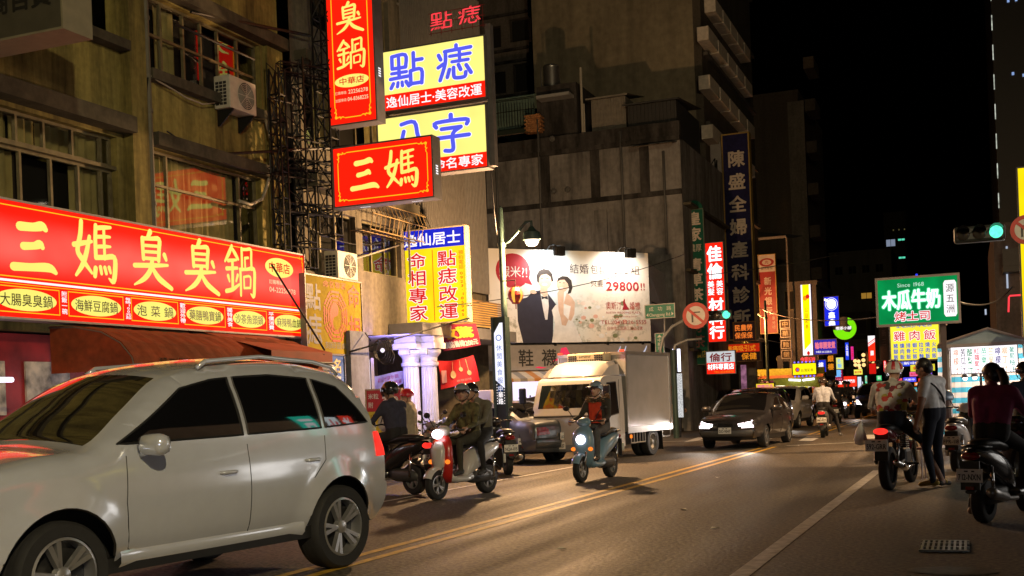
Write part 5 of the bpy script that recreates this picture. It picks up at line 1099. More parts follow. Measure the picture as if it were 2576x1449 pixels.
for i, (lab, lt, rb, yy, c, k) in enumerate((
    ('small blue and white board under the blue-lettered sign', (2003, 945), (2033, 957), 62, (150, 160, 235), .9), ('pale blue upright sign beside the gold shop sign', (2060, 936), (2071, 962), 70, (150, 205, 250), 1.0),
    ('bright yellow shop wall panel behind the white car', (1955, 1000), (2018, 968), 0, (0, 0, 0), 0),
    ('blue signboard with small characters above the standing man', (2250, 908), (2312, 920), 96, (50, 70, 220), 1.0), ('yellow lightbox strip above the standing man', (2290, 918), (2352, 932), 90, (240, 225, 60), 1.0), ('yellow disc-topped sign beside the flag helmet', (2243, 912), (2258, 942), 90, (250, 210, 40), 1.0),
    ('white upright sign beside the flag helmet', (2260, 916), (2267, 940), 94, (240, 220, 240), 1.0), ('dark sign with green and white letters under the yellow lightbox', (2225, 930), (2268, 950), 100, (30, 34, 30), .5), ('pink and white shop sign low in the far street', (2255, 952), (2270, 972), 110, (250, 90, 110), 1.0),
    ('violet-blue shop sign low in the far street', (2272, 950), (2305, 960), 112, (90, 80, 245), 1.1), ('orange shop sign low in the far street', (2300, 962), (2328, 970), 115, (250, 130, 40), 1.0), ('teal shop sign low in the far street', (2300, 975), (2332, 984), 118, (80, 190, 200), .9), ('red upright sign low in the far street', (2282, 972), (2294, 990), 105, (235, 50, 40), 1.0),
    ('tall blue lightbox far down the left side', (2126, 862), (2136, 905), 112, (40, 70, 235), 1.1), ('tall magenta lightbox far down the left side', (2140, 872), (2148, 905), 118, (235, 50, 150), 1.0), ('white shop fascia under the magenta lightbox', (2124, 972), (2150, 984), 100, (240, 240, 250), 1.0), ('orange fascia low behind the far traffic', (2080, 972), (2102, 984), 84, (255, 150, 60), 1.0), ('green pharmacy box far down the middle', (2205, 945), (2218, 957), 120, (60, 210, 120), 1.0), ('warm shop window at the end of the street', (2205, 965), (2240, 990), 128, (255, 190, 110), .9), ('violet lightbox beside the yellow lightbox strip', (2318, 938), (2345, 950), 98, (150, 90, 250), 1.0), ('lit red fascia beside the standing man', (2310, 952), (2350, 962), 92, (245, 60, 40), 1.0), ('white lit fascia at the end of the street', (2240, 985), (2275, 993), 125, (245, 235, 225), 1.0),
    ('lemon sign in the far cluster under the amber lanterns', (2148, 930), (2170, 942), 104, (250, 240, 90), 1.1), ('scarlet upright sign in the far cluster behind the flag helmet', (2222, 905), (2230, 935), 106, (250, 30, 30), 1.1), ('cobalt sign in the far cluster behind the flag helmet', (2236, 955), (2254, 966), 116, (30, 60, 250), 1.2), ('mint sign in the far cluster beside the red striped signboard', (2176, 945), (2182, 964), 108, (120, 250, 200), 1.0), ('peach shop window low in the far cluster', (2100, 985), (2150, 1002), 98, (255, 200, 150), .9), ('ivory shop window behind the standing man', (2320, 985), (2352, 1010), 90, (255, 240, 220), .9), ('rose sign in the far cluster over the ivory window', (2288, 936), (2312, 946), 102, (255, 110, 160), 1.0), ('gold fascia in the far cluster over the peach window', (2060, 965), (2098, 974), 86, (255, 200, 40), 1.0), ('pale green shop window beside the gold fascia', (2040, 978), (2062, 996), 82, (200, 250, 190), .8), ('vermilion fascia under the purple-blue sign', (2050, 948), (2084, 958), 80, (255, 70, 30), 1.0),
    ('white cabinet sign at the far kerb', (2166, 960), (2172, 1000), 96, (240, 240, 255), 1.0), ('white and orange pillar sign at the far kerb', (2180, 968), (2190, 1000), 92, (255, 200, 130), 1.0))):
    if k == 0: continue
    r, W, H = plate('far_sign', lab, lt, rb, 'y', yy, .15, glow('far_face_%d' % i, c, k, .25, 1.5), HOUSD, 'signs far down the street', lip=.03)
    part(r, 'lettering', WHT_L if sum(c) < 430 else RED_L, lambda m: txt(m, '大新中華百貨'[i % 3:i % 3 + 3], W * .1, H * .25, H * .5, W * .8, .02, .01) if W > H else txt(m, '公司', W * .15, H * .9, H * .35, W * .7, .02, .01, vert=True))
# --- right side: papaya milk and chicken rice
r, W, H = plate('hanging_sign', 'green framed papaya milk sign with white neon characters', (2207, 706), (2412, 806), 'y', 24, .16, glow('green_face', (0, 142, 72), 1.0, .25, 2.2, 'FRONT'), mat('tan_frame', (.38, .3, .26), .5), lip=.045)
NG = glow('neon_white_green', (225, 255, 245), 1.6); 
part(r, 'halo_outline', glow('neon_green_edge', (90, 235, 160), 1.0), lambda m: txt(m, '木瓜牛奶', W * .05, H * .3, H * .46, W * .74, .075, .006)); stroked(r, W, H, '木瓜牛奶', NG, .05, .3, .46, .74, .03, z=.012)
stroked(r, W, H, 'Since 1968', glow('pale_green_letter', (190, 240, 215), .9), .25, .81, .11, .34, .01, nm='top_lettering')
stroked(r, W, H, '烤土司', WHT_L, .2, .05, .22, .46, .09, gap=0, nm='letter_outline'); stroked(r, W, H, '烤土司', RED_L, .2, .05, .22, .46, .015, z=.014, nm='lower_lettering')
part(r, 'plaque', WHT_L, lambda m: m.flat([(W * .845, H * .1), (W * .965, H * .1), (W * .985, H * .16), (W * .985, H * .84), (W * .965, H * .9), (W * .845, H * .9), (W * .825, H * .84), (W * .825, H * .16)], .006)); stroked(r, W, H, '源五洲', BLK_L, .85, .86, .2, .11, .0, True, .03, nm='plaque_lettering')
part(r, 'blue_bulb', glow('blue_bulb', (40, 60, 255), 1.2), lambda m: m.ball((W * .5, H + .06, 0), .025, 8, 6), True)
r, W, H = plate('menu_sign', 'yellow chicken rice menu sign with red and blue characters below the papaya sign', (2239, 812), (2364, 902), 'y', 27.5, .14, glow('menu_yellow', (255, 236, 60), 1.1, .08, 2, 'FRONT'), HOUS)
part(r, 'letter_outline', WHT_L, lambda m: txt(m, '雞肉飯', W * .06, H * .5, H * .27, W * .88, .06, .006, gap=.25)); part(r, 'red_lettering', RED_L, lambda m: txt(m, '雞肉飯', W * .06, H * .5, H * .27, W * .88, .01, .01, gap=.25))
BL2 = glow('menu_blue', (20, 90, 215), .9); stroked(r, W, H, '正老牌57年老店', BL2, .12, .84, .12, .75, .02, nm='top_lettering')
def f(m):
    for i, c in enumerate(('豬腳飯', '爌肉飯', '排骨飯', '蝦仁飯', '拉仔麵', '燒肉飯', '火肉飯')): txt(m, c, W * (.05 + i * .132), H * .46, H * .135, W * .1, .02, .01, vert=True, gap=H * .012)
part(r, 'menu_lettering', BL2, f)
m = MB(); a = ony(2372, 800, 24.2); m.b2((a.x - .05, 24.2, 0), (a.x + .05, 24.3, a.z)); m.tube([(a.x, 24.25, 2.6), (a.x, 27.5, 2.75)], .03, 6); m.b2((a.x - .8, 24.18, a.z - .06), (a.x + .05, 24.28, a.z)); tag(m.done('sign_post', mat('brown_post', (.12, .08, .07), .6)), 'brown steel post holding the papaya milk sign', 'sign post')
r, W, H = plate('vertical_sign', 'bright yellow vertical sign cut by the frame behind the round prohibition sign', (2560, 424), (2640, 890), 'y', 26, .2, glow('warm_yellow_face', (252, 222, 10), 1.1, .08, sample='FRONT'), HOUSD)
r = thing('neon_bracket', 'bent red neon tube on the worn house', 'neon sign'); m = MB(); m.tube([ony(2537, 785, 40), ony(2538, 748, 40), ony(2541, 744, 40), ony(2572, 742, 40)], .03, 6); m.done('tube', glow('neon_red'), r); rebase(r, ony(2538, 760, 40))
# ================================================================== STREET FURNITURE
GP = mat('green_post', (.03, .058, .05), .5, .2, var=.15)
SOD = (1.0, .56, .22)
BOWL = glow('lamp_bowl_glass', (255, 232, 200), 2.2)
def street_lamp(label, bulb, side=1, power=700, col=SOD, h=None, rz=0., bowl=BOWL, grp='street lamps'):
    """green post, swan arm and a bowl lamp; bulb = where its bowl hangs"""
    bx, by, bz = bulb; r = thing('street_lamp', label, 'street lamp', Matrix.Translation((bx - side * .75, by, 0)), grp)
    top = bz + .55
    m = MB(); m.lathe([(.11, 0), (.11, 1.0), (.075, 1.05), (.07, top - .3), (.055, top + .25), (0, top + .3)], 14); m.lathe([(.1, bz - .1), (.1, bz)], 14); m.done('post', GP, r, smooth=True, ang=40)
    m = MB(); m.tube([(0, 0, bz - .05), (side * .2, 0, bz + .02), (side * .45, 0, bz + .25), (side * .62, 0, bz + .42), (side * .75, 0, bz + .42), (side * .75, 0, bz + .22)], .035, 8); m.done('arm', GP, r, smooth=True)
    m = MB(); m.lathe([(.05, .3), (.1, .22), (.19, .17), (.21, .05), (.2, .0), (.0, .06)], 24, Matrix.Translation((side * .75, 0, bz))); m.done('shade', GP, r, smooth=True, ang=50)
    m = MB(); m.lathe([(.17, -.002), (.155, -.07), (.11, -.13), (.0, -.155)], 24, Matrix.Translation((side * .75, 0, bz))); m.done('bowl', bowl, r, smooth=True)
    lamp('street_light', 'POINT', (side * .75, 0, bz - .26), power, col, r, .14)
    return r
b1_ = ond(1338, 603, 26); lampL1 = street_lamp('green street lamp with a lit bowl beside the wedding billboard', b1_, 1, 3200, (1, .58, .27))
b2_ = ond(1888, 800, 57); street_lamp('orange street lamp in front of the violet clinic panel', b2_, -1, 1800, (1, .42, .14), bowl=glow('orange_bowl', (255, 190, 130), 2.0))
b3_ = ond(2003, 843, 79); street_lamp('orange street lamp left of the lottery pillar', b3_, 1, 2200, (1, .42, .14), bowl=glow('orange_bowl'))
def mast(label, x, y, z, side, power, col, cut=None):  # out-of-view masts added to light the facades, walls and road
    r = thing('added_lamp_mast', label, 'street lamp', Matrix.Translation((x, y, 0)), 'unseen lamp masts added on the right')
    m = MB(); m.lathe([(.12, 0), (.1, 1), (.06, z), (0, z + .02)], 12); m.tube([(0, 0, z - .1), (side * .5, 0, z + .25), (side * 1.5, 0, z + .4)], .04, 8); m.done('post', GP, r, smooth=True)
    m = MB(); m.bb((side * 1.8, 0, z + .42), (.75, .3, .14), .05); m.done('lamp_head', GP, r); m = MB(); m.b2((side * 1.8 - .28, -.11, z + .335), (side * 1.8 + .28, .11, z + .348)); m.done('lamp_glass', BOWL, r)
    lamp('added_mast_light', 'SPOT' if cut else 'POINT', (side * 1.8, 0, z + .18), power, col, r, .2, target=(side * 1.8, 0, 0) if cut else None, spot=cut, blend=.5)
mast('unseen tall lamp mast added behind the near shops', 8.8, -5, 9.3, -1, 9200, (1, .8, .46))
mast('unseen tall lamp mast added on the right pavement beyond the food stall', 5.6, 31, 8.6, -1, 9000, (1, .62, .32), 138)
mast('unseen tall lamp mast added on the right pavement far down the street', 5.6, 70, 8.6, -1, 9000, (1, .5, .2), 138)
# shops on the camera side of the road: unseen, with a canopy added to keep the kerb dark, their signs face the traffic
ns = thing('shop_row', 'unseen row of lit shops under an added shading canopy on the near side', 'building')
m = MB(); m.b2((4.2, -16, 0), (12, 24, 6.0)); m.done('wall', stained('grey_tile', (.3, .3, .3), (.15, .15, .15)), ns); m = MB(); m.b2((.75, -2.5, 2.9), (4.19, 13.5, 3.05)); m.b2((1.0, 13.51, 2.7), (4.19, 22.5, 2.85)); m.done('canopy', mat('shade_canopy_sheet', (.2, .19, .18), .6), ns)  # roof height and canopy reach set to shade the near right road
TN = FR((4.18, 12, 0), (0, -1, 0))
for a_, b_, c_, d_, cc, tx in ((3, 3.2, 6, 4.3, (240, 40, 30), '甘蔗牛奶'), (-11, 2.6, -9, 6.4, (235, 60, 40), '茶'), (-8.6, 2.4, -7.2, 6.2, (225, 235, 235), '冰'), (-6.6, 3, -5.4, 6.5, (40, 200, 170), '豆'), (-5, 3.0, -1.5, 4.3, (250, 248, 235), '香雞排'), (-.2, 2.8, 2.4, 3.8, (250, 225, 90), '果汁'), (8, 3.3, 10, 5.2, (230, 240, 240), '冰品'), (9.5, 3.2, 12, 4.2, (40, 200, 170), '豆花'), (14, 3.2, 19, 4.4, (250, 235, 160), '果汁大王')):
    m = MB(TN); m.rect(a_, b_, c_, d_, .02); m.done('sign_panel', glow('near_sign_%d' % int(a_), cc, 1.4, sample='FRONT'), ns, fix=False); m = MB(TN); txt(m, tx, a_ + .2, b_ + .2, d_ - b_ - .4, c_ - a_ - .4, .02, .04); m.done('lettering', RED_L if sum(cc) > 500 else WHT_L, ns, fix=False)
m = MB(TN)
for a_ in (-11, -8, -5): m.rect(a_, .4, a_ + 2.6, 2.3, .02)
m.done('shop_window', glow('added_window', (238, 232, 224), 2.2, .5, 1.5, sample='FRONT'), ns, fix=False); m = MB(TN)  # unseen windows added so the white car's paint reflects silver
for a_ in (14, 18, 22): m.rect(a_, .4, a_ + 3, 2.4, .02)
m.done('shop_window', glow('near_window', (225, 228, 245), 4.5, .5, 1.5, sample='FRONT'), ns, fix=False); rebase(ns, (4.2, -2, 0))
# lit street-name pillar
pb = ond(1262, 1046, 25.2); r = thing('sign_pillar', 'green pillar with a slanted white lit panel of blue characters', 'sign pillar', FR((pb.x - .17, pb.y, 0), (1, 0, 0)))
zt_, zb_ = ond(1262, 797, 25.2).z, .13
m = MB(); m.b2((0, zb_, -.25), (.34, zt_, -.006)); m.b2((0, zb_, -.0055), (.06, zt_, .02)); m.b2((.28, zb_, -.0055), (.34, zt_, .02)); m.done('housing', GP, r)
zA, zB, zC = ond(1262, 812, 25.2).z, ond(1262, 956, 25.2).z, ond(1262, 978, 25.2).z
part(r, 'lit_panel', glow('pillar_white', (238, 238, 255), 1.25, sample='FRONT'), lambda m: m.flat([(.062, zB), (.278, zC), (.278, zA), (.2, zA), (.062, zA - .22)], 0))
part(r, 'lettering', glow('pillar_blue', (70, 110, 190), .8), lambda m: (txt(m, '休閒美食服飾', .1, zA - .45, .15, .14, -.005, .006, vert=True, gap=.03), m.lathe([(.05, .006), (.07, .006)], 20, Matrix.Translation((.17, zA - .33, 0)))))
part(r, 'dotted_panel', mat('navy_dot_panel', (.01, .02, .04), .5), lambda m: m.rect(.062, zb_, .278, zB - .02, -.003))
part(r, 'dot', WHT_L, lambda m: [m.ell(x, zB - .1 - i * .06, .012, .012, .003, 8) for i in range(8) for x in (.085, .255)] + [txt(m, '中華路', .11, zB - .12, .14, .12, .02, .004, vert=True)])
def lantern(label, c, s=1.0, grp='hanging lanterns', arm=None):
    r = thing('lantern', label, 'lantern', Matrix.Translation(c), grp)
    m = MB(); m.lathe([(.03, -.19), (.1, -.17), (.16, -.08), (.175, 0), (.16, .08), (.1, .17), (.03, .19)], 20, Matrix.Diagonal((s, s, s, 1))); m.done('paper_globe', glow('lantern_amber', (255, 190, 70), 1.1, .2, 5), r, smooth=True)
    m = MB()
    for k in range(5): a = R(k * 72 + 20); m.rings([[Matrix.Diagonal((s, s, s, 1)) @ Vector((rad * math.cos(a + d) * 1.03, rad * math.sin(a + d) * 1.03, z)) for d in (-.4, -.13, .13, .4)] for rad, z in ((.03, -.19), (.1, -.17), (.16, -.08), (.175, 0), (.16, .08), (.1, .17), (.03, .19))], cap=False, close=False)
    m.lathe([(.09, -.2), (.09, -.17)], 14, Matrix.Diagonal((s, s, s, 1))); m.lathe([(.09, .17), (.09, .2)], 14, Matrix.Diagonal((s, s, s, 1))); m.tube([(0, 0, -.2 * s), (0, 0, -.32 * s)], .012, 5); m.done('red_band', mat('lantern_red', (.35, .012, .01), .5), r, fix=False)
    m = MB(); m.tube([(0, 0, .2 * s), (0, 0, .34 * s), (arm or -.35, 0, .34 * s)], .012, 5); m.done('hook', BLACK, r); return r
lantern('red and amber lantern on the street lamp post in front of the billboard', ond(1297, 742, 26))
lantern('red and amber lantern in front of the orange clinic signboard', ond(1874, 868, 55), 1.0); lantern('red and amber lantern left of the lottery pillar foot', ond(1961, 903, 72), 1.1)
amb = glow('amber_lantern', (255, 205, 130), 1.5)
for i, (px, py, dd) in enumerate(((2172, 893, 95), (2189, 893, 95), (2172, 906, 95), (2189, 906, 95), (2173, 918, 95), (2151, 908, 100), (2160, 909, 100), (2152, 918, 100), (2161, 919, 100), (2213, 913, 85), (2198, 914, 90), (2206, 922, 86), (2163, 927, 102))):
    c = ond(px, py, dd); m = MB(); m.ball(c, .16, 10, 8); tag(m.done('street_lantern', amb, smooth=True), 'glowing amber globe lantern among the clustered lanterns far down the street', 'lantern', 'amber globe lanterns far down the street')
for a, lb in ((ond(2181, 885, 95.3), 'tall thin rusty post in the middle of the amber lanterns'), (ond(2156, 900, 100.3), 'shorter rusty post among the lower amber lanterns')): m = MB(); m.tube([(a.x, a.y, 0), (a.x, a.y, a.z)], .09, 6); tag(m.done('lantern_post', mat('rust_post', (.2, .09, .04), .6)), lb, 'lantern post')

# traffic lights and road signs
LENS_OFF = mat('dark_lens', (.035, .03, .025), .25, coat=.5); LENS_G = glow('green_lens', (90, 240, 190), 1.8, .2, 20, 'FRONT')
def traffic_light(label, c, s=.34, ux=(1, 0, 0)):
    r = thing('traffic_light', label, 'traffic light', FR(c, ux), 'traffic lights'); m = MB(); m.bb((0, 0, -.12), (s * 3.4, s * 1.15, .2), .04); m.done('housing', mat('signal_black', (.02, .022, .02), .5), r)
    for i in range(3):
        m = MB(); m.lathe([(0, .0), (s * .37, .0), (s * .44, -.02)], 24, Matrix.Translation(((i - 1) * s * 1.08, 0, .01))); m.done('lens', LENS_G if i == 2 else LENS_OFF, r, smooth=True)
        m = MB(); n = 20; m.rings([[((i - 1) * s * 1.08 + s * .46 * math.cos(R(20 + 140 * q / n)), s * .46 * math.sin(R(20 + 140 * q / n)), zz) for q in range(n + 1)] for zz in (-.02, .24)], cap=False, close=False); m.done('visor', mat('signal_black'), r, fix=False)
    return r
c1 = ond(1803, 793, 36.2); traffic_light('horizontal traffic light showing green in front of the glowing red sign', c1, .28)
c2 = ond(2464, 586, 15.2); traffic_light('horizontal traffic light showing green against the black sky', c2, .19)
def round_sign(label, c, rad, ux=(1, 0, 0), arrow=True):
    r = thing('prohibition_sign', label, 'road sign', FR(c, ux)); m = MB(); m.lathe([(0, -.03), (rad, -.03), (rad, 0), (0, 0)], 40); m.done('disc', mat('sign_red_paint', (.5, .03, .02), .5), r)
    part(r, 'white_field', mat('sign_white_paint', (.6, .56, .52), .5), lambda m: m.ell(0, 0, rad * .72, rad * .72, .003))
    if arrow: part(r, 'arrow', mat('sign_black_paint', (.03, .03, .03), .5), lambda m: (m.rect(-.32 * rad, -.5 * rad, -.18 * rad, .3 * rad, .006), m.rect(-.32 * rad, .2 * rad, .35 * rad, .3 * rad, .007)))
    part(r, 'slash', mat('sign_red_paint'), lambda m: m.line((-.55 * rad, .5 * rad), (.55 * rad, -.5 * rad), .2 * rad, .009)); return r
round_sign('round red no-turn sign on the arm beside the far traffic light', ond(1750, 794, 36), .42)
round_sign('large round red prohibition sign cut by the frame edge', ond(2581, 577, 14.8), .19)
round_sign('small round no-turn sign far down the street', ond(2210, 913, 84), .3)
r = thing('signal_post', 'curved pale arm and green post carrying the road name signs', 'signal post'); gb = ond(1700, 1058, 36.3)
m = MB(); m.tube([(gb.x, gb.y, 0), (gb.x, gb.y, ond(1690, 880, 36.3).z)], .09, 10); m.done('post', GP, r)
m = MB(); m.tube([ond(1664, 905, 36.35), ond(1661, 880, 36.35), ond(1668, 850, 36.35), ond(1690, 822, 36.35), ond(1720, 806, 36.35), ond(1860, 796, 36.35)], .05, 8); m.tube([ond(1692, 905, 36.4), ond(1698, 868, 36.4), ond(1730, 855, 36.4), ond(1765, 852, 36.4)], .04, 8); m.tube([ond(1672, 797, 36.4), ond(1672, 850, 36.4)], .03, 6); m.done('arm', mat('pale_arm', (.3, .3, .29), .5, .3), r, smooth=True); rebase(r, (gb.x, gb.y, 0))
r = thing('lit_post', 'pair of upright white light tubes on a dark post behind the truck', 'light post'); 
for px in (1695, 1707):
    a, b = ond(px, 878, 37), ond(px, 935, 37); m = MB(); m.tube([(a.x, a.y, b.z), (a.x, a.y, a.z)], .05, 8); m.done('light_tube', glow('cold_tube'), r)
    m = MB(); c_ = ond(px, 1050, 37); m.b2((a.x - .08, a.y - .05, c_.z), (a.x + .08, a.y, b.z - .06)); m.done('grid_panel', glow('grid_panel_white', (225, 225, 225), .75, .5, 30), r)
m = MB(); a = ond(1701, 870, 37.05); m.b2((a.x - .035, a.y - .05, 0), (a.x + .035, a.y + .1, a.z)); m.done('post', BLACK, r); rebase(r, (a.x, a.y, 0))
GS = mat('road_sign_green', (.02, .2, .13), .5); SW = mat('road_sign_white', (.65, .65, .6), .5)
r, W, H = plate('street_name_sign', 'green street name sign with arrows beside the no-turn sign', (1623, 769), (1697, 797), 'y', 35.6, .04, GS, mat('road_sign_edge', (.5, .5, .48), .5), lip=.025)
part(r, 'lettering', SW, lambda m: (txt(m, '成功路', W * .12, H * .52, H * .36, W * .78, .0, .006, gap=.8), txt(m, 'Chenggong Rd.', W * .13, H * .12, H * .3, W * .74, .01, .006), m.flat([(W * .03, H * .25), (W * .1, H * .12), (W * .1, H * .4)], .006), m.flat([(W * .97, H * .25), (W * .9, H * .12), (W * .9, H * .4)], .006)))
r, W, H = plate('street_name_sign', 'green vertical street name sign below the curved arm', (1649, 840), (1671, 905), 'y', 35.6, .04, GS, mat('road_sign_edge'), lip=.02)
part(r, 'lettering', SW, lambda m: (txt(m, '中華路一段', W * .2, H * .84, H * .145, W * .6, .01, .006, vert=True, gap=H * .012), m.flat([(W * .2, H * .86), (W * .8, H * .86), (W * .5, H * .97)], .006)))
r = thing('lattice_mast', 'black lattice mast against the plain facade behind the green herbal tea sign', 'mast')
a = ond(1700, 800, 45.5); m = MB(); lattice(m, (a.x, a.y, 0), (a.x, a.y, 9.2), .45, .6, .03); a = ony(1800, 600, 49.5); lattice(m, (a.x, 49.2, 3), (a.x, 49.2, 11.5), .4, .6, .03); lattice(m, ond(1702, 570, 45.5), ond(1600, 610, 44.5), .3, .5, .025); m.done('frame', BLACK, r); rebase(r, (ond(1700, 800, 45.5).x, ond(1700, 800, 45.5).y, 0))
r = thing('utility_cabinet', 'grey utility box on a post beside the lit sign pillar', 'utility cabinet'); a, b = ond(1205, 982, 27), ond(1245, 1032, 27); m = MB(); m.bb(((a.x + b.x) / 2, a.y + .2, (a.z + b.z) / 2), (b.x - a.x, .5, a.z - b.z), .02); m.done('casing', mat('cabinet_grey', (.3, .29, .32), .5), r); m = MB(); m.tube([((a.x + b.x) / 2 + .1, a.y + .2, 0), ((a.x + b.x) / 2 + .1, a.y + .2, b.z - .002)], .09, 8); m.done('post', mat('cabinet_grey'), r); rebase(r, ((a.x + b.x) / 2, a.y + .2, 0))
# overhead cables
wire('thin wire crossing in front of the wedding billboard', [ond(1100, 772, 26), ond(1720, 640, 40)], .012, sag=.25)
wire('thin wire crossing above the far traffic light', [ond(1690, 700, 44), ond(2110, 640, 44)], .018, sag=.1); wire('thin wire from the yellow fortune sign to the restaurant awning', [ony(1180, 800, 25), onx(880, 885, -12.2)], .02, mt=BLACK)
wire('pale stay rod from the air conditioner to the fortune sign', [onx(850, 665, -12.4), ony(1010, 615, 25)], .02, mt=mat('pale_rod', (.3, .27, .2), .5))
m = MB()
for k in range(4):
    c = ony(955 + k * 3, 880 + k, 21.6); rr_ = .2 + .02 * k
    m.tube([(c.x + rr_ * math.cos(R(a)) * .75, 21.6 + .02 * k, c.z + rr_ * math.sin(R(a)) * 1.1) for a in range(0, 361, 15)], .008, 5, cap=False)
c = ony(955, 880, 21.6); m.tube([(c.x - .2, 21.6, c.z + .2), (c.x - .5, 21.9, c.z + .4)], .014, 5); m.tube([(c.x + .2, 21.65, c.z + .1), (c.x + .35, 21.6, c.z - .15), (c.x + .3, 21.6, c.z - .3), (c.x + .1, 21.6, c.z - .3)], .012, 5)
tag(m.done('cable_coil', mat('cable_black'), smooth=True), 'coil of spare black cable hanging by the column shop', 'cable coil')
for i, (lab, p_, q_, sg) in enumerate((('black cable sagging from the plaster block to the scaffold', onx(420, 330, -12.9), ony(760, 430, 20.3), .3), ('black cable hanging between scaffold and fortune sign', ony(760, 560, 20.3), ony(1010, 590, 25), .35), ('thin wire strung from the lightbox post to the street lamp', ony(1226, 300, 22.7), ond(1250, 590, 26), .4), ('thin wire running down the street past the navy clinic sign', ond(1700, 560, 45), ond(2120, 742, 100), 1.0), ('second wire running down the street below the navy clinic sign', ond(1640, 760, 40), ond(2200, 850, 100), 1.2), ('wire crossing the dark sky to the papaya sign post', ond(1900, 770, 60), ony(2372, 770, 24.2), .5), ('cable from the papaya sign to the worn house', ony(2410, 760, 24), ond(2560, 700, 44), .4))): wire(lab, [p_, q_], .014 if i < 3 else .02, sag=sg)
# drain grating and cover
a = onz(2322, 1398, .0); r = thing('drain_grating', 'pale slotted drain grating set in the dark road by the kerb', 'drain grating', Matrix.Translation((onz(2375, 1377).x, onz(2375, 1377).y, 0)) @ Matrix.Diagonal((.52, 1.5, 1, 1)))
m = MB()
for i in range(9): m.b2((-.36 + i * .085, -.22, .006), (-.32 + i * .085, .22, .022))
for y in (-.22, -.07, .08, .2): m.b2((-.38, y, .004), (.4, y + .025, .0215))
m.done('bars', mat('galvanised_bars', (.5, .5, .44), .4, .4), r)
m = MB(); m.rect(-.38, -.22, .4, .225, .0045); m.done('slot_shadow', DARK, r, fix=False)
m = MB(); q_ = onz(2395, 1437); m.ell(0, 0, .33, .2, .006, 30); o = m.done('manhole_cover', mat('worn_iron', (.12, .105, .08), .5, .2, var=.4, scale=12), fix=False); o.location = (q_.x, q_.y, 0); tag(o, 'small worn oval iron cover on the road below the drain grating', 'manhole cover')
for i, (px, py) in enumerate(((1412, 1382), (2690 * .671, 1172 + 30), (1720, 1283), (1800, 1330), (900, 1320), (1640, 1240), (2012, 1121))):
    q_ = onz(px, py); m = MB(); m.add([(-.05, -.03, 0), (.04, -.04, .012), (.055, .03, .0), (-.03, .035, .015)], [(0, 1, 2, 3)]); o = m.done('paper_scrap', mat('scrap_paper', (.55, .5, .42), .7), fix=False); o.location = (q_.x, q_.y, .006); o.rotation_euler.z = i * 1.1; tag(o, 'small pale scrap of paper lying on the road', 'litter', 'paper scraps on the road')

# ------------------------------------------------------------------ juice stall, right
st = thing('food_stall', 'juice stall with a gabled roof, white menu lightbox and striped tarpaulin back', 'food stall')
L_, R_, YSt = ony(2368, 900, 25).x, 2.6, 25.0
z0_ = ony(2470, 940, 25).z; z1_ = ony(2470, 866, 25).z
m = MB()
for x in (L_ + .1, R_): m.b2((x, 25.02, 0), (x + .05, 25.07, z1_ + .05)); m.b2((x, 26.9, 0), (x + .05, 26.95, z1_ + .05))
m.b2((ony(2466, 1000, 25.1).x, 25.02, 0), (ony(2466, 1000, 25.1).x + .045, 25.06, z0_)); m.done('post', mat('stall_post', (.3, .27, .27), .4, .5), st)
m = MB(); A = ony(2360, 868, 24.6); Pk = ony(2484, 826, 24.6); B = ony(2610, 862, 24.6); zz = A.z
for y in (24.6,): 
    m.quad(A, Pk, (Pk.x, 27.2, Pk.z), (A.x, 27.2, zz)); m.quad(Pk, B, (B.x, 27.2, zz), (Pk.x, 27.2, Pk.z))
m.done('roof', mat('stall_roof', (.35, .32, .3), .5), st, fix=False)
m = MB(); m.tube([A, Pk, B], .03, 6); m.b2((A.x - .02, 24.56, zz - .07), (B.x, 24.64, zz + .0)); m.done('roof_edge', mat('stall_edge', (.3, .26, .25), .5, .4), st)
m = MB(); m.add([(A.x, 24.7, zz), (B.x, 24.7, zz), (Pk.x, 24.7, Pk.z - .02)], [(0, 1, 2)]); m.done('gable', mat('gable_blue_white', (.33, .4, .42), .6, var=.5, scale=1.5), st, fix=False)
m = MB(); 
TARP = [mat('tarp_blue', (.03, .3, .42), .6), mat('tarp_cream', (.62, .52, .44), .6)]
for i in range(20):
    m.cur = i % 2; za, zb2 = 2.25 - i * .115, 2.25 - (i + 1) * .115; n = 30
    for k in range(n):
        xa, xb = L_ - .12 + (R_ - L_ + .3) * k / n, L_ - .12 + (R_ - L_ + .3) * (k + 1) / n; f1 = lambda x: 27 + .03 * math.sin(x * 9) + .02 * math.sin(x * 23)
        m.quad((xa, f1(xa), za), (xb, f1(xb), za), (xb, f1(xb), zb2), (xa, f1(xa), zb2))
m.done('tarpaulin', TARP, st, fix=False, smooth=True)
m = MB(); bx0, bx1 = ony(2390, 900, 25).x, ony(2562, 900, 25).x
m.b2((bx0, 24.98, z0_), (bx1, 25.1, z1_ - .02)); m.done('menu_housing', mat('stall_post'), st)
m = MB(); T = FR((bx0, 24.975, z0_), (1, 0, 0)); m.T = T; m.rect(.02, .02, bx1 - bx0 - .02, z1_ - z0_ - .04, 0); m.done('menu_face', glow('juice_white', (255, 250, 255), 1.5, .15, 1.5, 'FRONT'), st, fix=False)
hh = z1_ - z0_
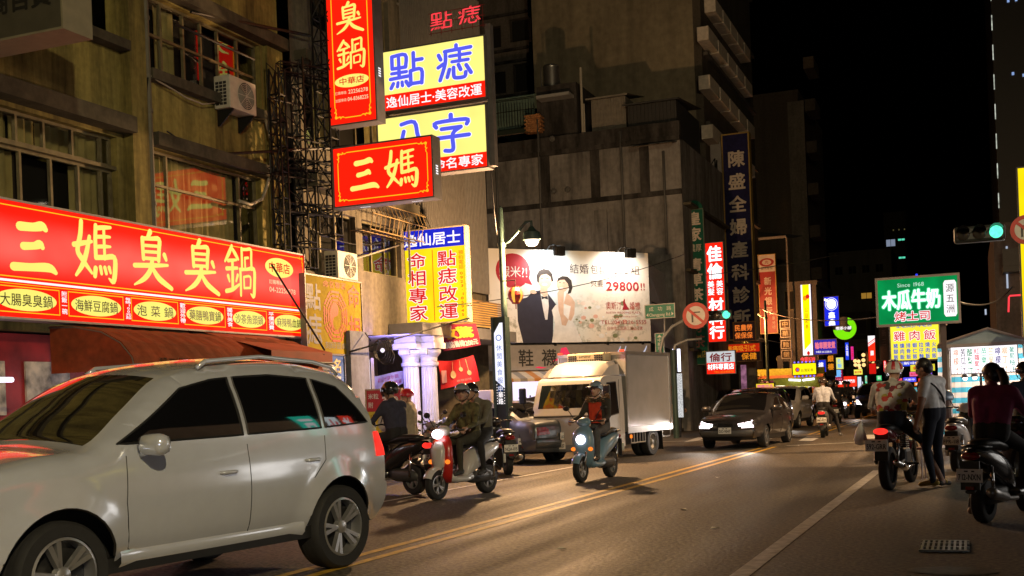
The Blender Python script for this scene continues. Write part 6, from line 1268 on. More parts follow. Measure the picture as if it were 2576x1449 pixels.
for i, (s, c) in enumerate((('檸檬汁', (250, 170, 130)), ('苦瓜汁', (60, 40, 70)), ('酪梨汁', (0, 150, 90)), ('紅蘿蔔汁', (225, 40, 60)), ('芭樂汁', (90, 200, 160)), ('芒果汁', (250, 210, 150)), ('檸檬汁', (60, 40, 140)), ('柳丁汁', (250, 190, 120)), ('葡萄柚汁', (40, 170, 140)))):
    m = MB(T); n_ = len(s); m_h = hh * .86 / n_; txt(m, s, .06 + i * (bx1 - bx0 - .1) / 9, hh - .07, m_h, .11, .01, .006 + i * .0004, vert=True); m.done('lettering', glow('juice_ink_%d' % i, c, .9), st, fix=False)
m = MB(); m.b2((L_ + .3, 25.1, .0), (R_, 25.9, .85)); m.b2((L_ + .25, 25.0, .852), (R_ + .1, 26, .9)); m.done('counter', mat('steel_counter', (.35, .33, .35), .35, .7), st)
m = MB(); m.tube([(ony(2500, 1000, 25.5).x, 25.5, ony(2500, 985, 25.5).z), (R_, 25.5, ony(2500, 985, 25.5).z)], .1, 12); m.done('glass_rail', mat('rail_grey', (.5, .48, .5), .25, .3), st, smooth=True, ang=40)
for px, py in ((2428, 950), (2452, 948), (2530, 952)):
    q_ = ony(px, py, 25.4); m = MB(); m.lathe([(.02, .08), (.06, .06), (.075, 0)], 14, Matrix.Translation(q_)); m.done('lamp_shade', BLACK, st); m = MB(); m.ball((q_.x, q_.y, q_.z - .01), .05, 10, 8); m.done('bulb', glow('stall_bulb', (255, 248, 235), 3.5), st, smooth=True)
rebase(st, (L_, 25, 0))
lamp('stall_light', 'POINT', (.2, 25.6, 1.75), 110, (1, .92, .86), rad=.15); lamp('stall_light_far', 'POINT', (1.6, 25.7, 1.8), 110, (1, .92, .86), rad=.15)
# plants
LEAF = mat('leaf_green', (.05, .11, .03), .5, var=.4, scale=3); LEAFY = mat('yellow_flower', (.5, .28, .03), .6, var=.4, scale=4); STEM = mat('plant_stem', (.12, .09, .05), .8); POT = mat('clay_pot', (.25, .11, .06), .7)
def plant(label, c, w_, h, n, flowers=False, seed=1, broad=.12, name='potted_plant'):
    r = thing(name, label, 'plant', Matrix.Translation(c)); q = random.Random(seed)
    m = MB(); m.lathe([(0, 0), (.16, 0), (.21, .3), (.23, .3), (.23, .34), (.19, .34), (.18, .3), (0, .3)], 18); m.done('pot', POT, r, smooth=True, ang=30)
    st_, lf, fl = MB(), MB(), MB(); tips = []
    for i in range(max(3, n // 14)):
        a = q.uniform(0, 6.28); p = Vector((math.cos(a) * w_ * .7 * q.random(), math.sin(a) * w_ * .5 * q.random(), h * q.uniform(.6, 1))); st_.tube([(0, 0, .28), p * .5 + Vector((0, 0, .15)), p], [.018, .012, .006], 5); tips.append(p)
    for i in range(n):
        t = q.choice(tips); p = t * q.uniform(.6, 1.05) + Vector((q.gauss(0, .14), q.gauss(0, .12), q.gauss(0, .07))); a = q.uniform(0, 6.28); s = broad * q.uniform(.6, 1.3); d = Vector((math.cos(a), math.sin(a), q.uniform(-.5, .3))); e = d.cross(Vector((0, 0, 1))).normalized() * s * .35
        b_ = fl if (flowers and q.random() < .5) else lf
        b_.add([p, p + d * s * .5 + e, p + d * s, p + d * s * .5 - e], [(0, 1, 2), (0, 2, 3)])
    st_.done('stem', STEM, r); lf.done('leaves', LEAF, r, fix=False)
    if fl.v: fl.done('flowers', LEAFY, r, fix=False)
    return r
q_ = ond(1083, 1085, 22.5); plant('potted broad-leaved plant in front of the white columns', (q_.x, q_.y, .13), .4, 1.1, 110, seed=3, broad=.17)
q_ = ond(1905, 1040, 52); plant('yellow-flowered shrub in a pot behind the parked cars, beside the slanted white pillar', (q_.x, q_.y, .13), .9, 2.0, 420, True, 5, .16, 'flowering_shrub')
q_ = ond(1848, 1040, 54); plant('low yellow-flowered shrub left of the taller flowering one', (q_.x, q_.y, .13), .8, 1.6, 260, True, 8, .16, 'flowering_shrub'); q_ = ond(1770, 1040, 54); plant('small yellow-flowered shrub behind the silver parked car', (q_.x, q_.y, .13), .6, 1.3, 140, True, 9, .15, 'flowering_shrub')
# white slanted pillar further on, bright shop wall
a = ond(1860, 1000, 52); r = thing('sign_pillar', 'slim white lit pillar with a slanted top behind the headlight car', 'sign pillar', FR((a.x - .25, a.y, 0), (1, 0, 0))); zt2 = ond(1860, 910, 52).z
m = MB(); m.b2((0, 0, -.2), (.5, zt2 - .2, -.006)); m.done('housing', GP, r); part(r, 'lit_panel', glow('pillar_white'), lambda m: m.flat([(.04, .6), (.46, .6), (.46, zt2), (.04, zt2 - .5)], .0)); part(r, 'lettering', glow('pillar_blue'), lambda m: txt(m, '中華路商圈', .14, zt2 - .7, .26, .22, 0, .006, vert=True))
a = ond(1936, 1000, 62); r = thing('sign_pillar', 'slim white lit pillar beyond the price board', 'sign pillar', FR((ond(1960, 1000, 62).x, a.y, 0), (1, 0, 0))); zt2 = ond(1962, 960, 62).z
m = MB(); m.b2((0, 0, -.2), (.3, zt2 + 1.4, -.006)); m.done('housing', mat('dark_pillar', (.02, .025, .03), .5), r); part(r, 'lit_panel', glow('pillar_white'), lambda m: m.flat([(.02, .4), (.28, .4), (.28, zt2), (.02, zt2 - .5)], .0))
sw = thing('shopfront', 'bright yellow-green shopfront with two tube lights behind the white car', 'shopfront', FR((ond(1900, 900, 64).x, 60.5, 0), (1, 0, 0)))
m = MB(); m.b2((0, 0, -.3), (4.2, 2.5, -.01)); m.done('wall', stained('lime_wall', (.42, .45, .06), (.25, .25, .04), amount=.4), sw); m = MB(); m.b2((0, 2.0, -.008), (4.2, 2.15, .5)); m.done('awning', mat('red_yellow_awning', (.3, .09, .02), .6, var=.5, scale=1.5), sw)
part(sw, 'tube_light', glow('cold_tube'), lambda m: (m.tube([(2.4, 1.9, .1), (3.0, 1.85, .1)], .05, 6), m.tube([(3.1, 1.85, .1), (3.7, 1.9, .1)], .05, 6)), True); part(sw, 'pink_door', mat('pink_door', (.5, .08, .2), .5), lambda m: m.rect(1.0, .1, 1.6, 1.9, .003)); part(sw, 'round_logo', mat('orange_logo', (.55, .2, .03), .5), lambda m: m.ell(3.2, 1.2, .35, .3, .004))
lamp('lime_shop_light', 'POINT', tuple(FR((ond(1900, 900, 64).x, 60.5, 0), (1, 0, 0)) @ Vector((2.2, 1.7, 1.4))), 22, (1, 1, .7), rad=.3)
sw2 = thing('shopfront', 'grey shopfronts with shutters and posters behind the silver parked car', 'shopfront', FR((ond(1712, 900, 56).x, 52, 0), (1, 0, 0)))
m = MB(); m.b2((0, 0, -.3), (4.2, 3.4, -.01)); m.done('wall', stained('grey_front', (.2, .19, .18), (.08, .075, .07), amount=.6), sw2); part(sw2, 'doorway', DARK, lambda m: (m.rect(1.5, .1, 2.5, 2.5, .003), m.rect(2.9, .1, 3.4, 2.6, .003)))
part(sw2, 'poster', glow('poster_mix', (180, 120, 150), .5, .6, 4), lambda m: (m.rect(2.65, 1.2, 2.85, 2.5, .004), m.rect(3.5, 1.0, 3.75, 2.6, .004))); part(sw2, 'shutter', mat('shutter_grey', (.35, .34, .32), .5), lambda m: [m.rect(.3, .5 + i * .12, 1.3, .6 + i * .12, .004) for i in range(16)])
m = MB()
CW = [mat('canopy_red', (.4, .02, .03), .6), mat('canopy_white', (.55, .5, .5), .6)]; aC, bC = ond(1635, 905, 44), ond(1765, 918, 47)
for i in range(10):
    m.cur = i % 2; u0, u1 = aC.lerp(bC, i / 10), aC.lerp(bC, (i + 1) / 10); m.quad(u0, u1, u1 + Vector((.3, -.5, -.4)), u0 + Vector((.3, -.5, -.4))); m.quad(u0, u1, u1 + Vector((-.3, .8, .25)), u0 + Vector((-.3, .8, .25)))
tag(m.done('striped_awning', CW, fix=False), 'red and white striped awning beside the green herbal tea sign', 'awning')
# ================================================================== VEHICLES
GLASSD = mat('tinted_glass', (.006, .006, .007), .04, var=.0, coat=1., spec=.6); GLASSD.node_tree.nodes['Principled BSDF'].inputs['Coat IOR'].default_value = 2.2; TYRE = mat('tyre_rubber', (.013, .013, .013), .75, var=.2, scale=20); RIM = mat('rim_alloy', (.6, .6, .6), .3, .85, var=.1); SEAM = mat('seam_black', (.008, .008, .008), .6); TRIM = mat('trim_black', (.012, .012, .012), .45); CHROME = mat('chrome', (.6, .6, .6), .12, 1.0, var=.02)
HEADL = glow('headlight_on', (255, 236, 240), 7, .1, 8); TAILL = glow('tail_on', (255, 50, 40), 1.3, .3, 12); TAILD = mat('tail_lens_red', (.25, .01, .012), .2, var=.3, scale=20, coat=.6); LENSC = mat('clear_lens', (.3, .3, .3), .12, .5, var=.3, scale=10, coat=.6); AMBD = glow('amber_on', (255, 130, 40), 1.3)
PLATE = mat('number_plate', (.8, .8, .76), .5, var=.05); PLTX = mat('plate_letter', (.015, .015, .02), .5)
def inpoly(p, poly):
    x, y = p; c = False; n = len(poly)
    for i in range(n):
        x1, y1 = poly[i]; x2, y2 = poly[(i + 1) % n]
        if (y1 > y) != (y2 > y) and x < (x2 - x1) * (y - y1) / (y2 - y1) + x1: c = not c
    return c
def dense(poly, d, closed=True):
    out = []
    for i in range(len(poly) if closed else len(poly) - 1):
        a, b = Vector(poly[i][:2]), Vector(poly[(i + 1) % len(poly)][:2]); k = max(1, int(math.ceil((b - a).length / d)))
        out += [tuple(a.lerp(b, j / k)) for j in range(k)]
    if not closed: out.append(tuple(poly[-1][:2]))
    return out
def smooth_poly(pts, k=4):
    out = []
    for i in range(len(pts) - 1):
        p0, p1, p2, p3 = (Vector(pts[max(i - 1, 0)]), Vector(pts[i]), Vector(pts[i + 1]), Vector(pts[min(i + 2, len(pts) - 1)]))
        for j in range(k):
            t = j / k; q = .5 * ((2 * p1) + (p2 - p0) * t + (2 * p0 - 5 * p1 + 4 * p2 - p3) * t * t + (3 * p1 - 3 * p2 + p3 - p0) * t ** 3); out.append((q.x, q.y))
    out.append(tuple(pts[-1])); return out
def wheel(root, x, y, r, wd, side, rim=RIM, spokes=5, rr_=.68, twin=False, flat=False):
    T = Matrix.Translation((x, y, r)) @ Matrix.Rotation(R(-90 * side), 4, 'X')
    h = wd / 2; m = MB(); m.lathe([(r * rr_, -h), (r * .93, -h), (r * .985, -h * .8), (r, -h * .4), (r, h * .4), (r * .985, h * .8), (r * .93, h), (r * rr_ * 1.02, h * .96), (r * rr_, h * .7), (r * rr_, -h)], 40, T)
    for k in range(3): m.lathe([(r * 1.002, -h * .42 + k * h * .42 - .006), (r * .985, -h * .42 + k * h * .42), (r * 1.002, -h * .42 + k * h * .42 + .006)], 40, T)
    w_ = m.done('wheel', TYRE, root, smooth=True, ang=50)
    m = MB(); R_ = r * rr_; m.lathe([(R_ * 1.0, h * .55), (R_ * 1.0, h * .9), (R_ * .93, h * .95), (R_ * .9, h * .6), (R_ * .9, -h * .5)], 40, T)
    if spokes:
        for k in range(spokes):
            a = 2 * math.pi * k / spokes
            for o in (-.17, .17):
                P0 = [(.12, 0, .6), (.93, o * 1.6, .82)]
                va, vb = [], []
                m.add([T @ Vector((R_ * rad * math.cos(a + o * rad) + sgn * ww * -math.sin(a), R_ * rad * math.sin(a + o * rad) + sgn * ww * math.cos(a), h * zz)) for rad, ww, zz in ((.15, R_ * .05, .72), (.92, R_ * .075, .88)) for sgn in (-1, 1)] + [T @ Vector((R_ * rad * math.cos(a + o * rad) + sgn * ww * -math.sin(a) * 1.3, R_ * rad * math.sin(a + o * rad) + sgn * ww * math.cos(a) * 1.3, h * zz)) for rad, ww, zz in ((.15, R_ * .05, .4), (.92, R_ * .075, .55)) for sgn in (-1, 1)], [(0, 1, 3, 2), (0, 2, 6, 4), (1, 5, 7, 3), (0, 4, 5, 1), (2, 3, 7, 6)])
    else: m.lathe([(R_ * .9, h * .5), (R_ * .5, h * (.75 if not flat else -.1)), (R_ * .25, h * .8), (0, h * .8)], 30, T)
    m.lathe([(R_ * .24, h * .4), (R_ * .22, h * .8), (R_ * .12, h * .9), (0, h * .9)], 20, T)
    m.done('rim', rim, w_, smooth=True, ang=35)
    m = MB(); m.lathe([(R_ * .9, h * .1), (0, h * .1)], 30, T); m.done('brake_shadow', TRIM, w_)
    return w_
def num_plate(root, T, w_, h_, s, nm='number_plate'):
    m = MB(T); m.bb((0, 0, 0), (w_, h_, .012), .005); p = m.done(nm, PLATE, root)
    m = MB(T); txt(m, s, -w_ * .44, -h_ * .34, h_ * .56, w_ * .88, .015, .0075); m.rect(-w_ * .2, h_ * .28, -w_ * .05, h_ * .38, .0075); m.rect(w_ * .08, h_ * .28, w_ * .2, h_ * .38, .0075)
    m.done('plate_lettering', PLTX, p, fix=False); return p
def face_T(x, y, z, nx):    # a local xy board facing +x (nx=1) or -x (nx=-1)
    return Matrix(((0, 0, nx, x), (nx, 0, 0, y), (0, 1, 0, z), (0, 0, 0, 1)))
def car(name, label, pos, head, S, grp=None):
    """S: prof (x,z from front foot over the roof to rear foot), ws/rs index ranges of windscreen and rear glass, arches, windows, half width ..."""
    T = Matrix.Translation(pos) @ Matrix.Rotation(head, 4, 'Z') @ Matrix.Diagonal((S.get('k', 1),) * 3 + (1,))
    root = thing(name, label, S.get('cat', 'car'), T, grp)
    W, belt, sill, tum = S['W'], S['belt'], S['sill'], S.get('tum', .3)
    prof = smooth_poly(S['prof'], 5); xs0, xs1 = max(p[0] for p in prof), min(p[0] for p in prof); xm, hl = (xs0 + xs1) / 2, (xs0 - xs1) / 2
    K = 5
    tops = sorted(prof)
    def top(x):
        best = 0
        for a, b in zip(prof, prof[1:]):
            if min(a[0], b[0]) - 1e-6 <= x <= max(a[0], b[0]) + 1e-6:
                t = 0 if abs(b[0] - a[0]) < 1e-6 else (x - a[0]) / (b[0] - a[0]); best = max(best, a[1] + t * (b[1] - a[1]))
        return best or 1.0
    def hw(x, z):
        w_ = W * (1 - S.get('pl', .13) * min(1, abs(x - xm) / hl) ** 4)
        if z <= belt: t = (z - sill) / (belt - sill); w_ -= W * .075 * (t - .62) ** 2 / .38
        else: w_ -= W * .075 * .38 + (z - belt) * tum * (.25 + .5 * min(1, (z - belt) / .55))
        for ax, az, ar in S['arches']:
            d = math.hypot(x - ax, z - az) - ar
            if z < belt and d < .16: w_ += S.get('flare', .02) * max(0, 1 - max(d, 0) / .16)
        rr_ = S.get('rr', .07); d = top(x) - z
        if d < rr_: w_ -= rr_ * .75 * (1 - math.sqrt(max(0, 1 - ((rr_ - max(d, 0)) / rr_) ** 2)))
        if z < sill + .12: w_ -= (sill + .12 - z) * .25
        return max(w_, .05)
    # side outline with wheel arches cut out
    bot = []; zf = prof[-1][1]; cur = [(prof[-1][0], prof[-1][1])]
    for ax, az, ar in sorted(S['arches'], key=lambda q: q[0]):
        a0 = math.asin(max(-1, min(1, (sill - az) / ar))); 
        for j in range(17): a = math.pi - a0 + (2 * a0 - math.pi) * j / 16; bot.append((ax + ar * math.cos(a), az + ar * math.sin(a)))
    outline = prof + [(prof[-1][0] + .12, sill)] + bot + [(prof[0][0] - .12, sill)]
    ol = []; 
    for p in outline:
        if not ol or (Vector(p) - Vector(ol[-1])).length > 1e-3: ol.append(p)
    ring = dense(ol, S.get('d', .09)); pts = [Vector(p) for p in ring]; ed = [(i, (i + 1) % len(ring)) for i in range(len(ring))]
    wins = [smooth_poly(w_ + [w_[0]], 1)[:-1] for w_ in S['windows']]
    for w_ in wins:
        q = dense(w_, .08); o = len(pts); pts += [Vector(p) for p in q]; ed += [(o + i, o + (i + 1) % len(q)) for i in range(len(q))]
    g_ = S.get('d', .09); x = xs1 + g_ * .7
    allp = list(pts)
    while x < xs0:
        z = sill + .03
        while z < max(p[1] for p in prof):
            c = Vector((x, z))
            if inpoly((x, z), ol) and all((c - q).length > g_ * .45 for q in allp): pts.append(c)
            z += g_
        x += g_
    vs, _, fs, *_r = delaunay_2d_cdt(pts, ed, [], 0, 1e-5)
    body, glass = [], []
    for f in fs:
        c = sum((vs[i] for i in f), Vector((0, 0))) / len(f)
        if not inpoly(c, ol): continue
        (glass if any(inpoly(c, w_) for w_ in wins) else body).append(tuple(f))
    mb, mg = MB(), MB()
    for s in (-1, 1):
        v3 = [(v.x, s * hw(v.x, v.y), v.y) for v in vs]
        mb.add(v3, body if s > 0 else [tuple(reversed(f)) for f in body]); mg.add([(a, b + s * .002, c) for a, b, c in v3], glass if s > 0 else [tuple(reversed(f)) for f in glass])
    # strip over the top, split in paint and glass
    pd = dense(prof, g_, False); n = 14; rows = []
    bul = S.get('bulge', .14); crown = S.get('crown', .05)
    for i, (x, z) in enumerate(pd):
        a, b = Vector(pd[max(i - 1, 0)]), Vector(pd[min(i + 1, len(pd) - 1)]); t = (b - a).normalized(); nrm = Vector((t.y, -t.x))
        if nrm.dot(Vector((x - xm, z - .7))) < 0: nrm = -nrm
        w_ = hw(x, z); amt = bul * abs(nrm.x) ** 2 * (1 if z < belt + .1 else .55) + crown * max(nrm.y, 0)
        rows.append([(x + nrm.x * amt * (1 - (2 * j / n - 1) ** 2), (2 * j / n - 1) * w_, z + nrm.y * amt * (1 - (2 * j / n - 1) ** 2)) for j in range(n + 1)])
    def rng(i0, i1):
        P0, P1 = S['prof'][i0], S['prof'][i1]; k0 = min(range(len(pd)), key=lambda k: (pd[k][0] - P0[0]) ** 2 + (pd[k][1] - P0[1]) ** 2); k1 = min(range(len(pd)), key=lambda k: (pd[k][0] - P1[0]) ** 2 + (pd[k][1] - P1[1]) ** 2); return min(k0, k1), max(k0, k1)
    gl = [rng(*S['ws'])] + ([rng(*S['rs'])] if S.get('rs') else [])
    for gi, nm in enumerate(('windscreen', 'rear_window')[:len(gl)]):
        k0, k1 = gl[gi]; m = MB(); q = [[Vector(r_[j]) for j in range(1, n)] for r_ in rows[k0:k1 + 1]]; m.rings(q, cap=False, close=False); m.done(nm, GLASSD, root, smooth=True)
    st_ = [[Vector(p) for p in r_] for r_ in rows]
    base = len(mb.v); mb.add([p for r_ in st_ for p in r_], [])
    for i in range(len(st_) - 1):
        ing = any(k0 <= i < k1 for k0, k1 in gl)
        for j in range(n):
            if ing and 1 <= j < n - 1: continue
            mb.f.append((base + i * (n + 1) + j, base + i * (n + 1) + j + 1, base + (i + 1) * (n + 1) + j + 1, base + (i + 1) * (n + 1) + j)); mb.mi.append(0)
    o = mb.done('body', S['paint'], root, fix=False)
    bm = bmesh.new(); bm.from_mesh(o.data); bmesh.ops.remove_doubles(bm, verts=bm.verts, dist=.003); bmesh.ops.recalc_face_normals(bm, faces=bm.faces); bm.to_mesh(o.data); bm.free(); o.data.shade_smooth(); o.data.set_sharp_from_angle(angle=R(38))
    # each side window its own pane
    for wi, w_ in enumerate(wins):
        for s in (-1, 1):
            m = MB(); v3 = [(v.x, s * (hw(v.x, v.y) + .003), v.y) for v in vs]; ff = [f for f in glass if inpoly(sum((vs[i] for i in f), Vector((0, 0))) / len(f), w_)]
            used = sorted({i for f in ff for i in f}); ix = {u: k for k, u in enumerate(used)}
            m.add([v3[u] for u in used], [tuple(ix[i] for i in f) for f in ff]); m.done('side_window', GLASSD, root, smooth=True)
    m = MB()
    for w_ in wins:
        for s in (-1, 1):
            q = [(x, s * (hw(x, z) + .004), z) for x, z in dense(w_, .08)]; m.tube(q + [q[0], q[1]], .009, 5, False)
    for line in S.get('seams', ()):
        for s in (-1, 1): m.tube([(x, s * (hw(x, z) + .0005), z) for x, z in dense(line, .06, False)], .0045, 4)
    m.done('window_trim', SEAM, root)
    az = [a for a in S['arches']]
    m = MB(); x0, x1 = min(a[0] for a in az), max(a[0] for a in az); zt_ = max(a[1] + a[2] for a in az) + .03
    m.b2((xs1 + .25, -W + .22, sill - .06), (xs0 - .25, W - .22, zt_))
    for s in (-1, 1):
        m.b2((x0 + .38, s * (W - .2), sill - .09), (x1 - .38, s * (W - .07), sill + .02))
        for ax, a_z, ar in az: m.tube([(ax + ar * math.cos(R(t)), s * (hw(ax + ar * math.cos(R(t)), a_z + ar * math.sin(R(t))) - .012), a_z + ar * math.sin(R(t))) for t in range(4, 177, 12)], .012, 5)
    m.done('underbody', TRIM, root)
    wr, ww = S['wheel']
    for ax, a_z, ar in az:
        for s in (-1, 1): wheel(root, ax, s * (W - ww / 2 - S.get('inset', .03)), wr, ww, s, S.get('rim', RIM), S.get('spokes', 5), S.get('rr_', .68))
    S['hw'] = hw
    mx, mz = S['mirror']
    for s in (-1, 1):
        m = MB(); y = s * hw(mx, mz); m.bb((mx, y + s * .15, mz + .075), (.15, .26, .165), .06); m.tube([(mx, y - s * .01, mz), (mx, y + s * .09, mz + .03)], .028, 6); m.done('wing_mirror', S.get('mirror_mat', S['paint']), root, smooth=True)
    for hx, hz in S.get('handles', ()):
        for s in (-1, 1): m = MB(); y = s * (hw(hx, hz) + .018); m.tube([(hx - .09, y - s * .012, hz), (hx - .05, y + s * .01, hz), (hx + .06, y + s * .01, hz), (hx + .1, y - s * .012, hz)], [.012, .017, .017, .012], 8); m.done('door_handle', S['paint'], root, smooth=True)
    def patchlight(nm, mt, poly, end, out=.012, sides=(-1, 1)):
        """a lamp lens wrapped on the nose or tail: poly in (y fraction of half width, z)"""
        for s in sides:
            m = MB(); q = []
            nn = 8
            for i in range(nn + 1):
                for j in range(5):
                    f0 = poly[0][0] + (poly[1][0] - poly[0][0]) * i / nn; zlo = poly[0][1] + (poly[1][1] - poly[0][1]) * i / nn; zhi = poly[2][1] + (poly[3][1] - poly[2][1]) * i / nn
                    z = zlo + (zhi - zlo) * j / 4; xx = front_x(z, end); w_ = hw(xx, z); am = bul * (1 - f0 * f0) * .9
                    q.append((xx + end * (am + out), s * f0 * w_, z))
            m.add(q, [(i * 5 + j, (i + 1) * 5 + j, (i + 1) * 5 + j + 1, i * 5 + j + 1) for i in range(nn) for j in range(4)]); m.done(nm, mt, root, smooth=True, fix=False)
    def front_x(z, end):
        best = None
        for a, b in zip(pd, pd[1:]):
            if min(a[1], b[1]) <= z <= max(a[1], b[1]) and (a[0] - xm) * end > hl * .5:
                t = (z - a[1]) / (b[1] - a[1]) if abs(b[1] - a[1]) > 1e-6 else 0; xx = a[0] + t * (b[0] - a[0])
                if best is None or xx * end > best * end: best = xx
        return best if best is not None else (xs0 if end > 0 else xs1)
    for nm, mt, poly, end in S.get('lights', ()): patchlight(nm, mt, poly, end)
    if S.get('grille'):
        z0, z1, f = S['grille']; m = MB()
        for i in range(5): z = z0 + (z1 - z0) * i / 4; xx = front_x(z, 1); w_ = hw(xx, z); m.tube([(xx + bul * (1 - q * q) * .95 + .006, q * w_, z) for q in [f * (k / 6 - 1) for k in range(13)]], .012, 5)
        zz = (z0 + z1) / 2; xx = front_x(zz, 1); w_ = hw(xx, zz); m.rings([[(front_x(z, 1) + bul * (1 - q * q) * .9 + .002, q * w_, z) for q in [f * (k / 6 - 1) for k in range(13)]] for z in (z0, zz, z1)], cap=False, close=False)
        m.done('grille', S.get('grille_mat', TRIM), root, smooth=True, fix=False)
    for z0, z1, f, mt, end in S.get('bumper', ()):
        m = MB(); m.rings([[(front_x(z, end) + end * (bul * (1 - q * q) * .95 + o), q * hw(front_x(z, end), z), z) for q in [f * (k / 8 - 1) for k in range(17)]] for z, o in ((z0, .0), (z0 + .02, .035), (z1 - .02, .035), (z1, .0))], cap=False, close=False); m.done('bumper', mt, root, smooth=True, fix=False)
    if S.get('plate'): z, s, end = S['plate']; num_plate(root, face_T(front_x(z, end) + end * (bul + .03 + S.get('plate_out', 0)), S.get('plate_y', 0), z, end), .34, .16, s)
    if S.get('rails'):
        for s in (-1, 1):
            q = [(x, s * (hw(x, top(x) - .03) - .03), top(x) + (.045 if 0 < i < len(S['rails']) - 1 else .0)) for i, x in enumerate(S['rails'])]; m = MB(); m.tube(q, .02, 6); m.done('roof_rail', S.get('rail_mat', S['paint']), root, smooth=True)
    return root
WH = dict(k=4)
def headbeam(root, x, y, z, power, col=(1, .9, .8), dist=14, spot=62, nx=1):
    lamp('headlamp_beam', 'SPOT', (x, y, z), power, col, root, .07, target=(x + nx * dist, y, -.3), spot=spot, blend=.6)

# --- the big white SUV in the foreground
PW = mat('suv_paint', (.63, .66, .73), .16, .4, var=.03, coat=1.)
suv = dict(W=1.0, belt=1.08, sill=.42, tum=.42, pl=.13, flare=.045, rr=.12, d=.075, cat='car', bulge=.2, crown=.06,
    prof=[(2.36, .34), (2.46, .5), (2.46, .75), (2.38, .93), (2.15, 1.03), (1.6, 1.11), (1.12, 1.16), (.72, 1.38), (.3, 1.6), (-.1, 1.69), (-.8, 1.735), (-1.5, 1.7), (-2.08, 1.6), (-2.3, 1.38), (-2.5, 1.1), (-2.56, .92), (-2.57, .65), (-2.5, .44), (-2.38, .36)],
    ws=(6, 8), rs=(12, 14), arches=[(1.5, .40, .46), (-1.5, .40, .46)], wheel=(.385, .27), inset=.0, spokes=5, rr_=.70,
    windows=[[(.98, 1.135), (.64, 1.34), (.25, 1.535), (-.1, 1.595), (-.3, 1.61), (-.3, 1.145)], [(-.36, 1.147), (-.36, 1.613), (-.8, 1.628), (-1.3, 1.6), (-1.3, 1.16)], [(-1.36, 1.162), (-1.36, 1.594), (-1.75, 1.53), (-2.02, 1.36), (-2.2, 1.185)]],
    seams=[[(.92, 1.1), (.95, .8), (.92, .5), (.8, .44)], [(-.33, 1.12), (-.33, .44)], [(-1.33, 1.14), (-1.3, .95), (-1.12, .82)]], handles=[(-.08, .93), (-1.12, .96)], mirror=(.72, 1.13), rails=[-.05, -.15, -.8, -1.5, -1.95, -2.05], paint=PW,
    lights=[('headlight', LENSC, [(.62, .74), (1.0, .8), (.62, .9), (1.0, .93)], 1), ('tail_light', TAILD, [(.6, .9), (1.0, .86), (.6, 1.08), (1.0, 1.1)], -1)], grille=(.5, .9, .3), grille_mat=TRIM, plate=(.72, 'RAB-2857', -1))
Zs = lambda z: z if z < .5 else .5 + (z - .5) * 1.15
Xs = lambda x: x if x > -1.5 else -1.5 + (x + 1.5) * .78
for k_ in ('prof', 'handles'): suv[k_] = [(Xs(x), Zs(z)) for x, z in suv[k_]]
for k_ in ('windows', 'seams'): suv[k_] = [[(Xs(x), Zs(z) + (.05 if 1.1 < z < 1.2 and k_ == 'windows' else 0)) for x, z in q] for q in suv[k_]]
suv['belt'] = Zs(suv['belt']); suv['mirror'] = (.78, Zs(1.1)); suv['lights'] = [(n_, mt_, [(f_, Zs(z)) for f_, z in pl], e_) for n_, mt_, pl, e_ in suv['lights']]; suv['rails'] = [-.05, -.15, -.8, -1.5, -1.78, -1.86]
a, b_ = onz(855, 1322, .385), onz(178, 1441, .385)
hd = math.atan2(b_.y - a.y, b_.x - a.x); mid = (a + b_) / 2; kk = (b_ - a).length / 3.0
print('SUV', a, b_, math.degrees(hd), kk)
hv = Vector((math.cos(hd), math.sin(hd), 0)); lv = Vector((-hv.y, hv.x, 0))
suv['k'] = .965
sv = car('suv', 'large white estate car passing close by, its front cut by the frame', (mid.x - lv.x * .95, mid.y - lv.y * .95, 0), hd, suv)
hwf = suv['hw']
for nm_, mt_, x0_, x1_, za_, zb_ in (('tail_light', TAILL, -2.33, -2.12, 1.0, 1.24), ('headlight', LENSC, 2.02, 2.4, .84, .98)):
    for s in (-1, 1): m = MB(); m.rings([[(x0_ + (x1_ - x0_) * i / 6, s * (hwf(x0_ + (x1_ - x0_) * i / 6, z) + .006), z) for i in range(7)] for z in (za_, za_ + (zb_ - za_) * .33, za_ + (zb_ - za_) * .66, zb_)], cap=False, close=False); m.done(nm_, mt_, sv, smooth=True, fix=False)
m = MB()
for s in (-1, 1): m.rings([[(x, s * (hwf(x, .46) + o), z) for x in [-1.0 + 2.0 * i / 12 for i in range(13)]] for z, o in ((.36, -.02), (.4, .02), (.47, .02), (.5, .004))], cap=False, close=False)
m.done('side_skirt', PW, sv, smooth=True, fix=False)
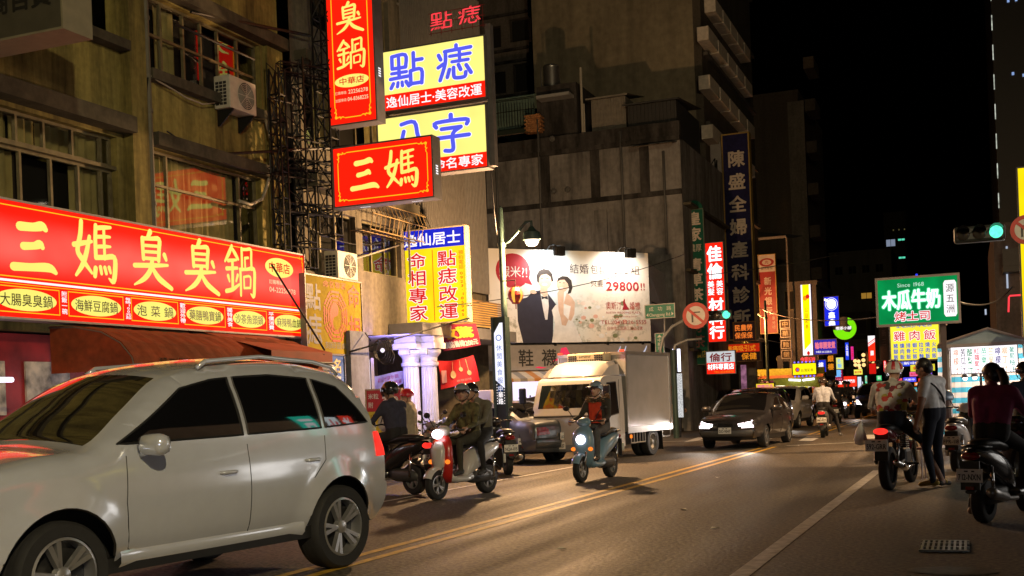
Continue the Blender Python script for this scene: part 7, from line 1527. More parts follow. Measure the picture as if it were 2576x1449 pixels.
# --- small cars
def paint(nm, c, r_=.35, me=.3): return mat('paint_' + nm, c, r_, me, var=.04, coat=.8)
SEDP = [(2.1, .28), (2.2, .42), (2.2, .6), (2.16, .73), (1.75, .83), (1.1, .9), (.85, .95), (.1, 1.36), (-.4, 1.41), (-1.0, 1.36), (-1.65, 1.03), (-1.8, .99), (-2.15, .95), (-2.25, .85), (-2.27, .55), (-2.2, .3)]
def sedan(pt, lights, k=1, **kw):
    d = dict(W=.86, belt=.93, sill=.3, tum=.42, prof=SEDP, ws=(6, 8), rs=(9, 10), arches=[(1.32, .3, .34), (-1.3, .3, .34)], wheel=(.3, .2), d=.11, windows=[[(.72, .98), (.1, 1.29), (-.3, 1.33), (-.3, .97)], [(-.36, .97), (-.36, 1.33), (-.9, 1.29), (-1.35, 1.0)]], seams=[[(.75, .95), (.75, .4)], [(-.33, .95), (-.33, .35)]], handles=[(-.2, .82), (-1.1, .84)], mirror=(.65, .97), paint=pt, lights=lights, grille=(.58, .7, .3), k=k, plate=(.5, 'DO-9547', 1), spokes=0)
    d.update(kw); return d
HLT = lambda on: [('headlight', HEADL if on else LENSC, [(.46, .56), (.96, .57), (.46, .75), (.96, .75)], 1), ('tail_light', TAILD, [(.55, .68), (1, .66), (.55, .84), (1, .84)], -1)]
hl = onz(1850, 1134); hlc = car('car', 'dark grey saloon with both headlights glaring in the middle of the road', (-5.42, 30.0, 0), R(-94.5), sedan(paint('dark_grey', (.03, .028, .03)), HLT(True), .95, spokes=5, rim=mat('dull_rim', (.25, .25, .25), .4, .6), bumper=[(.34, .5, .97, mat('grey_bumper', (.1, .095, .09), .5), 1)]))
for y in (-.6, .6): headbeam(hlc, 2.3, y, .66, 80)
MPVP = [(2.0, .3), (2.12, .45), (2.1, .7), (1.95, .84), (1.6, .95), (1.25, 1.02), (.4, 1.46), (-.4, 1.55), (-1.4, 1.5), (-1.85, 1.36), (-2.1, .95), (-2.15, .6), (-2.05, .3)]
def mpv(pt, lights, k=1, **kw):
    d = dict(W=.87, belt=1.0, sill=.32, tum=.36, prof=MPVP, ws=(5, 6), rs=(9, 10), arches=[(1.3, .31, .36), (-1.3, .31, .36)], wheel=(.31, .2), d=.12, windows=[[(1.0, 1.06), (.4, 1.38), (-.2, 1.45), (-.2, 1.04)], [(-.26, 1.04), (-.26, 1.455), (-1.1, 1.43), (-1.1, 1.04)], [(-1.16, 1.04), (-1.16, 1.425), (-1.55, 1.38), (-1.8, 1.06)]], mirror=(.8, 1.05), paint=pt, lights=lights, grille=(.62, .76, .35), k=k, plate=(.5, '8257-TZ', 1), spokes=5)
    d.update(kw); return d
a = onz(2043, 1076); c = car('car', 'white people carrier with one headlight glaring behind the dark saloon', (-6.5, 43.4, 0), R(-93), mpv(paint('pearl', (.5, .48, .45), .35, 0), HLT(False)[:0] + [('headlight', HEADL, [(.6, .66), (.95, .7), (.6, .84), (.95, .86)], 1), ('fog_light', AMBD, [(.7, .42), (.82, .42), (.7, .48), (.82, .48)], 1)], .97)); headbeam(c, 2.2, .7, .75, 50)
a = onz(1980, 1097); car('car', 'dark car tucked close behind the saloon with glaring headlights', (-6.5, 37.2, 0), R(-96), mpv(paint('black', (.02, .02, .024)), HLT(False), .95))
a = onz(1740, 1077); c = car('car', 'silver parked saloon at the left kerb behind the walking pair', (-9.3, 47.6, 0), R(-86), sedan(paint('silver', (.36, .35, .34), .35, .4), HLT(False), 1.04, plate=(.5, '2C-2283', 1)))
car('car', 'dark parked car with a wide roof beyond the silver saloon', (-8.6, 55, 0), R(-90), mpv(paint('charcoal', (.03, .03, .03)), HLT(False), 1.0))
c = car('car', 'orange taxi half hidden between the white people carrier and the parked cars', (-7.6, 56, 0), R(-91), sedan(paint('taxi_orange', (.55, .24, .02), .35, 0), HLT(False), 1.05))
a = onz(2150, 1052); c = car('car', 'dark car with one glaring headlight far off beside the flag helmet', (-3.95, 54.5, 0), R(-92), mpv(paint('black', (.02, .02, .024)), [('headlight', HEADL, [(.6, .62), (.95, .66), (.6, .82), (.95, .84)], 1)], .98)); headbeam(c, 2.2, -.7, .75, 50)
for y_, x_c, lb in ((70, -4.3, 'distant car with twin headlights in the oncoming lane'), (88, -5.0, 'farther oncoming car with twin headlights by the lanterns'), (78, -1.2, 'distant dark car driving away on the right lane')):
    car('car', lb, (x_c, y_, 0), R(-92 if x_c < -2 else 88), mpv(paint('black', (.02, .02, .024)), [('headlight', HEADL, [(.55, .62), (.95, .66), (.55, .82), (.95, .84)], 1), ('tail_light', TAILL, [(.6, .7), (1, .7), (.6, .86), (1, .86)], -1)], 1, d=.25), 'cars far down the street')
car('car', 'grey saloon pointing into the side street beside the delivery truck', (-10.35, 24.65, 0), R(152), sedan(paint('slate', (.09, .1, .11), .3, .4), HLT(False), .97, plate=(.62, 'AX-1390', -1), plate_out=.03, spokes=5, bumper=[(.36, .6, .98, paint('slate', (.09, .1, .11)), -1)]))
car('car', 'black car with yellow sign reflections in its window behind the grey saloon', (-10.9, 29.6, 0), R(170), mpv(paint('black', (.02, .02, .024)), HLT(False), .97))

# --- refrigerated delivery truck
tf = onz(1540, 1160); th = R(-100.5); th_v = Vector((math.cos(th), math.sin(th), 0)); tl_v = Vector((-th_v.y, th_v.x, 0))
tk_o = Vector((tf.x, tf.y, 0)) - tl_v * .8
tr = thing('delivery_truck', 'white refrigerated box truck with an air deflector and cooling unit over its cab', 'truck', Matrix.Translation((tk_o.x, tk_o.y, 0)) @ Matrix.Rotation(th, 4, 'Z'))
TW_ = mat('truck_paint', (.4, .385, .36), .4, var=.06, coat=.3); TBOX = mat('box_panel', (.66, .65, .64), .18, .6, var=.08, scale=3, bump=.12)
hwT = .83
cabp = smooth_poly([(.62, .34), (.68, .45), (.68, .72), (.66, 1.0), (.62, 1.14), (.42, 1.72), (.3, 1.85), (.0, 1.89), (-.62, 1.88)], 4)
def chw(x, z): return hwT * (1 - .05 * max(0, (z - 1.1) / .8)) - (.05 if x > .6 else 0)
m = MB(); bot_ = [(-.62, .3), (-.4, .3)] + [(.0 + .4 * math.cos(R(180 - a)), .33 + .4 * math.sin(R(180 - a))) for a in range(0, 181, 15)] + [(.5, .3)]
ol = cabp + bot_; doorw = [(.36, 1.12), (.3, 1.3), (.12, 1.73), (-.3, 1.75), (-.34, 1.05), (.1, 1.0)]
ring = dense(ol, .08); pts = [Vector(p) for p in ring]; ed = [(i, (i + 1) % len(ring)) for i in range(len(ring))]; q = dense(doorw, .08); o_ = len(pts); pts += [Vector(p) for p in q]; ed += [(o_ + i, o_ + (i + 1) % len(q)) for i in range(len(q))]
vs, _, fs, *_r = delaunay_2d_cdt(pts, ed, [], 0, 1e-5); mg = MB()
for s in (-1, 1):
    v3 = [(v.x, s * chw(v.x, v.y), v.y) for v in vs]
    for f in fs:
        c_ = sum((vs[i] for i in f), Vector((0, 0))) / len(f)
        if inpoly(c_, ol): (mg if inpoly(c_, doorw) else m).add([v3[i] for i in f], [tuple(range(len(f)))])
rows = [[Vector((x + (.06 if z < 1.9 and x > .2 else 0) * (1 - (2 * j / 12 - 1) ** 2), (2 * j / 12 - 1) * chw(x, z), z)) for j in range(13)] for x, z in dense(cabp, .08, False)]
isg = lambda r_: 1.15 < r_[6].z < 1.74 and r_[6].x > .3
m2 = MB()
for r0, r1 in zip(rows, rows[1:]):
    for j in range(12):
        tgt = m2 if (isg(r0) and isg(r1) and 1 <= j < 11) else m; tgt.quad(r0[j], r0[j + 1], r1[j + 1], r1[j])
o = m.done('cab', TW_, tr, fix=False); bm = bmesh.new(); bm.from_mesh(o.data); bmesh.ops.remove_doubles(bm, verts=bm.verts, dist=.002); bmesh.ops.recalc_face_normals(bm, faces=bm.faces); bm.to_mesh(o.data); bm.free(); o.data.shade_smooth(); o.data.set_sharp_from_angle(angle=R(35))
m2.done('windscreen', GLASSD, tr, smooth=True, fix=False); mg.done('side_window', GLASSD, tr, fix=False)
m = MB()
for s in (-1, 1): q = [(x, s * (chw(x, z) + .003), z) for x, z in dense(doorw, .08)]; m.tube(q + [q[0]], .012, 5, False); m.tube([(x, s * (chw(x, z) + .002), z) for x, z in dense([(.46, 1.1), (.46, .8), (.4, .72)], .1, False)], .005, 4); m.tube([(-.4, s * (chw(-.4, 1.2) + .002), z) for z in (.35, 1.2, 1.8)], .005, 4)
m.tube([(.725, y, 1.03) for y in (-.74, -.3, 0, .3, .74)], .02, 6); m.done('black_trim', SEAM, tr)
m = MB(); dfp = [(.3, 1.9), (.22, 1.98), (-.1, 2.2), (-.5, 2.26)]; rws = [[(x - .1 * abs(2 * j / 12 - 1) ** 3, (2 * j / 12 - 1) * .76, z - (.28 if abs(j - 6) == 6 else .06 * abs(2 * j / 12 - 1) ** 4) * (z > 1.91)) for j in range(13)] for x, z in smooth_poly(dfp, 4)]; m.rings(rws, cap=False, close=False)
for s in (-1, 1): m.add([(.25, s * .76, 1.9), (-.1, s * .76, 2.1), (-.55, s * .76, 2.16), (-.6, s * .76, 1.9)], [(0, 1, 2, 3)])
m.done('air_deflector', TW_, tr, smooth=True, fix=False, ang=50)
m = MB(); m.b2((-3.05, -.86, .62), (-.72, .86, 2.4)); m.done('cargo_box', TBOX, tr)
m = MB()
for s in (-1, 1):
    for x in (-.72, -3.05): m.b2((x - .03, s * .86, .6), (x + .03, s * .88, 2.42))
    m.b2((-3.08, s * .862, 2.36), (-.69, s * .885, 2.43)); m.b2((-3.08, s * .862, .58), (-.69, s * .885, .72))
m.b2((-.72, -.88, 2.36), (-.69, .88, 2.43)); m.done('edge_rail', mat('aluminium_rail', (.5, .48, .45), .3, .8), tr)
m = MB(); m.bb((-.5, .05, 2.32), (.36, .95, .2), .03); cu = m.done('cooling_unit', mat('cooling_cream', (.5, .42, .25), .5), tr)
m = MB(face_T(-.315, .05, 2.32, 1))
for r_ in range(3):
    for c_ in range(16):
        if r_ == 0 or not 4 <= c_ <= 11: m.b2((-.44 + c_ * .056, -.08 + r_ * .05, -.003), (-.40 + c_ * .056, -.045 + r_ * .05, .004))
txt(m, 'smmr', -.16, -.01, .085, .32, .02, .006); m.done('grille_slot', TRIM, cu)
for y in (-.8, .8): m = MB(); m.bb((-.67, y, 2.45), (.06, .12, .05), .015); m.done('marker_light', glow('marker_red', (255, 90, 60), 1.4), tr)
m = MB(); m.bb((.62, 0, .36), (.2, 1.7, .24), .05); m.done('bumper', mat('bumper_blue_grey', (.16, .18, .2), .5), tr)
m = MB()
for i in range(4): m.b2((.7, -.42, .52 + i * .04), (.725, .42, .54 + i * .04))
m.done('grille', TRIM, tr)
for s in (-1, 1):
    m = MB(); m.bb((.69, s * .6, .58), (.06, .3, .15), .03); m.done('headlight', LENSC, tr); m = MB(); m.bb((.68, s * .79, .62), (.08, .08, .2), .02); m.done('turn_signal', glow('turn_lit', (255, 150, 70), 1.2) if s < 0 else mat('amber_lens', (.4, .12, .02), .3), tr)
    m = MB(); m.bb((.74, s * .55, .36), (.03, .2, .09), .02); m.done('fog_light', mat('yellow_fog', (.4, .3, .05), .3), tr)
    m = MB(); m.tube([(.5, s * .84, 1.25), (.62, s * 1.0, 1.2), (.64, s * 1.06, 1.35), (.64, s * 1.06, 1.45)], .014, 6); m.bb((.64, s * 1.06, 1.5), (.06, .18, .36), .04); m.done('wing_mirror', TRIM, tr)
    wheel(tr, 0.0, s * .72, .33, .19, s, mat('truck_rim', (.25, .24, .22), .5, .4), 0, .6); wheel(tr, -2.1, s * .72, .33, .2, s, mat('truck_rim'), 0, .6, flat=True); wheel(tr, -2.1, s * .48, .33, .2, s, mat('truck_rim'), 0, .6)
    m = MB()
    for x in (-.9, -1.05, -1.2, -1.35, -1.5, -1.62): m.tube([(x, s * .84, .35), (x, s * .84, .6)], .014, 5)
    m.tube([(-.88, s * .84, .35), (-1.62, s * .84, .35)], .018, 5); m.tube([(-2.55, s * .84, .6), (-2.55, s * .84, .42), (-3.0, s * .84, .42), (-3.0, s * .84, .6)], .016, 5); m.done('side_guard', mat('guard_steel', (.35, .33, .3), .4, .7), tr)
    m = MB(); m.bb((-.88, s * .85, .5), (.06, .05, .08), .015); m.done('side_marker', AMBD, tr)
    m = MB(); m.quad((-2.5, s * .6, .55), (-2.5, s * .86, .55), (-2.55, s * .86, .12), (-2.55, s * .6, .12)); m.done('mud_flap', TRIM, tr, fix=False)
m = MB(); m.b2((-3.0, -.35, .4), (.4, .35, .58)); m.b2((-1.6, -.6, .3), (-1.0, .6, .55)); m.done('chassis', TRIM, tr)
num_plate(tr, face_T(.735, -.12, .4, 1), .34, .17, 'ABV-0537')
m = MB(face_T(.70, -.5, .74, 1)); txt(m, 'HINO', 0, 0, .06, .3, .02, .012); m.lathe([(.075, .02), (.09, .02)], 24, Matrix.Translation((.5, .0, 0)) @ Matrix.Diagonal((1.3, .8, 1, 1))); m.done('badge', CHROME, tr, fix=False)

# --- scooters
SEATB = mat('seat_vinyl', (.012, .012, .012), .45, var=.2)
def hloft(m, secs, n=16):    # sections (x, z, half width, half height)
    m.rings([[(x, a * math.copysign(abs(math.cos(q)) ** .8, math.cos(q)), z + b * math.copysign(abs(math.sin(q)) ** .8, math.sin(q))) for q in [2 * math.pi * i / n for i in range(n)]] for x, z, a, b in secs])
def vloft(m, secs, n=16):    # sections (x, z, half depth, half width)
    m.rings([[(x + a * math.cos(q), b * math.sin(q), z) for q in [2 * math.pi * i / n for i in range(n)]] for x, z, a, b in secs])
def scooter(label, pos, head, body, accent=None, on=True, tail=False, lamp_at=(.66, .66), lens=(.03, .09, .075), plate_s='MKL-571', beam=0, grp='scooters', lean=0., k=1., shield=True, steer=0., name='scooter', screen=False):
    T = Matrix.Translation(pos) @ Matrix.Rotation(head, 4, 'Z') @ Matrix.Rotation(lean, 4, 'X') @ Matrix.Diagonal((k, k, k, 1))
    r = thing(name, label, 'scooter', T, grp); acc = accent or body
    wheel(r, .66, 0, .225, .1, 1, RIM, 5, .62); wheel(r, -.55, 0, .225, .12, 1, mat('dull_rim', (.25, .25, .25), .4, .6), 5, .62)
    def sp(nm, mt, fn, **kw): m = MB(); fn(m); return m.done(nm, mt, r, **kw)
    sp('tail_body', body, lambda m: hloft(m, [(-.88, .74, .03, .03), (-.8, .73, .09, .07), (-.6, .68, .15, .12), (-.35, .6, .165, .16), (-.1, .5, .15, .17), (.02, .4, .13, .12), (.06, .34, .1, .06)]), smooth=True)
    sp('seat', SEATB, lambda m: hloft(m, [(-.74, .83, .05, .03), (-.66, .835, .11, .05), (-.4, .83, .14, .055), (-.2, .79, .14, .05), (.0, .77, .1, .045), (.06, .75, .05, .03)]), smooth=True)
    sp('grab_rail', TRIM, lambda m: m.tube([(-.6, .12, .8), (-.82, .1, .82), (-.88, 0, .83), (-.82, -.1, .82), (-.6, -.12, .8)], .014, 6), smooth=True)
    sp('floorboard', body, lambda m: hloft(m, [(-.05, .3, .15, .07), (.1, .27, .17, .05), (.34, .28, .17, .06), (.42, .33, .12, .08)]), smooth=True)
    sp('leg_shield', acc, lambda m: vloft(m, [(.44, .24, .06, .1), (.5, .36, .08, .17), (.52, .55, .085, .205), (.52, .74, .09, .205), (.5, .86, .08, .17), (.46, .95, .05, .09)]), smooth=True)
    if accent: sp('front_panel', body, lambda m: vloft(m, [(.56, .38, .06, .05), (.6, .55, .07, .12), (.6, .74, .07, .13), (.56, .86, .05, .07)]), smooth=True)
    fm = MB(); n = 9
    fm.rings([[(.66 + rad * math.cos(R(a)), y, .225 + rad * math.sin(R(a))) for y, rad in ((-.075, .225), (-.06, .262), (0, .275), (.06, .262), (.075, .225))] for a in range(25, 166, 14)], cap=False, close=False); fm.done('front_fender', body, r, smooth=True, fix=False)
    sp('fork', CHROME, lambda m: [m.tube([(.66, s * .075, .225), (.55, s * .075, .62)], .018, 8) for s in (-1, 1)], smooth=True)
    sp('handlebar', TRIM, lambda m: (m.tube([(.46, .0, .9), (.44, 0, 1.0)], .03, 8), m.tube([(.36, -.33, 1.02), (.42, -.2, 1.03), (.45, 0, 1.0), (.42, .2, 1.03), (.36, .33, 1.02)], .013, 8), [m.tube([(.36, s * .33, 1.02), (.39, s * .23, 1.025)], .019, 8) for s in (-1, 1)]), smooth=True)
    sp('handlebar_cowl', body, lambda m: vloft(m, [(.46, .93, .05, .07), (.47, .99, .085, .13), (.46, 1.05, .075, .12), (.44, 1.09, .03, .06)]), smooth=True)
    for s in (-1, 1):
        mm = MB(); mm.tube([(.42, s * .2, 1.05), (.44, s * .27, 1.18), (.42, s * .33, 1.24)], .008, 6); mm.ball((.41, s * .35, 1.25), (.02, .065, .045), 12, 8); mm.done('mirror', TRIM, r, smooth=True)
    lx_, lz_ = lamp_at
    sp('headlight', HEADL if on else LENSC, lambda m: m.ball((lx_, 0, lz_), lens, 18, 12), smooth=True)
    for s in (-1, 1):
        sp('turn_signal', AMBD if on else mat('amber_lens', (.4, .12, .02), .3), lambda m: m.ball((.58, s * .16, .56 if lz_ > .7 else .6), (.03, .045, .035), 10, 8), smooth=True)
    sp('tail_light', TAILL if tail else TAILD, lambda m: m.ball((-.86, 0, .72), (.035, .1, .045), 14, 10), smooth=True)
    num_plate(r, face_T(-.9, 0, .52, -1), .27, .14, plate_s); sp('rear_fender', TRIM, lambda m: (m.box((-.88, 0, .52), (.02, .2, .3)), hloft(m, [(-.9, .35, .05, .02), (-.6, .5, .1, .03)])))
    sp('reflector', TAILD, lambda m: m.bb((-.9, 0, .39), (.012, .09, .035), .005))
    sp('exhaust', mat('exhaust_steel', (.3, .29, .28), .35, .8), lambda m: (m.tube([(.0, -.14, .22), (-.3, -.17, .24), (-.45, -.18, .27)], .025, 8), m.tube([(-.42, -.18, .265), (-.8, -.19, .34), (-.86, -.19, .35)], [.05, .06, .045], 12)), smooth=True)
    sp('engine_case', mat('engine_grey', (.08, .08, .08), .5, .5), lambda m: hloft(m, [(-.72, .27, .05, .06), (-.5, .28, .12, .1), (-.2, .28, .12, .1), (-.02, .3, .08, .08)]), smooth=True)
    sp('shock_absorber', CHROME, lambda m: [m.tube([(-.58, s * .12, .26), (-.62, s * .12, .6)], .02, 8) for s in (-1, 1)], smooth=True)
    if beam: lamp('headlamp_beam', 'SPOT', (lx_ + .08, 0, lz_), beam, (1, .92, .82), r, .05, target=(lx_ + 9, 0, 0), spot=55, blend=.6)
    return r
def ground_pair(f, rr_, k=1.21):     # front and rear tyre contact pixels -> centre and heading
    a, b = onz(*f), onz(*rr_); return a, math.atan2(a.y - b.y, a.x - b.x)
RIDERS = []
WS = mat('scooter_white', (.5, .48, .47), .3, coat=.7, var=.04); RS = mat('scooter_red', (.45, .02, .015), .3, coat=.7, var=.04); BK = mat('scooter_black', (.015, .014, .015), .25, coat=.7, var=.1); SB_ = mat('scooter_sky_blue', (.16, .27, .37), .35, coat=.6, var=.05); GYS = mat('scooter_grey', (.22, .22, .22), .3, .3, coat=.6)
def at(px, py, head, fx=.66): # place so that the front tyre touches the ground at the pixel
    q_ = onz(px, py); return (q_.x - fx * math.cos(head), q_.y - fx * math.sin(head), 0)
hA = R(-104); pA = at(1100, 1258, hA); scooter('white and red scooter carrying two people past the camera', pA, hA, WS, RS, True, False, (.6, .97), (.05, .1, .07), 'LJ7-420', beam=30, k=1.0)
hB = R(-97); pB = at(1462, 1214, hB); scooter('pale blue scooter with a square glaring headlight and a rider in red', pB, hB, SB_, None, True, False, (.62, .72), (.04, .085, .08), 'PGT-263', beam=35, k=1.0)
hC = R(158); qC = onz(1040, 1243); pC = (qC.x + .55 * math.cos(hC), qC.y + .55 * math.sin(hC), 0); scooter('black scooter with a lit red tail light and a rider in a navy jacket', pC, hC, BK, None, False, True, plate_s='KDC-688', k=1.08)
hD = R(92); qD = onz(2071, 1101); pD = (qD.x + .55 * math.cos(hD), qD.y + .55 * math.sin(hD), 0); scooter('silver-tailed scooter waiting at the stop line under a rider in a white shirt', pD, hD, GYS, BK, False, True, plate_s='MKI-927', k=1.0)
for i, (px, py, h_, lab, on) in enumerate(((2108, 1066, 90, 'dark scooter just ahead of the white-shirted rider', False), (2092, 1062, 92, 'black scooter in the line ahead of the stop line', False), (2136, 1044, -90, 'scooter with two glaring lamps far down the lane', True), (2128, 1052, -88, 'small dark scooter oncoming left of the double lamps', True))):
    q_ = onz(px, py); scooter(lab, (q_.x, q_.y, 0), R(h_), BK if i != 3 else GYS, None, on, False, k=1.0); RIDERS.append((q_, R(h_)))
q_ = onz(1238, 1195); hE = R(40); scooter('parked black scooter with a red tail light behind the two people', (q_.x, q_.y + .5, 0), R(125), BK, None, False, False, plate_s='NQA-015', grp='scooters parked at the left kerb')
q_ = onz(1253, 1172); scooter('second parked scooter with a white plate, nose to the grey saloon', (q_.x, q_.y + .9, 0), R(128), BK, GYS, False, False, plate_s='MHP-880', grp='scooters parked at the left kerb')
q_ = onz(1062, 1150); scooter('parked scooter with a big round mirror in front of the potted plant', (-9.6, 20.4, 0), R(-110), GYS, BK, False, False, plate_s='GSU-351', grp='scooters parked at the left kerb')
# right side
hW = R(68); qW = ond(2437, 1222, 11.4); pW = (qW.x + .9 * math.cos(hW), qW.y + .9 * math.sin(hW), 0); scooter('black scooter with plate 712-NXN under the woman in a plum jacket', pW, hW, BK, None, False, False, plate_s='712-NXN', k=.97)
scooter('dark scooter with pale side panels parked at the right edge behind the woman', (2.55, 17.3, 0), R(115), BK, WS, False, False, plate_s='857-HNB', grp='scooters parked at the right')
scooter('black scooter parked between the standing man and the juice stall', (.75, 18.6, 0), R(95), BK, None, False, False, plate_s='620-KJT', grp='scooters parked at the right')
scooter('white scooter parked beyond the motorcycle', (-.15, 20.3, 0), R(80), WS, BK, False, False, plate_s='FPR-118', grp='scooters parked at the right')
# --- motorcycle
def motorcycle(label, pos, head, plate_s):
    r = thing('motorcycle', label, 'motorcycle', Matrix.Translation(pos) @ Matrix.Rotation(head, 4, 'Z'))
    wheel(r, .72, 0, .3, .1, 1, RIM, 6, .72); wheel(r, -.62, 0, .3, .13, 1, RIM, 6, .72)
    def sp(nm, mt, fn, **kw): m = MB(); fn(m); return m.done(nm, mt, r, **kw)
    MR = mat('maroon_paint', (.12, .01, .02), .25, coat=.8)
    sp('tank', MR, lambda m: hloft(m, [(-.08, .8, .08, .08), (.1, .86, .15, .13), (.3, .88, .14, .12), (.42, .86, .07, .07)]), smooth=True)
    sp('seat', SEATB, lambda m: hloft(m, [(-.78, .86, .08, .04), (-.6, .85, .12, .06), (-.3, .8, .13, .06), (-.02, .79, .09, .05)]), smooth=True)
    sp('tail_cowl', MR, lambda m: hloft(m, [(-.95, .83, .06, .04), (-.85, .8, .12, .07), (-.6, .74, .13, .09), (-.3, .7, .1, .07)]), smooth=True)
    sp('tail_light', TAILL, lambda m: m.ball((-.95, 0, .82), (.03, .1, .045), 14, 10), smooth=True); sp('turn_signal', mat('amber_lens', (.4, .12, .02), .3), lambda m: [m.ball((-.85, s * .2, .68), (.04, .03, .03), 10, 8) for s in (-1, 1)], smooth=True)
    num_plate(r, face_T(-.96, .06, .63, -1), .3, .16, plate_s); sp('reflector', TAILL, lambda m: m.bb((-.95, 0, .48), (.012, .1, .035), .005)); sp('rear_fender', TRIM, lambda m: m.box((-.92, 0, .6), (.03, .18, .36), ry=R(12)))
    sp('fork', CHROME, lambda m: [m.tube([(.72, s * .09, .3), (.46, s * .09, .98)], .024, 8) for s in (-1, 1)], smooth=True)
    sp('frame', TRIM, lambda m: (m.tube([(.45, 0, .88), (.3, 0, .45), (-.1, 0, .36), (-.25, 0, .7), (-.7, 0, .76)], .03, 8), m.tube([(-.62, .11, .3), (-.1, .1, .38)], .025, 6), m.tube([(-.62, -.11, .3), (-.1, -.1, .38)], .025, 6)))
    sp('engine', mat('engine_grey', (.08, .08, .08), .5, .5), lambda m: (m.bb((.08, 0, .42), (.36, .26, .26), .06), [m.bb((.16, 0, .56 + i * .03), (.2, .2, .018), .006) for i in range(6)]))
    sp('exhaust', CHROME, lambda m: m.tube([(.26, -.1, .5), (.3, -.13, .3), (-.2, -.15, .26), (-.4, -.17, .3), (-.9, -.18, .4)], [.022, .022, .03, .05, .045], 10), smooth=True); sp('shock_absorber', CHROME, lambda m: [m.tube([(-.6, s * .12, .34), (-.42, s * .12, .72)], .022, 8) for s in (-1, 1)], smooth=True)
    sp('handlebar', TRIM, lambda m: m.tube([(.26, -.36, 1.03), (.36, -.22, 1.06), (.44, -.05, 1.0), (.44, .05, 1.0), (.36, .22, 1.06), (.26, .36, 1.03)], .014, 8), smooth=True); sp('headlight', LENSC, lambda m: m.ball((.58, 0, .92), (.08, .1, .1), 16, 12), smooth=True)
    for s in (-1, 1): sp('mirror', TRIM, lambda m: (m.tube([(.36, s * .22, 1.06), (.36, s * .34, 1.2)], .008, 5), m.ball((.35, s * .37, 1.22), (.02, .06, .045), 12, 8)), smooth=True)
    sp('footpeg', TRIM, lambda m: m.tube([(-.1, -.3, .33), (-.1, .3, .33)], .018, 6)); sp('front_fender', MR, lambda m: m.rings([[(.72 + rad * math.cos(R(a)), y, .3 + rad * math.sin(R(a))) for y, rad in ((-.07, .31), (0, .34), (.07, .31))] for a in range(40, 160, 12)], cap=False, close=False), smooth=True, fix=False)
    return r
qM = onz(2236, 1232); hM = R(80); pM = (qM.x + .62 * math.cos(hM), qM.y + .62 * math.sin(hM), 0); motorcycle('maroon motorcycle with plate 592-GRR and a glowing tail light', pM, hM, '592-GRR')
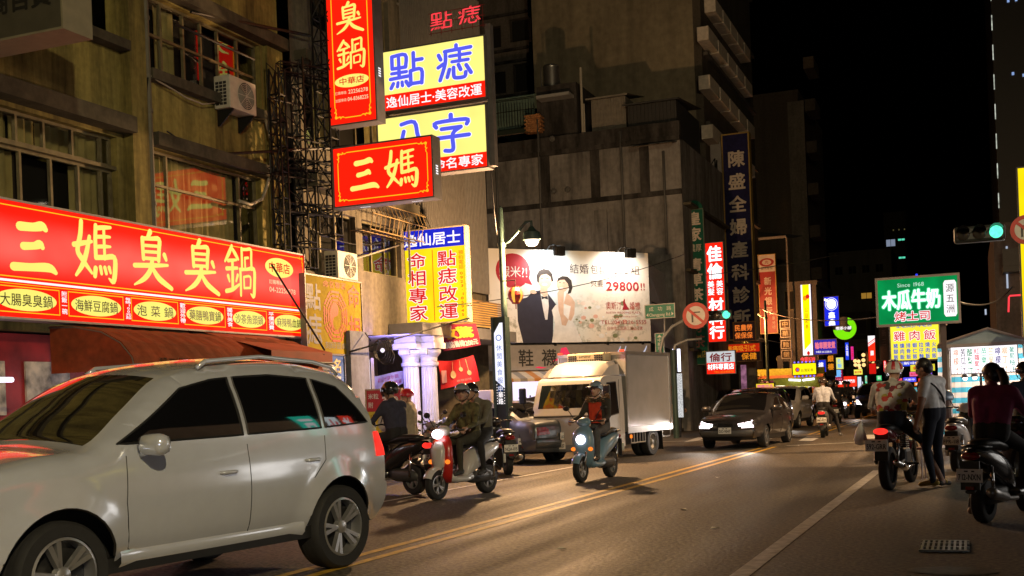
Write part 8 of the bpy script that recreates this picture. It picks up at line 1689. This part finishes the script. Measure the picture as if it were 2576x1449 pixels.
# ================================================================== PEOPLE
SK = mat('skin', (.36, .2, .13), .55, var=.08); SK2 = mat('skin_pale', (.45, .27, .19), .55, var=.08)
HAIR = mat('hair_black', (.012, .009, .008), .45, var=.3, scale=30)
def cloth(nm, c, v=.18): return mat('cloth_' + nm, c, .85, var=v, scale=14, bump=.25)
def capsule(m, a, b, ra, rb, n=12):
    a, b = Vector(a), Vector(b); d = b - a; L = d.length
    if L < 1e-4: m.ball(a, ra, n, 8); return
    q = d.to_track_quat('Z', 'Y').to_matrix().to_4x4(); T = Matrix.Translation(a) @ q
    m.lathe([(ra * math.cos(R(t)), ra * math.sin(R(t))) for t in (-90, -60, -30, 0)] + [(rb * math.cos(R(t)), L + rb * math.sin(R(t))) for t in (0, 30, 60, 90)], n, T)
def person(label, T, J, mats, helmet=None, hair=None, glasses=False, group=None, vox=.016, hand=True, face=True, extra=None, fat=1.0, coat_len=0., visor=False):
    """J: joints in metres in the person's own frame (x forward, y left). mats: dict top, bottom, shoe, skin, sleeve ('long' / 'short'), legs ('long' / 'short')"""
    root = thing('person', label, 'person', T, group)
    j = {k: Vector(v) for k, v in J.items() if not k.startswith('curl')}
    bones = []
    m = MB(); f = fat
    def bone(part, a, b, ra, rb): capsule(m, a, b, ra, rb); bones.append((part, Vector(a), Vector(b), (ra + rb) / 2))
    pel, ch, nk, hd_ = j['pelvis'], j['chest'], j['neck'], j['head']
    up = (ch - pel).normalized(); lat = (j['shL'] - j['shR']).normalized()
    for o in (-.07, .07): bone('bottom', pel + lat * o, pel + lat * o + up * .08, .115 * f, .12 * f); bone('top', pel + lat * o + up * .12, ch + lat * o * 1.3, .115 * f, .125 * f)
    bone('top', ch, nk - (nk - ch) * .25, .13 * f, .09)
    bone('top', j['shL'] * .85 + nk * .15, j['shR'] * .85 + nk * .15, .075, .075)
    bone('skin', nk - (nk - ch).normalized() * .05, hd_ - (hd_ - nk) * .3, .055, .052)
    for s in 'LR':
        sh, el, wr = j['sh' + s], j['el' + s], j['wr' + s]; sl = mats.get('sleeve', 'long')
        bone('top', sh, sh.lerp(el, .55), .068 * f, .056 * f); bone('top' if sl == 'long' else 'skin', sh.lerp(el, .55), el, .052 * f, .045); bone('top' if sl == 'long' else 'skin', el, el.lerp(wr, .82), .046, .034); bone('skin', el.lerp(wr, .82), wr, .03, .026)
        pd_ = (wr - el).normalized(); bone('skin', wr, wr + pd_ * .05, .028, .036)
        hp, kn, an, to = j['hp' + s], j['kn' + s], j['an' + s], j['to' + s]; lg = mats.get('legs', 'long')
        bone('bottom', hp, hp.lerp(kn, .7), .092 * f, .072); bone('bottom', hp.lerp(kn, .7), kn, .07, .06); bone('bottom' if lg == 'long' else 'skin', kn, kn.lerp(an, .35), .058, .058); bone('bottom' if lg == 'long' else 'skin', kn.lerp(an, .35), an, .056, .038)
        bone('shoe', an + Vector((0, 0, -.015)), to, .042, .034); hb = (an - to).normalized(); bone('shoe', an + Vector((0, 0, -.03)), an + hb * .05 + Vector((0, 0, -.035)), .04, .034)
    if coat_len:
        for s in 'LR': bone('top', j['hp' + s] + Vector((0, 0, .05)), j['hp' + s].lerp(j['kn' + s], coat_len) + lat * (.02 if s == 'L' else -.02), .125 * f, .13)
    # head: cranium, jaw, nose, ears as one surface with the neck
    hf = Vector(J.get('face', (1, 0, 0))).normalized(); hu = (Vector(J.get('hup', (0, 0, 1))) - hf * Vector(J.get('hup', (0, 0, 1))).dot(hf)).normalized(); hl_ = hu.cross(hf)
    HT = Matrix(((hf.x, hl_.x, hu.x, hd_.x), (hf.y, hl_.y, hu.y, hd_.y), (hf.z, hl_.z, hu.z, hd_.z), (0, 0, 0, 1)))
    keep = m.T; m.T = HT
    m.ball((-.012, 0, .03), (.098, .078, .098), 18, 12); m.ball((.022, 0, -.035), (.07, .06, .085), 16, 10); m.ball((.052, 0, -.088), (.036, .034, .03), 12, 8); m.ball((.098, 0, -.022), (.02, .013, .026), 10, 8)
    for s in (-1, 1): m.ball((-.008, s * .08, -.01), (.022, .012, .032), 10, 8)
    m.ball((.07, 0, .03), (.025, .055, .014), 10, 6); m.T = keep; bones.append(('skin', hd_ - hu * .1, hd_ + hu * .12, .09))
    o = m.done('body', None, root)
    md = o.modifiers.new('skin', 'REMESH'); md.mode = 'VOXEL'; md.voxel_size = vox; md.use_smooth_shade = True
    ms = o.modifiers.new('soft', 'SMOOTH'); ms.iterations = 4; ms.factor = .5
    dg = bpy.context.evaluated_depsgraph_get(); me = bpy.data.meshes.new_from_object(o.evaluated_get(dg)); o.modifiers.clear(); old = o.data; o.data = me; bpy.data.meshes.remove(old); me.name = 'body'
    order = ['top', 'bottom', 'skin', 'shoe']; me.materials.clear()
    for k in order: me.materials.append(mats.get(k, SK) if k != 'skin' else mats.get('skin', SK))
    bs = [(order.index(p), a, b, rr_) for p, a, b, rr_ in bones]
    for p in me.polygons:
        c = p.center; best = (9, 0)
        for idx, a, b, rr_ in bs:
            ab = b - a; t = max(0, min(1, (c - a).dot(ab) / max(ab.length_squared, 1e-9))); d = (c - (a + ab * t)).length - rr_
            if d < best[0]: best = (d, idx)
        p.material_index = best[1]
    me.shade_smooth()
    if hand:
        m = MB()
        for s in 'LR':
            el, wr = j['el' + s], j['wr' + s]; pd_ = (wr - el).normalized(); grip = Vector(J.get('palm' + s, (0, 0, -1))).normalized(); grip = (grip - pd_ * grip.dot(pd_)).normalized(); sd = pd_.cross(grip); base = wr + pd_ * .075
            cu = J.get('curl' + s, .5)
            m.tube([wr + pd_ * .01, wr + pd_ * .05, base], [.028, .036, .034], 10)
            for q_, (off, ln) in enumerate(((-.027, .07), (-.009, .08), (.009, .075), (.026, .06))):
                p0 = base + sd * off; p1 = p0 + (pd_ * math.cos(cu) + grip * math.sin(cu)) * ln * .45; p2 = p1 + (pd_ * math.cos(cu * 2.1) + grip * math.sin(cu * 2.1)) * ln * .32; p3 = p2 + (pd_ * math.cos(cu * 3) + grip * math.sin(cu * 3)) * ln * .26; m.tube([p0 - pd_ * .02, p0, p1, p2, p3], [.01, .01, .0092, .0082, .006], 7)
            sgn = 1 if s == 'R' else -1; t0 = wr + pd_ * .035 + sd * .03 * sgn; t1 = t0 + (sd * sgn * .6 + pd_ * .6 + grip * .35).normalized() * .035; t2 = t1 + (pd_ * .8 + grip * .5).normalized() * .028; m.tube([wr + pd_ * .02 + sd * .012 * sgn, t0, t1, t2], [.014, .012, .0105, .007], 7)
        m.done('hands', mats.get('skin', SK), root, smooth=True)
    if face:
        m = MB(HT)
        for s in (-1, 1): m.ball((.082, s * .03, .004), (.009, .014, .008), 8, 6); m.box((.09, s * .031, .026), (.008, .03, .006))
        m.done('eyes', mat('eye_dark', (.015, .012, .01), .3), root); m = MB(HT); m.ball((.09, 0, -.062), (.01, .022, .007), 10, 6); m.done('mouth', mat('lip', (.3, .09, .08), .5), root)
    if hair:
        m = MB(HT); m.ball((-.022, 0, .045), (.105, .09, .1), 20, 12); m.ball((-.06, 0, -.0), (.07, .084, .095), 16, 10)
        if hair == 'tail': m.tube([(-.1, 0, .03), (-.145, .0, .01), (-.165, 0, -.08), (-.16, .01, -.2), (-.14, .01, -.34), (-.11, 0, -.44)], [.04, .045, .05, .048, .038, .01], 12); m.ball((.02, 0, .075), (.07, .075, .045), 14, 8)
        m.done('hair', HAIR, root, smooth=True)
    if helmet:
        hm, kind = helmet; m = MB(HT); n, k = 28, 12
        rs = []
        for i in range(k + 1):
            th_ = R(100 if kind != 'full' else 128) * i / k; ring = []
            for q_ in range(n):
                a = 2 * math.pi * q_ / n; fx = math.cos(a)
                tt = th_
                if fx > .45 and kind == 'full': tt = min(th_, R(78))
                elif kind != 'full': tt = th_ * (1 - .16 * max(0, fx)) * (1.12 if fx < .1 else 1)
                ring.append((-.012 + .134 * math.sin(tt) * fx, .122 * math.sin(tt) * math.sin(a), .03 + .128 * math.cos(tt)))
            rs.append(ring)
        m.rings(rs, cap=False); inner = [[(x * .93, y * .93, .03 + (z - .03) * .93) for x, y, z in rs[-1]], rs[-1]]; m.rings(inner, cap=False); hh = m.done('helmet', hm, root, smooth=True, fix=False, ang=50)
        m = MB(HT)
        if kind == 'full': m.rings([[(.0 + r_ * math.cos(R(a)), r_ * .92 * math.sin(R(a)), z) for a in range(-62, 63, 8)] for z, r_ in ((.075, .126), (.03, .142), (-.03, .142), (-.07, .128))], cap=False, close=False); m.done('visor', mat('visor_smoke', (.02, .02, .022), .08, coat=.6), hh, smooth=True, fix=False)
        else: m.rings([[(.02 + r_ * math.cos(R(a)), r_ * .9 * math.sin(R(a)), z) for a in range(-60, 61, 10)] for z, r_ in ((.06, .11), (.05, .175), (.042, .175), (.05, .11))], cap=False, close=False); m.done('peak', hm if kind == 'peak' else TRIM, hh, smooth=True, fix=False)
        m = MB(HT)
        for s in (-1, 1): m.tube([(-.01, s * .112, -.02), (.02, s * .085, -.08), (.045, s * .03, -.118), (.045, 0, -.122)], .007, 5)
        m.done('chin_strap', TRIM, hh)
        if kind == 'flag':
            m = MB(HT)
            for a0 in (-150, -100, -50, 150, 100, 205): m.rings([[(-.012 + .137 * math.sin(R(t)) * math.cos(R(a0 + d)), .125 * math.sin(R(t)) * math.sin(R(a0 + d)), .03 + .131 * math.cos(R(t))) for t in range(36, 100, 8)] for d in (-9, 0, 9)], cap=False, close=False)
            m.done('red_stripe', mat('flag_red', (.45, .02, .03), .4), hh, smooth=True, fix=False)
            m = MB(HT); m.rings([[(-.012 + .1365 * math.sin(R(t)) * math.cos(R(a)), .1245 * math.sin(R(t)) * math.sin(R(a)), .03 + .1305 * math.cos(R(t))) for a in range(0, 360, 15)] for t in (1, 12, 24, 35)], cap=False); m.done('navy_cap', mat('flag_navy', (.015, .018, .06), .4), hh, smooth=True, fix=False)
            m = MB(HT)
            for t in (12, 24):
                for a in range(0, 360, 45): p = Vector((-.012 + .138 * math.sin(R(t)) * math.cos(R(a + t)), .126 * math.sin(R(t)) * math.sin(R(a + t)), .03 + .132 * math.cos(R(t)))); m.ball(p, .009, 6, 4)
            m.done('star', mat('flag_white', (.6, .6, .6), .4), hh)
    if extra: extra(root, j, HT)
    return root
def ride(**kw):
    d = dict(pelvis=(-.2, 0, .9), chest=(-.14, 0, 1.24), neck=(-.1, 0, 1.42), head=(-.06, 0, 1.56), shL=(-.13, .185, 1.34), shR=(-.13, -.185, 1.34), elL=(.03, .27, 1.1), elR=(.03, -.27, 1.1), wrL=(.29, .3, 1.04), wrR=(.29, -.3, 1.04),
             hpL=(-.16, .09, .88), hpR=(-.16, -.09, .88), knL=(.27, .15, .84), knR=(.27, -.15, .84), anL=(.24, .13, .41), anR=(.24, -.13, .41), toL=(.38, .13, .36), toR=(.38, -.13, .36), curlL=.8, curlR=.8)
    d.update(kw); return d
def stand(**kw):
    d = dict(pelvis=(0, 0, .95), chest=(0, 0, 1.27), neck=(.0, 0, 1.45), head=(.03, 0, 1.58), shL=(0, .19, 1.38), shR=(0, -.19, 1.38), elL=(-.03, .24, 1.1), elR=(-.03, -.24, 1.1), wrL=(.05, .25, .86), wrR=(.05, -.25, .86),
             hpL=(0, .09, .92), hpR=(0, -.09, .92), knL=(.03, .1, .5), knR=(.03, -.1, .5), anL=(-.02, .11, .09), anR=(-.02, -.11, .09), toL=(.14, .13, .045), toR=(.14, -.13, .045))
    d.update(kw); return d
def TM(pos, head, k=1.): return Matrix.Translation(pos) @ Matrix.Rotation(head, 4, 'Z') @ Matrix.Diagonal((k, k, k, 1))
HB = mat('helmet_black', (.02, .02, .02), .12, coat=.8, var=.03); HS = mat('helmet_silver', (.3, .32, .36), .2, .3, coat=.7, var=.03); HR = mat('helmet_red', (.5, .02, .03), .2, coat=.7, var=.04); HW = mat('helmet_white', (.55, .53, .5), .25, coat=.6, var=.04); HBL = mat('helmet_sky', (.25, .33, .42), .2, .2, coat=.7)
JEAN = cloth('denim', (.03, .04, .06)); BLKC = cloth('black', (.014, .013, .014)); SHOE = mat('shoe_dark', (.03, .028, .027), .6); NAVY = cloth('navy', (.03, .03, .055))
person('driver of the white and red scooter in an olive camouflage jacket and open helmet', TM(pA, hA), ride(face=(.9, .5, -.02), head=(-.02, 0, 1.57)), dict(top=cloth('olive_camo', (.085, .075, .03), .7), bottom=cloth('dark_olive', (.035, .032, .02)), shoe=SHOE), (HS, 'open'))
person('passenger pressed behind the driver on the white and red scooter', TM(pA, hA), ride(pelvis=(-.5, 0, .95), chest=(-.46, 0, 1.28), neck=(-.42, 0, 1.45), head=(-.36, -.1, 1.58), shL=(-.45, .17, 1.38), shR=(-.45, -.17, 1.38), elL=(-.25, .24, 1.14), elR=(-.25, -.24, 1.14), wrL=(-.05, .17, 1.08), wrR=(-.05, -.17, 1.08), hpL=(-.46, .1, .92), hpR=(-.46, -.1, .92), knL=(-.1, .26, .8), knR=(-.1, -.26, .8), anL=(-.18, .25, .4), anR=(-.18, -.25, .4), toL=(-.04, .26, .34), toR=(-.04, -.26, .34), face=(.95, -.2, 0)), dict(top=cloth('grey_olive', (.12, .11, .08)), bottom=BLKC, shoe=SHOE), (HB, 'open'))
def furhood(root, j, HT):
    m = MB(); nk = j['neck']; q = random.Random(4)
    for i in range(260):
        a = q.uniform(0, 6.28); p = nk + Vector((-.03 + .13 * math.cos(a), .17 * math.sin(a), -.02 - .05 * math.cos(a) + q.gauss(0, .025))); d = Vector((math.cos(a) * .6 + q.gauss(0, .3), math.sin(a) + q.gauss(0, .3), q.uniform(-.3, .6))).normalized() * .07; s = d.cross(Vector((q.random(), q.random(), 1))).normalized() * .008; m.add([p - s, p + s, p + d], [(0, 1, 2)])
    m.done('fur_hood', mat('fur_brown', (.2, .11, .05), .9, var=.4, scale=20), root, fix=False)
    m = MB(); c = j['chest']; m.rings([[(c.x + (.145 if abs(y) < .09 else .13), y, z) for y in (-.12, -.06, 0, .06, .12)] for z in (c.z - .26, c.z - .1, c.z + .02, c.z + .1)], cap=False, close=False); m.done('red_top', cloth('bright_red', (.5, .045, .015)), root, fix=False)
person('woman in a fur-hooded dark jacket over a red top on the pale blue scooter', TM(pB, hB), ride(face=(.97, -.15, 0)), dict(top=cloth('dark_parka', (.035, .03, .024)), bottom=cloth('grey_trousers', (.08, .08, .085)), shoe=SHOE, skin=SK2), (HBL, 'open'), extra=furhood)
person('rider in a navy jacket and black full helmet seen from behind on the black scooter', TM(pC, hC, 1.06), ride(face=(.7, .6, -.1), elL=(.0, .3, 1.12)), dict(top=NAVY, bottom=BLKC, shoe=SHOE), (HB, 'full'))
# helmeted person in beige coat standing beside
q_ = onz(1022, 1215); 
person('person in a red helmet and beige trench coat standing by the black scooter', TM((q_.x - .15, q_.y + .55, 0), R(195), 1.0), stand(face=(.9, .2, -.25), wrL=(.3, .16, 1.28), elL=(.12, .24, 1.12), palmL=(0, -1, 0), head=(.05, 0, 1.57)), dict(top=cloth('beige_trench', (.33, .28, .2)), bottom=cloth('khaki', (.2, .15, .1)), shoe=SHOE, skin=SK2), (HR, 'peak'), coat_len=.75)
person('rider in a white shirt stopped with one foot down', TM(pD, hD, 1.02), ride(knR=(.22, -.3, .6), anR=(.1, -.42, .09), toR=(.25, -.45, .045)), dict(top=cloth('white_shirt', (.5, .54, .62)), bottom=BLKC, shoe=mat('shoe_grey', (.2, .2, .2), .6)), (mat('helmet_brown', (.05, .035, .03), .2, coat=.7), 'open'))
for i, ((q_, h_), lab, tc) in enumerate(zip(RIDERS, ('rider in black on the scooter just ahead of the white shirt', 'rider in a dark jacket in the line ahead of the stop line', 'rider in olive behind the two glaring lamps', 'oncoming rider in dark grey left of the double lamps'), ((.015, .015, .018), (.02, .02, .022), (.09, .075, .03), (.03, .03, .03)))):
    person(lab, TM((q_.x, q_.y, 0), h_), ride(), dict(top=cloth('rider_%d' % i, tc), bottom=BLKC, shoe=SHOE), (HB if i != 1 else HS, 'open'), vox=.025, hand=True, face=False)
for i, (px, py, lab, tc, bc, hair_c, hx) in enumerate(((1697, 1089, 'pedestrian in a dark jacket and red knitted hat walking away at the left kerb', (.02, .025, .03), (.45, .36, .28), (.3, .02, .03), 0), (1711, 1087, 'pedestrian in a navy jacket with a red waist and grey hood beside the red hat', (.03, .03, .055), (.035, .03, .03), (.3, .26, .22), 1))):
    q_ = onz(px, py); 
    def hat(root, j, HT, c=hair_c, n=i):
        m = MB(HT); m.ball((-.015, 0, .05), (.115, .1, .1), 16, 10); m.done('hat', cloth('hat_%d' % n, c), root, smooth=True)
        if n: m = MB(); p_ = j['pelvis']; m.lathe([(.15, .02), (.165, .08), (.15, .15)], 16, Matrix.Translation(p_) @ Matrix.Diagonal((.95, 1.25, 1, 1))); m.done('red_waistband', cloth('waist_red', (.4, .03, .02)), root, smooth=True)
    person(lab, TM((q_.x, q_.y, 0), R(60 if i else 80), 1.0), stand(knL=(.14, .1, .5), anL=(.16, .1, .1), toL=(.3, .12, .05), anR=(-.2, -.1, .12), knR=(-.04, -.1, .5), toR=(-.06, -.1, .05)), dict(top=cloth('walker_%d' % i, tc), bottom=cloth('walker_leg_%d' % i, bc), shoe=SHOE), hair=True, vox=.022, extra=hat, face=False)
# motorcyclist with the flag helmet
def shirt_print(root, j, HT):
    q = random.Random(11); c = j['chest']; p = j['pelvis']
    cols = [mat('print_red', (.4, .04, .03), .8), mat('print_olive', (.3, .26, .04), .8), mat('print_dark_grey', (.06, .055, .05), .8), mat('print_white', (.5, .48, .45), .8), mat('print_wine', (.16, .03, .04), .8)]
    body = next(o for o in root.children if o.name.startswith('body'))
    cells = [(q.uniform(-.2, .2), q.uniform(.88, 1.4), q.uniform(.025, .05), q.randrange(5)) for _ in range(60)]
    for mt in cols: body.data.materials.append(mt)
    base = 4
    for f in body.data.polygons:
        if f.material_index == 0:
            ce = f.center
            for y, z, r_, k in cells:
                if (ce.y - y) ** 2 + (ce.z - z) ** 2 * 1.3 < r_ * r_: f.material_index = base + k; break
person('motorcyclist in a star-striped helmet, printed pale shirt and dark shorts', TM(pM, hM, 1.04), ride(pelvis=(-.3, 0, .93), chest=(-.24, 0, 1.25), neck=(-.18, 0, 1.43), head=(-.13, -.02, 1.57), shL=(-.23, .2, 1.36), shR=(-.23, -.2, 1.36), elL=(-.1, .32, 1.12), elR=(-.05, -.3, 1.15), wrL=(.16, .36, 1.06), wrR=(.18, -.35, 1.06), hpL=(-.26, .1, .9), hpR=(-.26, -.1, .9), knL=(.1, .26, .72), knR=(.02, -.32, .62), anL=(-.06, .28, .37), anR=(-.1, -.58, .08), toL=(.08, .3, .32), toR=(.06, -.64, .04), face=(.95, -.25, 0)), dict(top=cloth('pale_print', (.45, .43, .4)), bottom=cloth('blue_black_shorts', (.02, .025, .035)), shoe=mat('sandal', (.02, .015, .012), .6), sleeve='long', legs='short'), (HW, 'flag'), extra=shirt_print, fat=1.08, vox=.014)
m = MB(); hb_ = Matrix.Translation(pM) @ Matrix.Rotation(hM, 4, 'Z'); m.T = hb_; m.lathe([(.02, .76), (.03, .72), (.06, .66), (.085, .54), (.07, .48), (.02, .46)], 14, Matrix.Translation((-.62, .36, .16)) @ Matrix.Diagonal((.7, 1.1, 1, 1))); m.tube([(-.62, .36, .9), (-.5, .34, 1.0), (-.62, .36, .9)], .01, 4); tag(m.done('carrier_bag', mat('white_plastic', (.55, .53, .53), .4, trans=.2), smooth=True), 'thin white plastic carrier bag hanging at the left of the motorcycle', 'bag')
def helmet_thing(label, c, mt):
    m = MB(Matrix.Translation(c)); m.lathe([(.15 * math.sin(R(t)), .14 * math.cos(R(t))) for t in range(0, 110, 9)] + [(.125, -.04)], 24); tag(m.done('helmet', mt, smooth=True, fix=False), label, 'helmet')
helmet_thing('cream open helmet hung on the motorcycle handlebar', tuple(hb_ @ Vector((.2, -.46, .86))), HW)
helmet_thing('shiny blue helmet resting on a scooter beyond the motorcycle', (-.4, 20.3, 1.2), HBL)
# standing man in the white T-shirt
qs = onz(2356, 1226); TS_ = TM((qs.x, qs.y + .05, 0), R(150), 1.06)
def sling(root, j, HT):
    m = MB(); c, p = j['chest'], j['pelvis']; pts = []
    for i in range(29):
        a = 2 * math.pi * i / 28; pts.append((.03 + .155 * math.cos(a), .17 * math.sin(a), 1.2 + .2 * math.sin(a + .0)))
    m.tube(pts, [.014] * 29, 6, False); m.done('bag_strap', BLKC, root, smooth=True); m = MB(); m.bb((.18, -.16, 1.0), (.1, .22, .3), .04); m.done('sling_bag', BLKC, root)
person('standing man in a white T-shirt and dark jeans with a sling bag', TS_, stand(face=(.93, .2, -.3), head=(.12, .02, 1.56), neck=(.06, 0, 1.45), chest=(.02, 0, 1.27), elL=(.02, .26, 1.1), wrL=(.1, .25, .84), elR=(.12, -.26, 1.14), wrR=(.36, -.22, 1.12), knL=(.05, .12, .5), anL=(-.04, .13, .09), toL=(.13, .16, .045)), dict(top=cloth('white_tee', (.8, .78, .76)), bottom=cloth('dark_jeans', (.012, .015, .028)), shoe=mat('yellow_trainer', (.42, .3, .05), .6), sleeve='short'), hair=True, extra=sling, vox=.014, fat=1.05)
# woman in plum jacket on the scooter
qw = pW
person('woman with a long ponytail in a plum jacket sitting on a scooter', TM((qw[0], qw[1], 0), hW, .98), ride(pelvis=(-.28, 0, .92), chest=(-.2, 0, 1.24), neck=(-.14, .02, 1.42), head=(-.06, .06, 1.53), shL=(-.19, .2, 1.35), shR=(-.19, -.2, 1.35), elL=(-.02, .3, 1.12), elR=(-.02, -.28, 1.12), wrL=(.18, .2, 1.24), wrR=(.2, -.06, 1.22), knR=(.2, -.24, .7), anR=(.1, -.32, .12), toR=(.25, -.34, .06), knL=(.12, .3, .55), anL=(-.05, .34, .09), toL=(.08, .38, .045), face=(.42, .85, -.3)), dict(top=cloth('plum', (.2, .018, .085)), bottom=BLKC, shoe=mat('pale_shoe', (.3, .2, .15), .6), skin=SK), hair='tail', fat=1.05, vox=.014)
m = MB(); c = ond(2420, 1008, 12.2); m.bb((0, 0, 0), (.16, .08, .012), .004); o = m.done('phone', mat('phone_body', (.03, .02, .03), .3)); o.location = Matrix.Translation((qw[0], qw[1], 0)) @ Matrix.Rotation(hW, 4, 'Z') @ Vector((.27, .1, 1.27)); o.rotation_euler = (.5, -.3, .4); tag(o, 'dark phone held up by the woman in the plum jacket', 'phone')
person('person in dark clothes and black helmet by the juice stall', TM((.75, 18.6, 0), R(95)), ride(), dict(top=cloth('dark_blue', (.02, .03, .05)), bottom=BLKC, shoe=SHOE), (HB, 'open'), vox=.02, face=False)
person('dark figure in a round black helmet beyond the ponytailed woman', TM((2.55, 17.3, 0), R(115)), ride(), dict(top=BLKC, bottom=BLKC, shoe=SHOE), (HB, 'full'), vox=.02, face=False)
m = MB()
for x, y in ((0, 0), (.24, .05), (.05, .26), (.28, .3)): m.tube([(x, y, 0), (x * .9 + .02, y * .9 + .02, .46)], .012, 6)
r = thing('stool', 'low metal stool beside the standing man', 'stool', Matrix.Translation((-.95, 18.1, 0))); m.done('legs', mat('stool_steel', (.5, .4, .38), .4, .7), r); m = MB(); m.bb((.15, .16, .475), (.34, .34, .03), .012); m.done('seat', mat('stool_seat', (.3, .12, .1), .5), r)

# parts that came out as several separate pieces become one part per piece
def split_pieces(o):
    me = o.data; par = list(range(len(me.vertices)))
    def find(i):
        while par[i] != i: par[i] = par[par[i]]; i = par[i]
        return i
    for p in me.polygons:
        v = p.vertices
        for k in v[1:]: par[find(k)] = find(v[0])
    comp = {}
    for p in me.polygons: comp.setdefault(find(p.vertices[0]), []).append(p)
    if not 1 < len(comp) <= 40: return
    nm = o.name.split('.')[0]; mt = list(me.materials); sm = me.polygons[0].use_smooth; first = True; co = [v.co.copy() for v in me.vertices]
    for ps in comp.values():
        used = sorted({i for p in ps for i in p.vertices}); ix = {u: k for k, u in enumerate(used)}
        nme = bpy.data.meshes.new(nm); nme.from_pydata([co[u] for u in used], [], [[ix[i] for i in p.vertices] for p in ps])
        for q in mt: nme.materials.append(q)
        if sm: nme.shade_smooth()
        if first: keep = nme; first = False; continue
        n = bpy.data.objects.new(nm, nme); COL.objects.link(n); n.parent = o.parent; n.matrix_local = o.matrix_local.copy()
    o.data = keep
for o in list(sc.objects):
    if o.type == 'MESH' and o.parent and not o.children and o.name.split('.')[0] in ('balcony_panel', 'balcony', 'ledge', 'oval_label', 'end_panel', 'side_skirt', 'floor_band', 'concrete_band', 'pipe_stub', 'canopy', 'bulb', 'fork', 'shock_absorber', 'turn_signal', 'tube_light', 'shop_window', 'window', 'menu_board', 'shelf', 'doorway', 'poster', 'leg', 'fluorescent_tube', 'heart_emblem'): split_pieces(o)
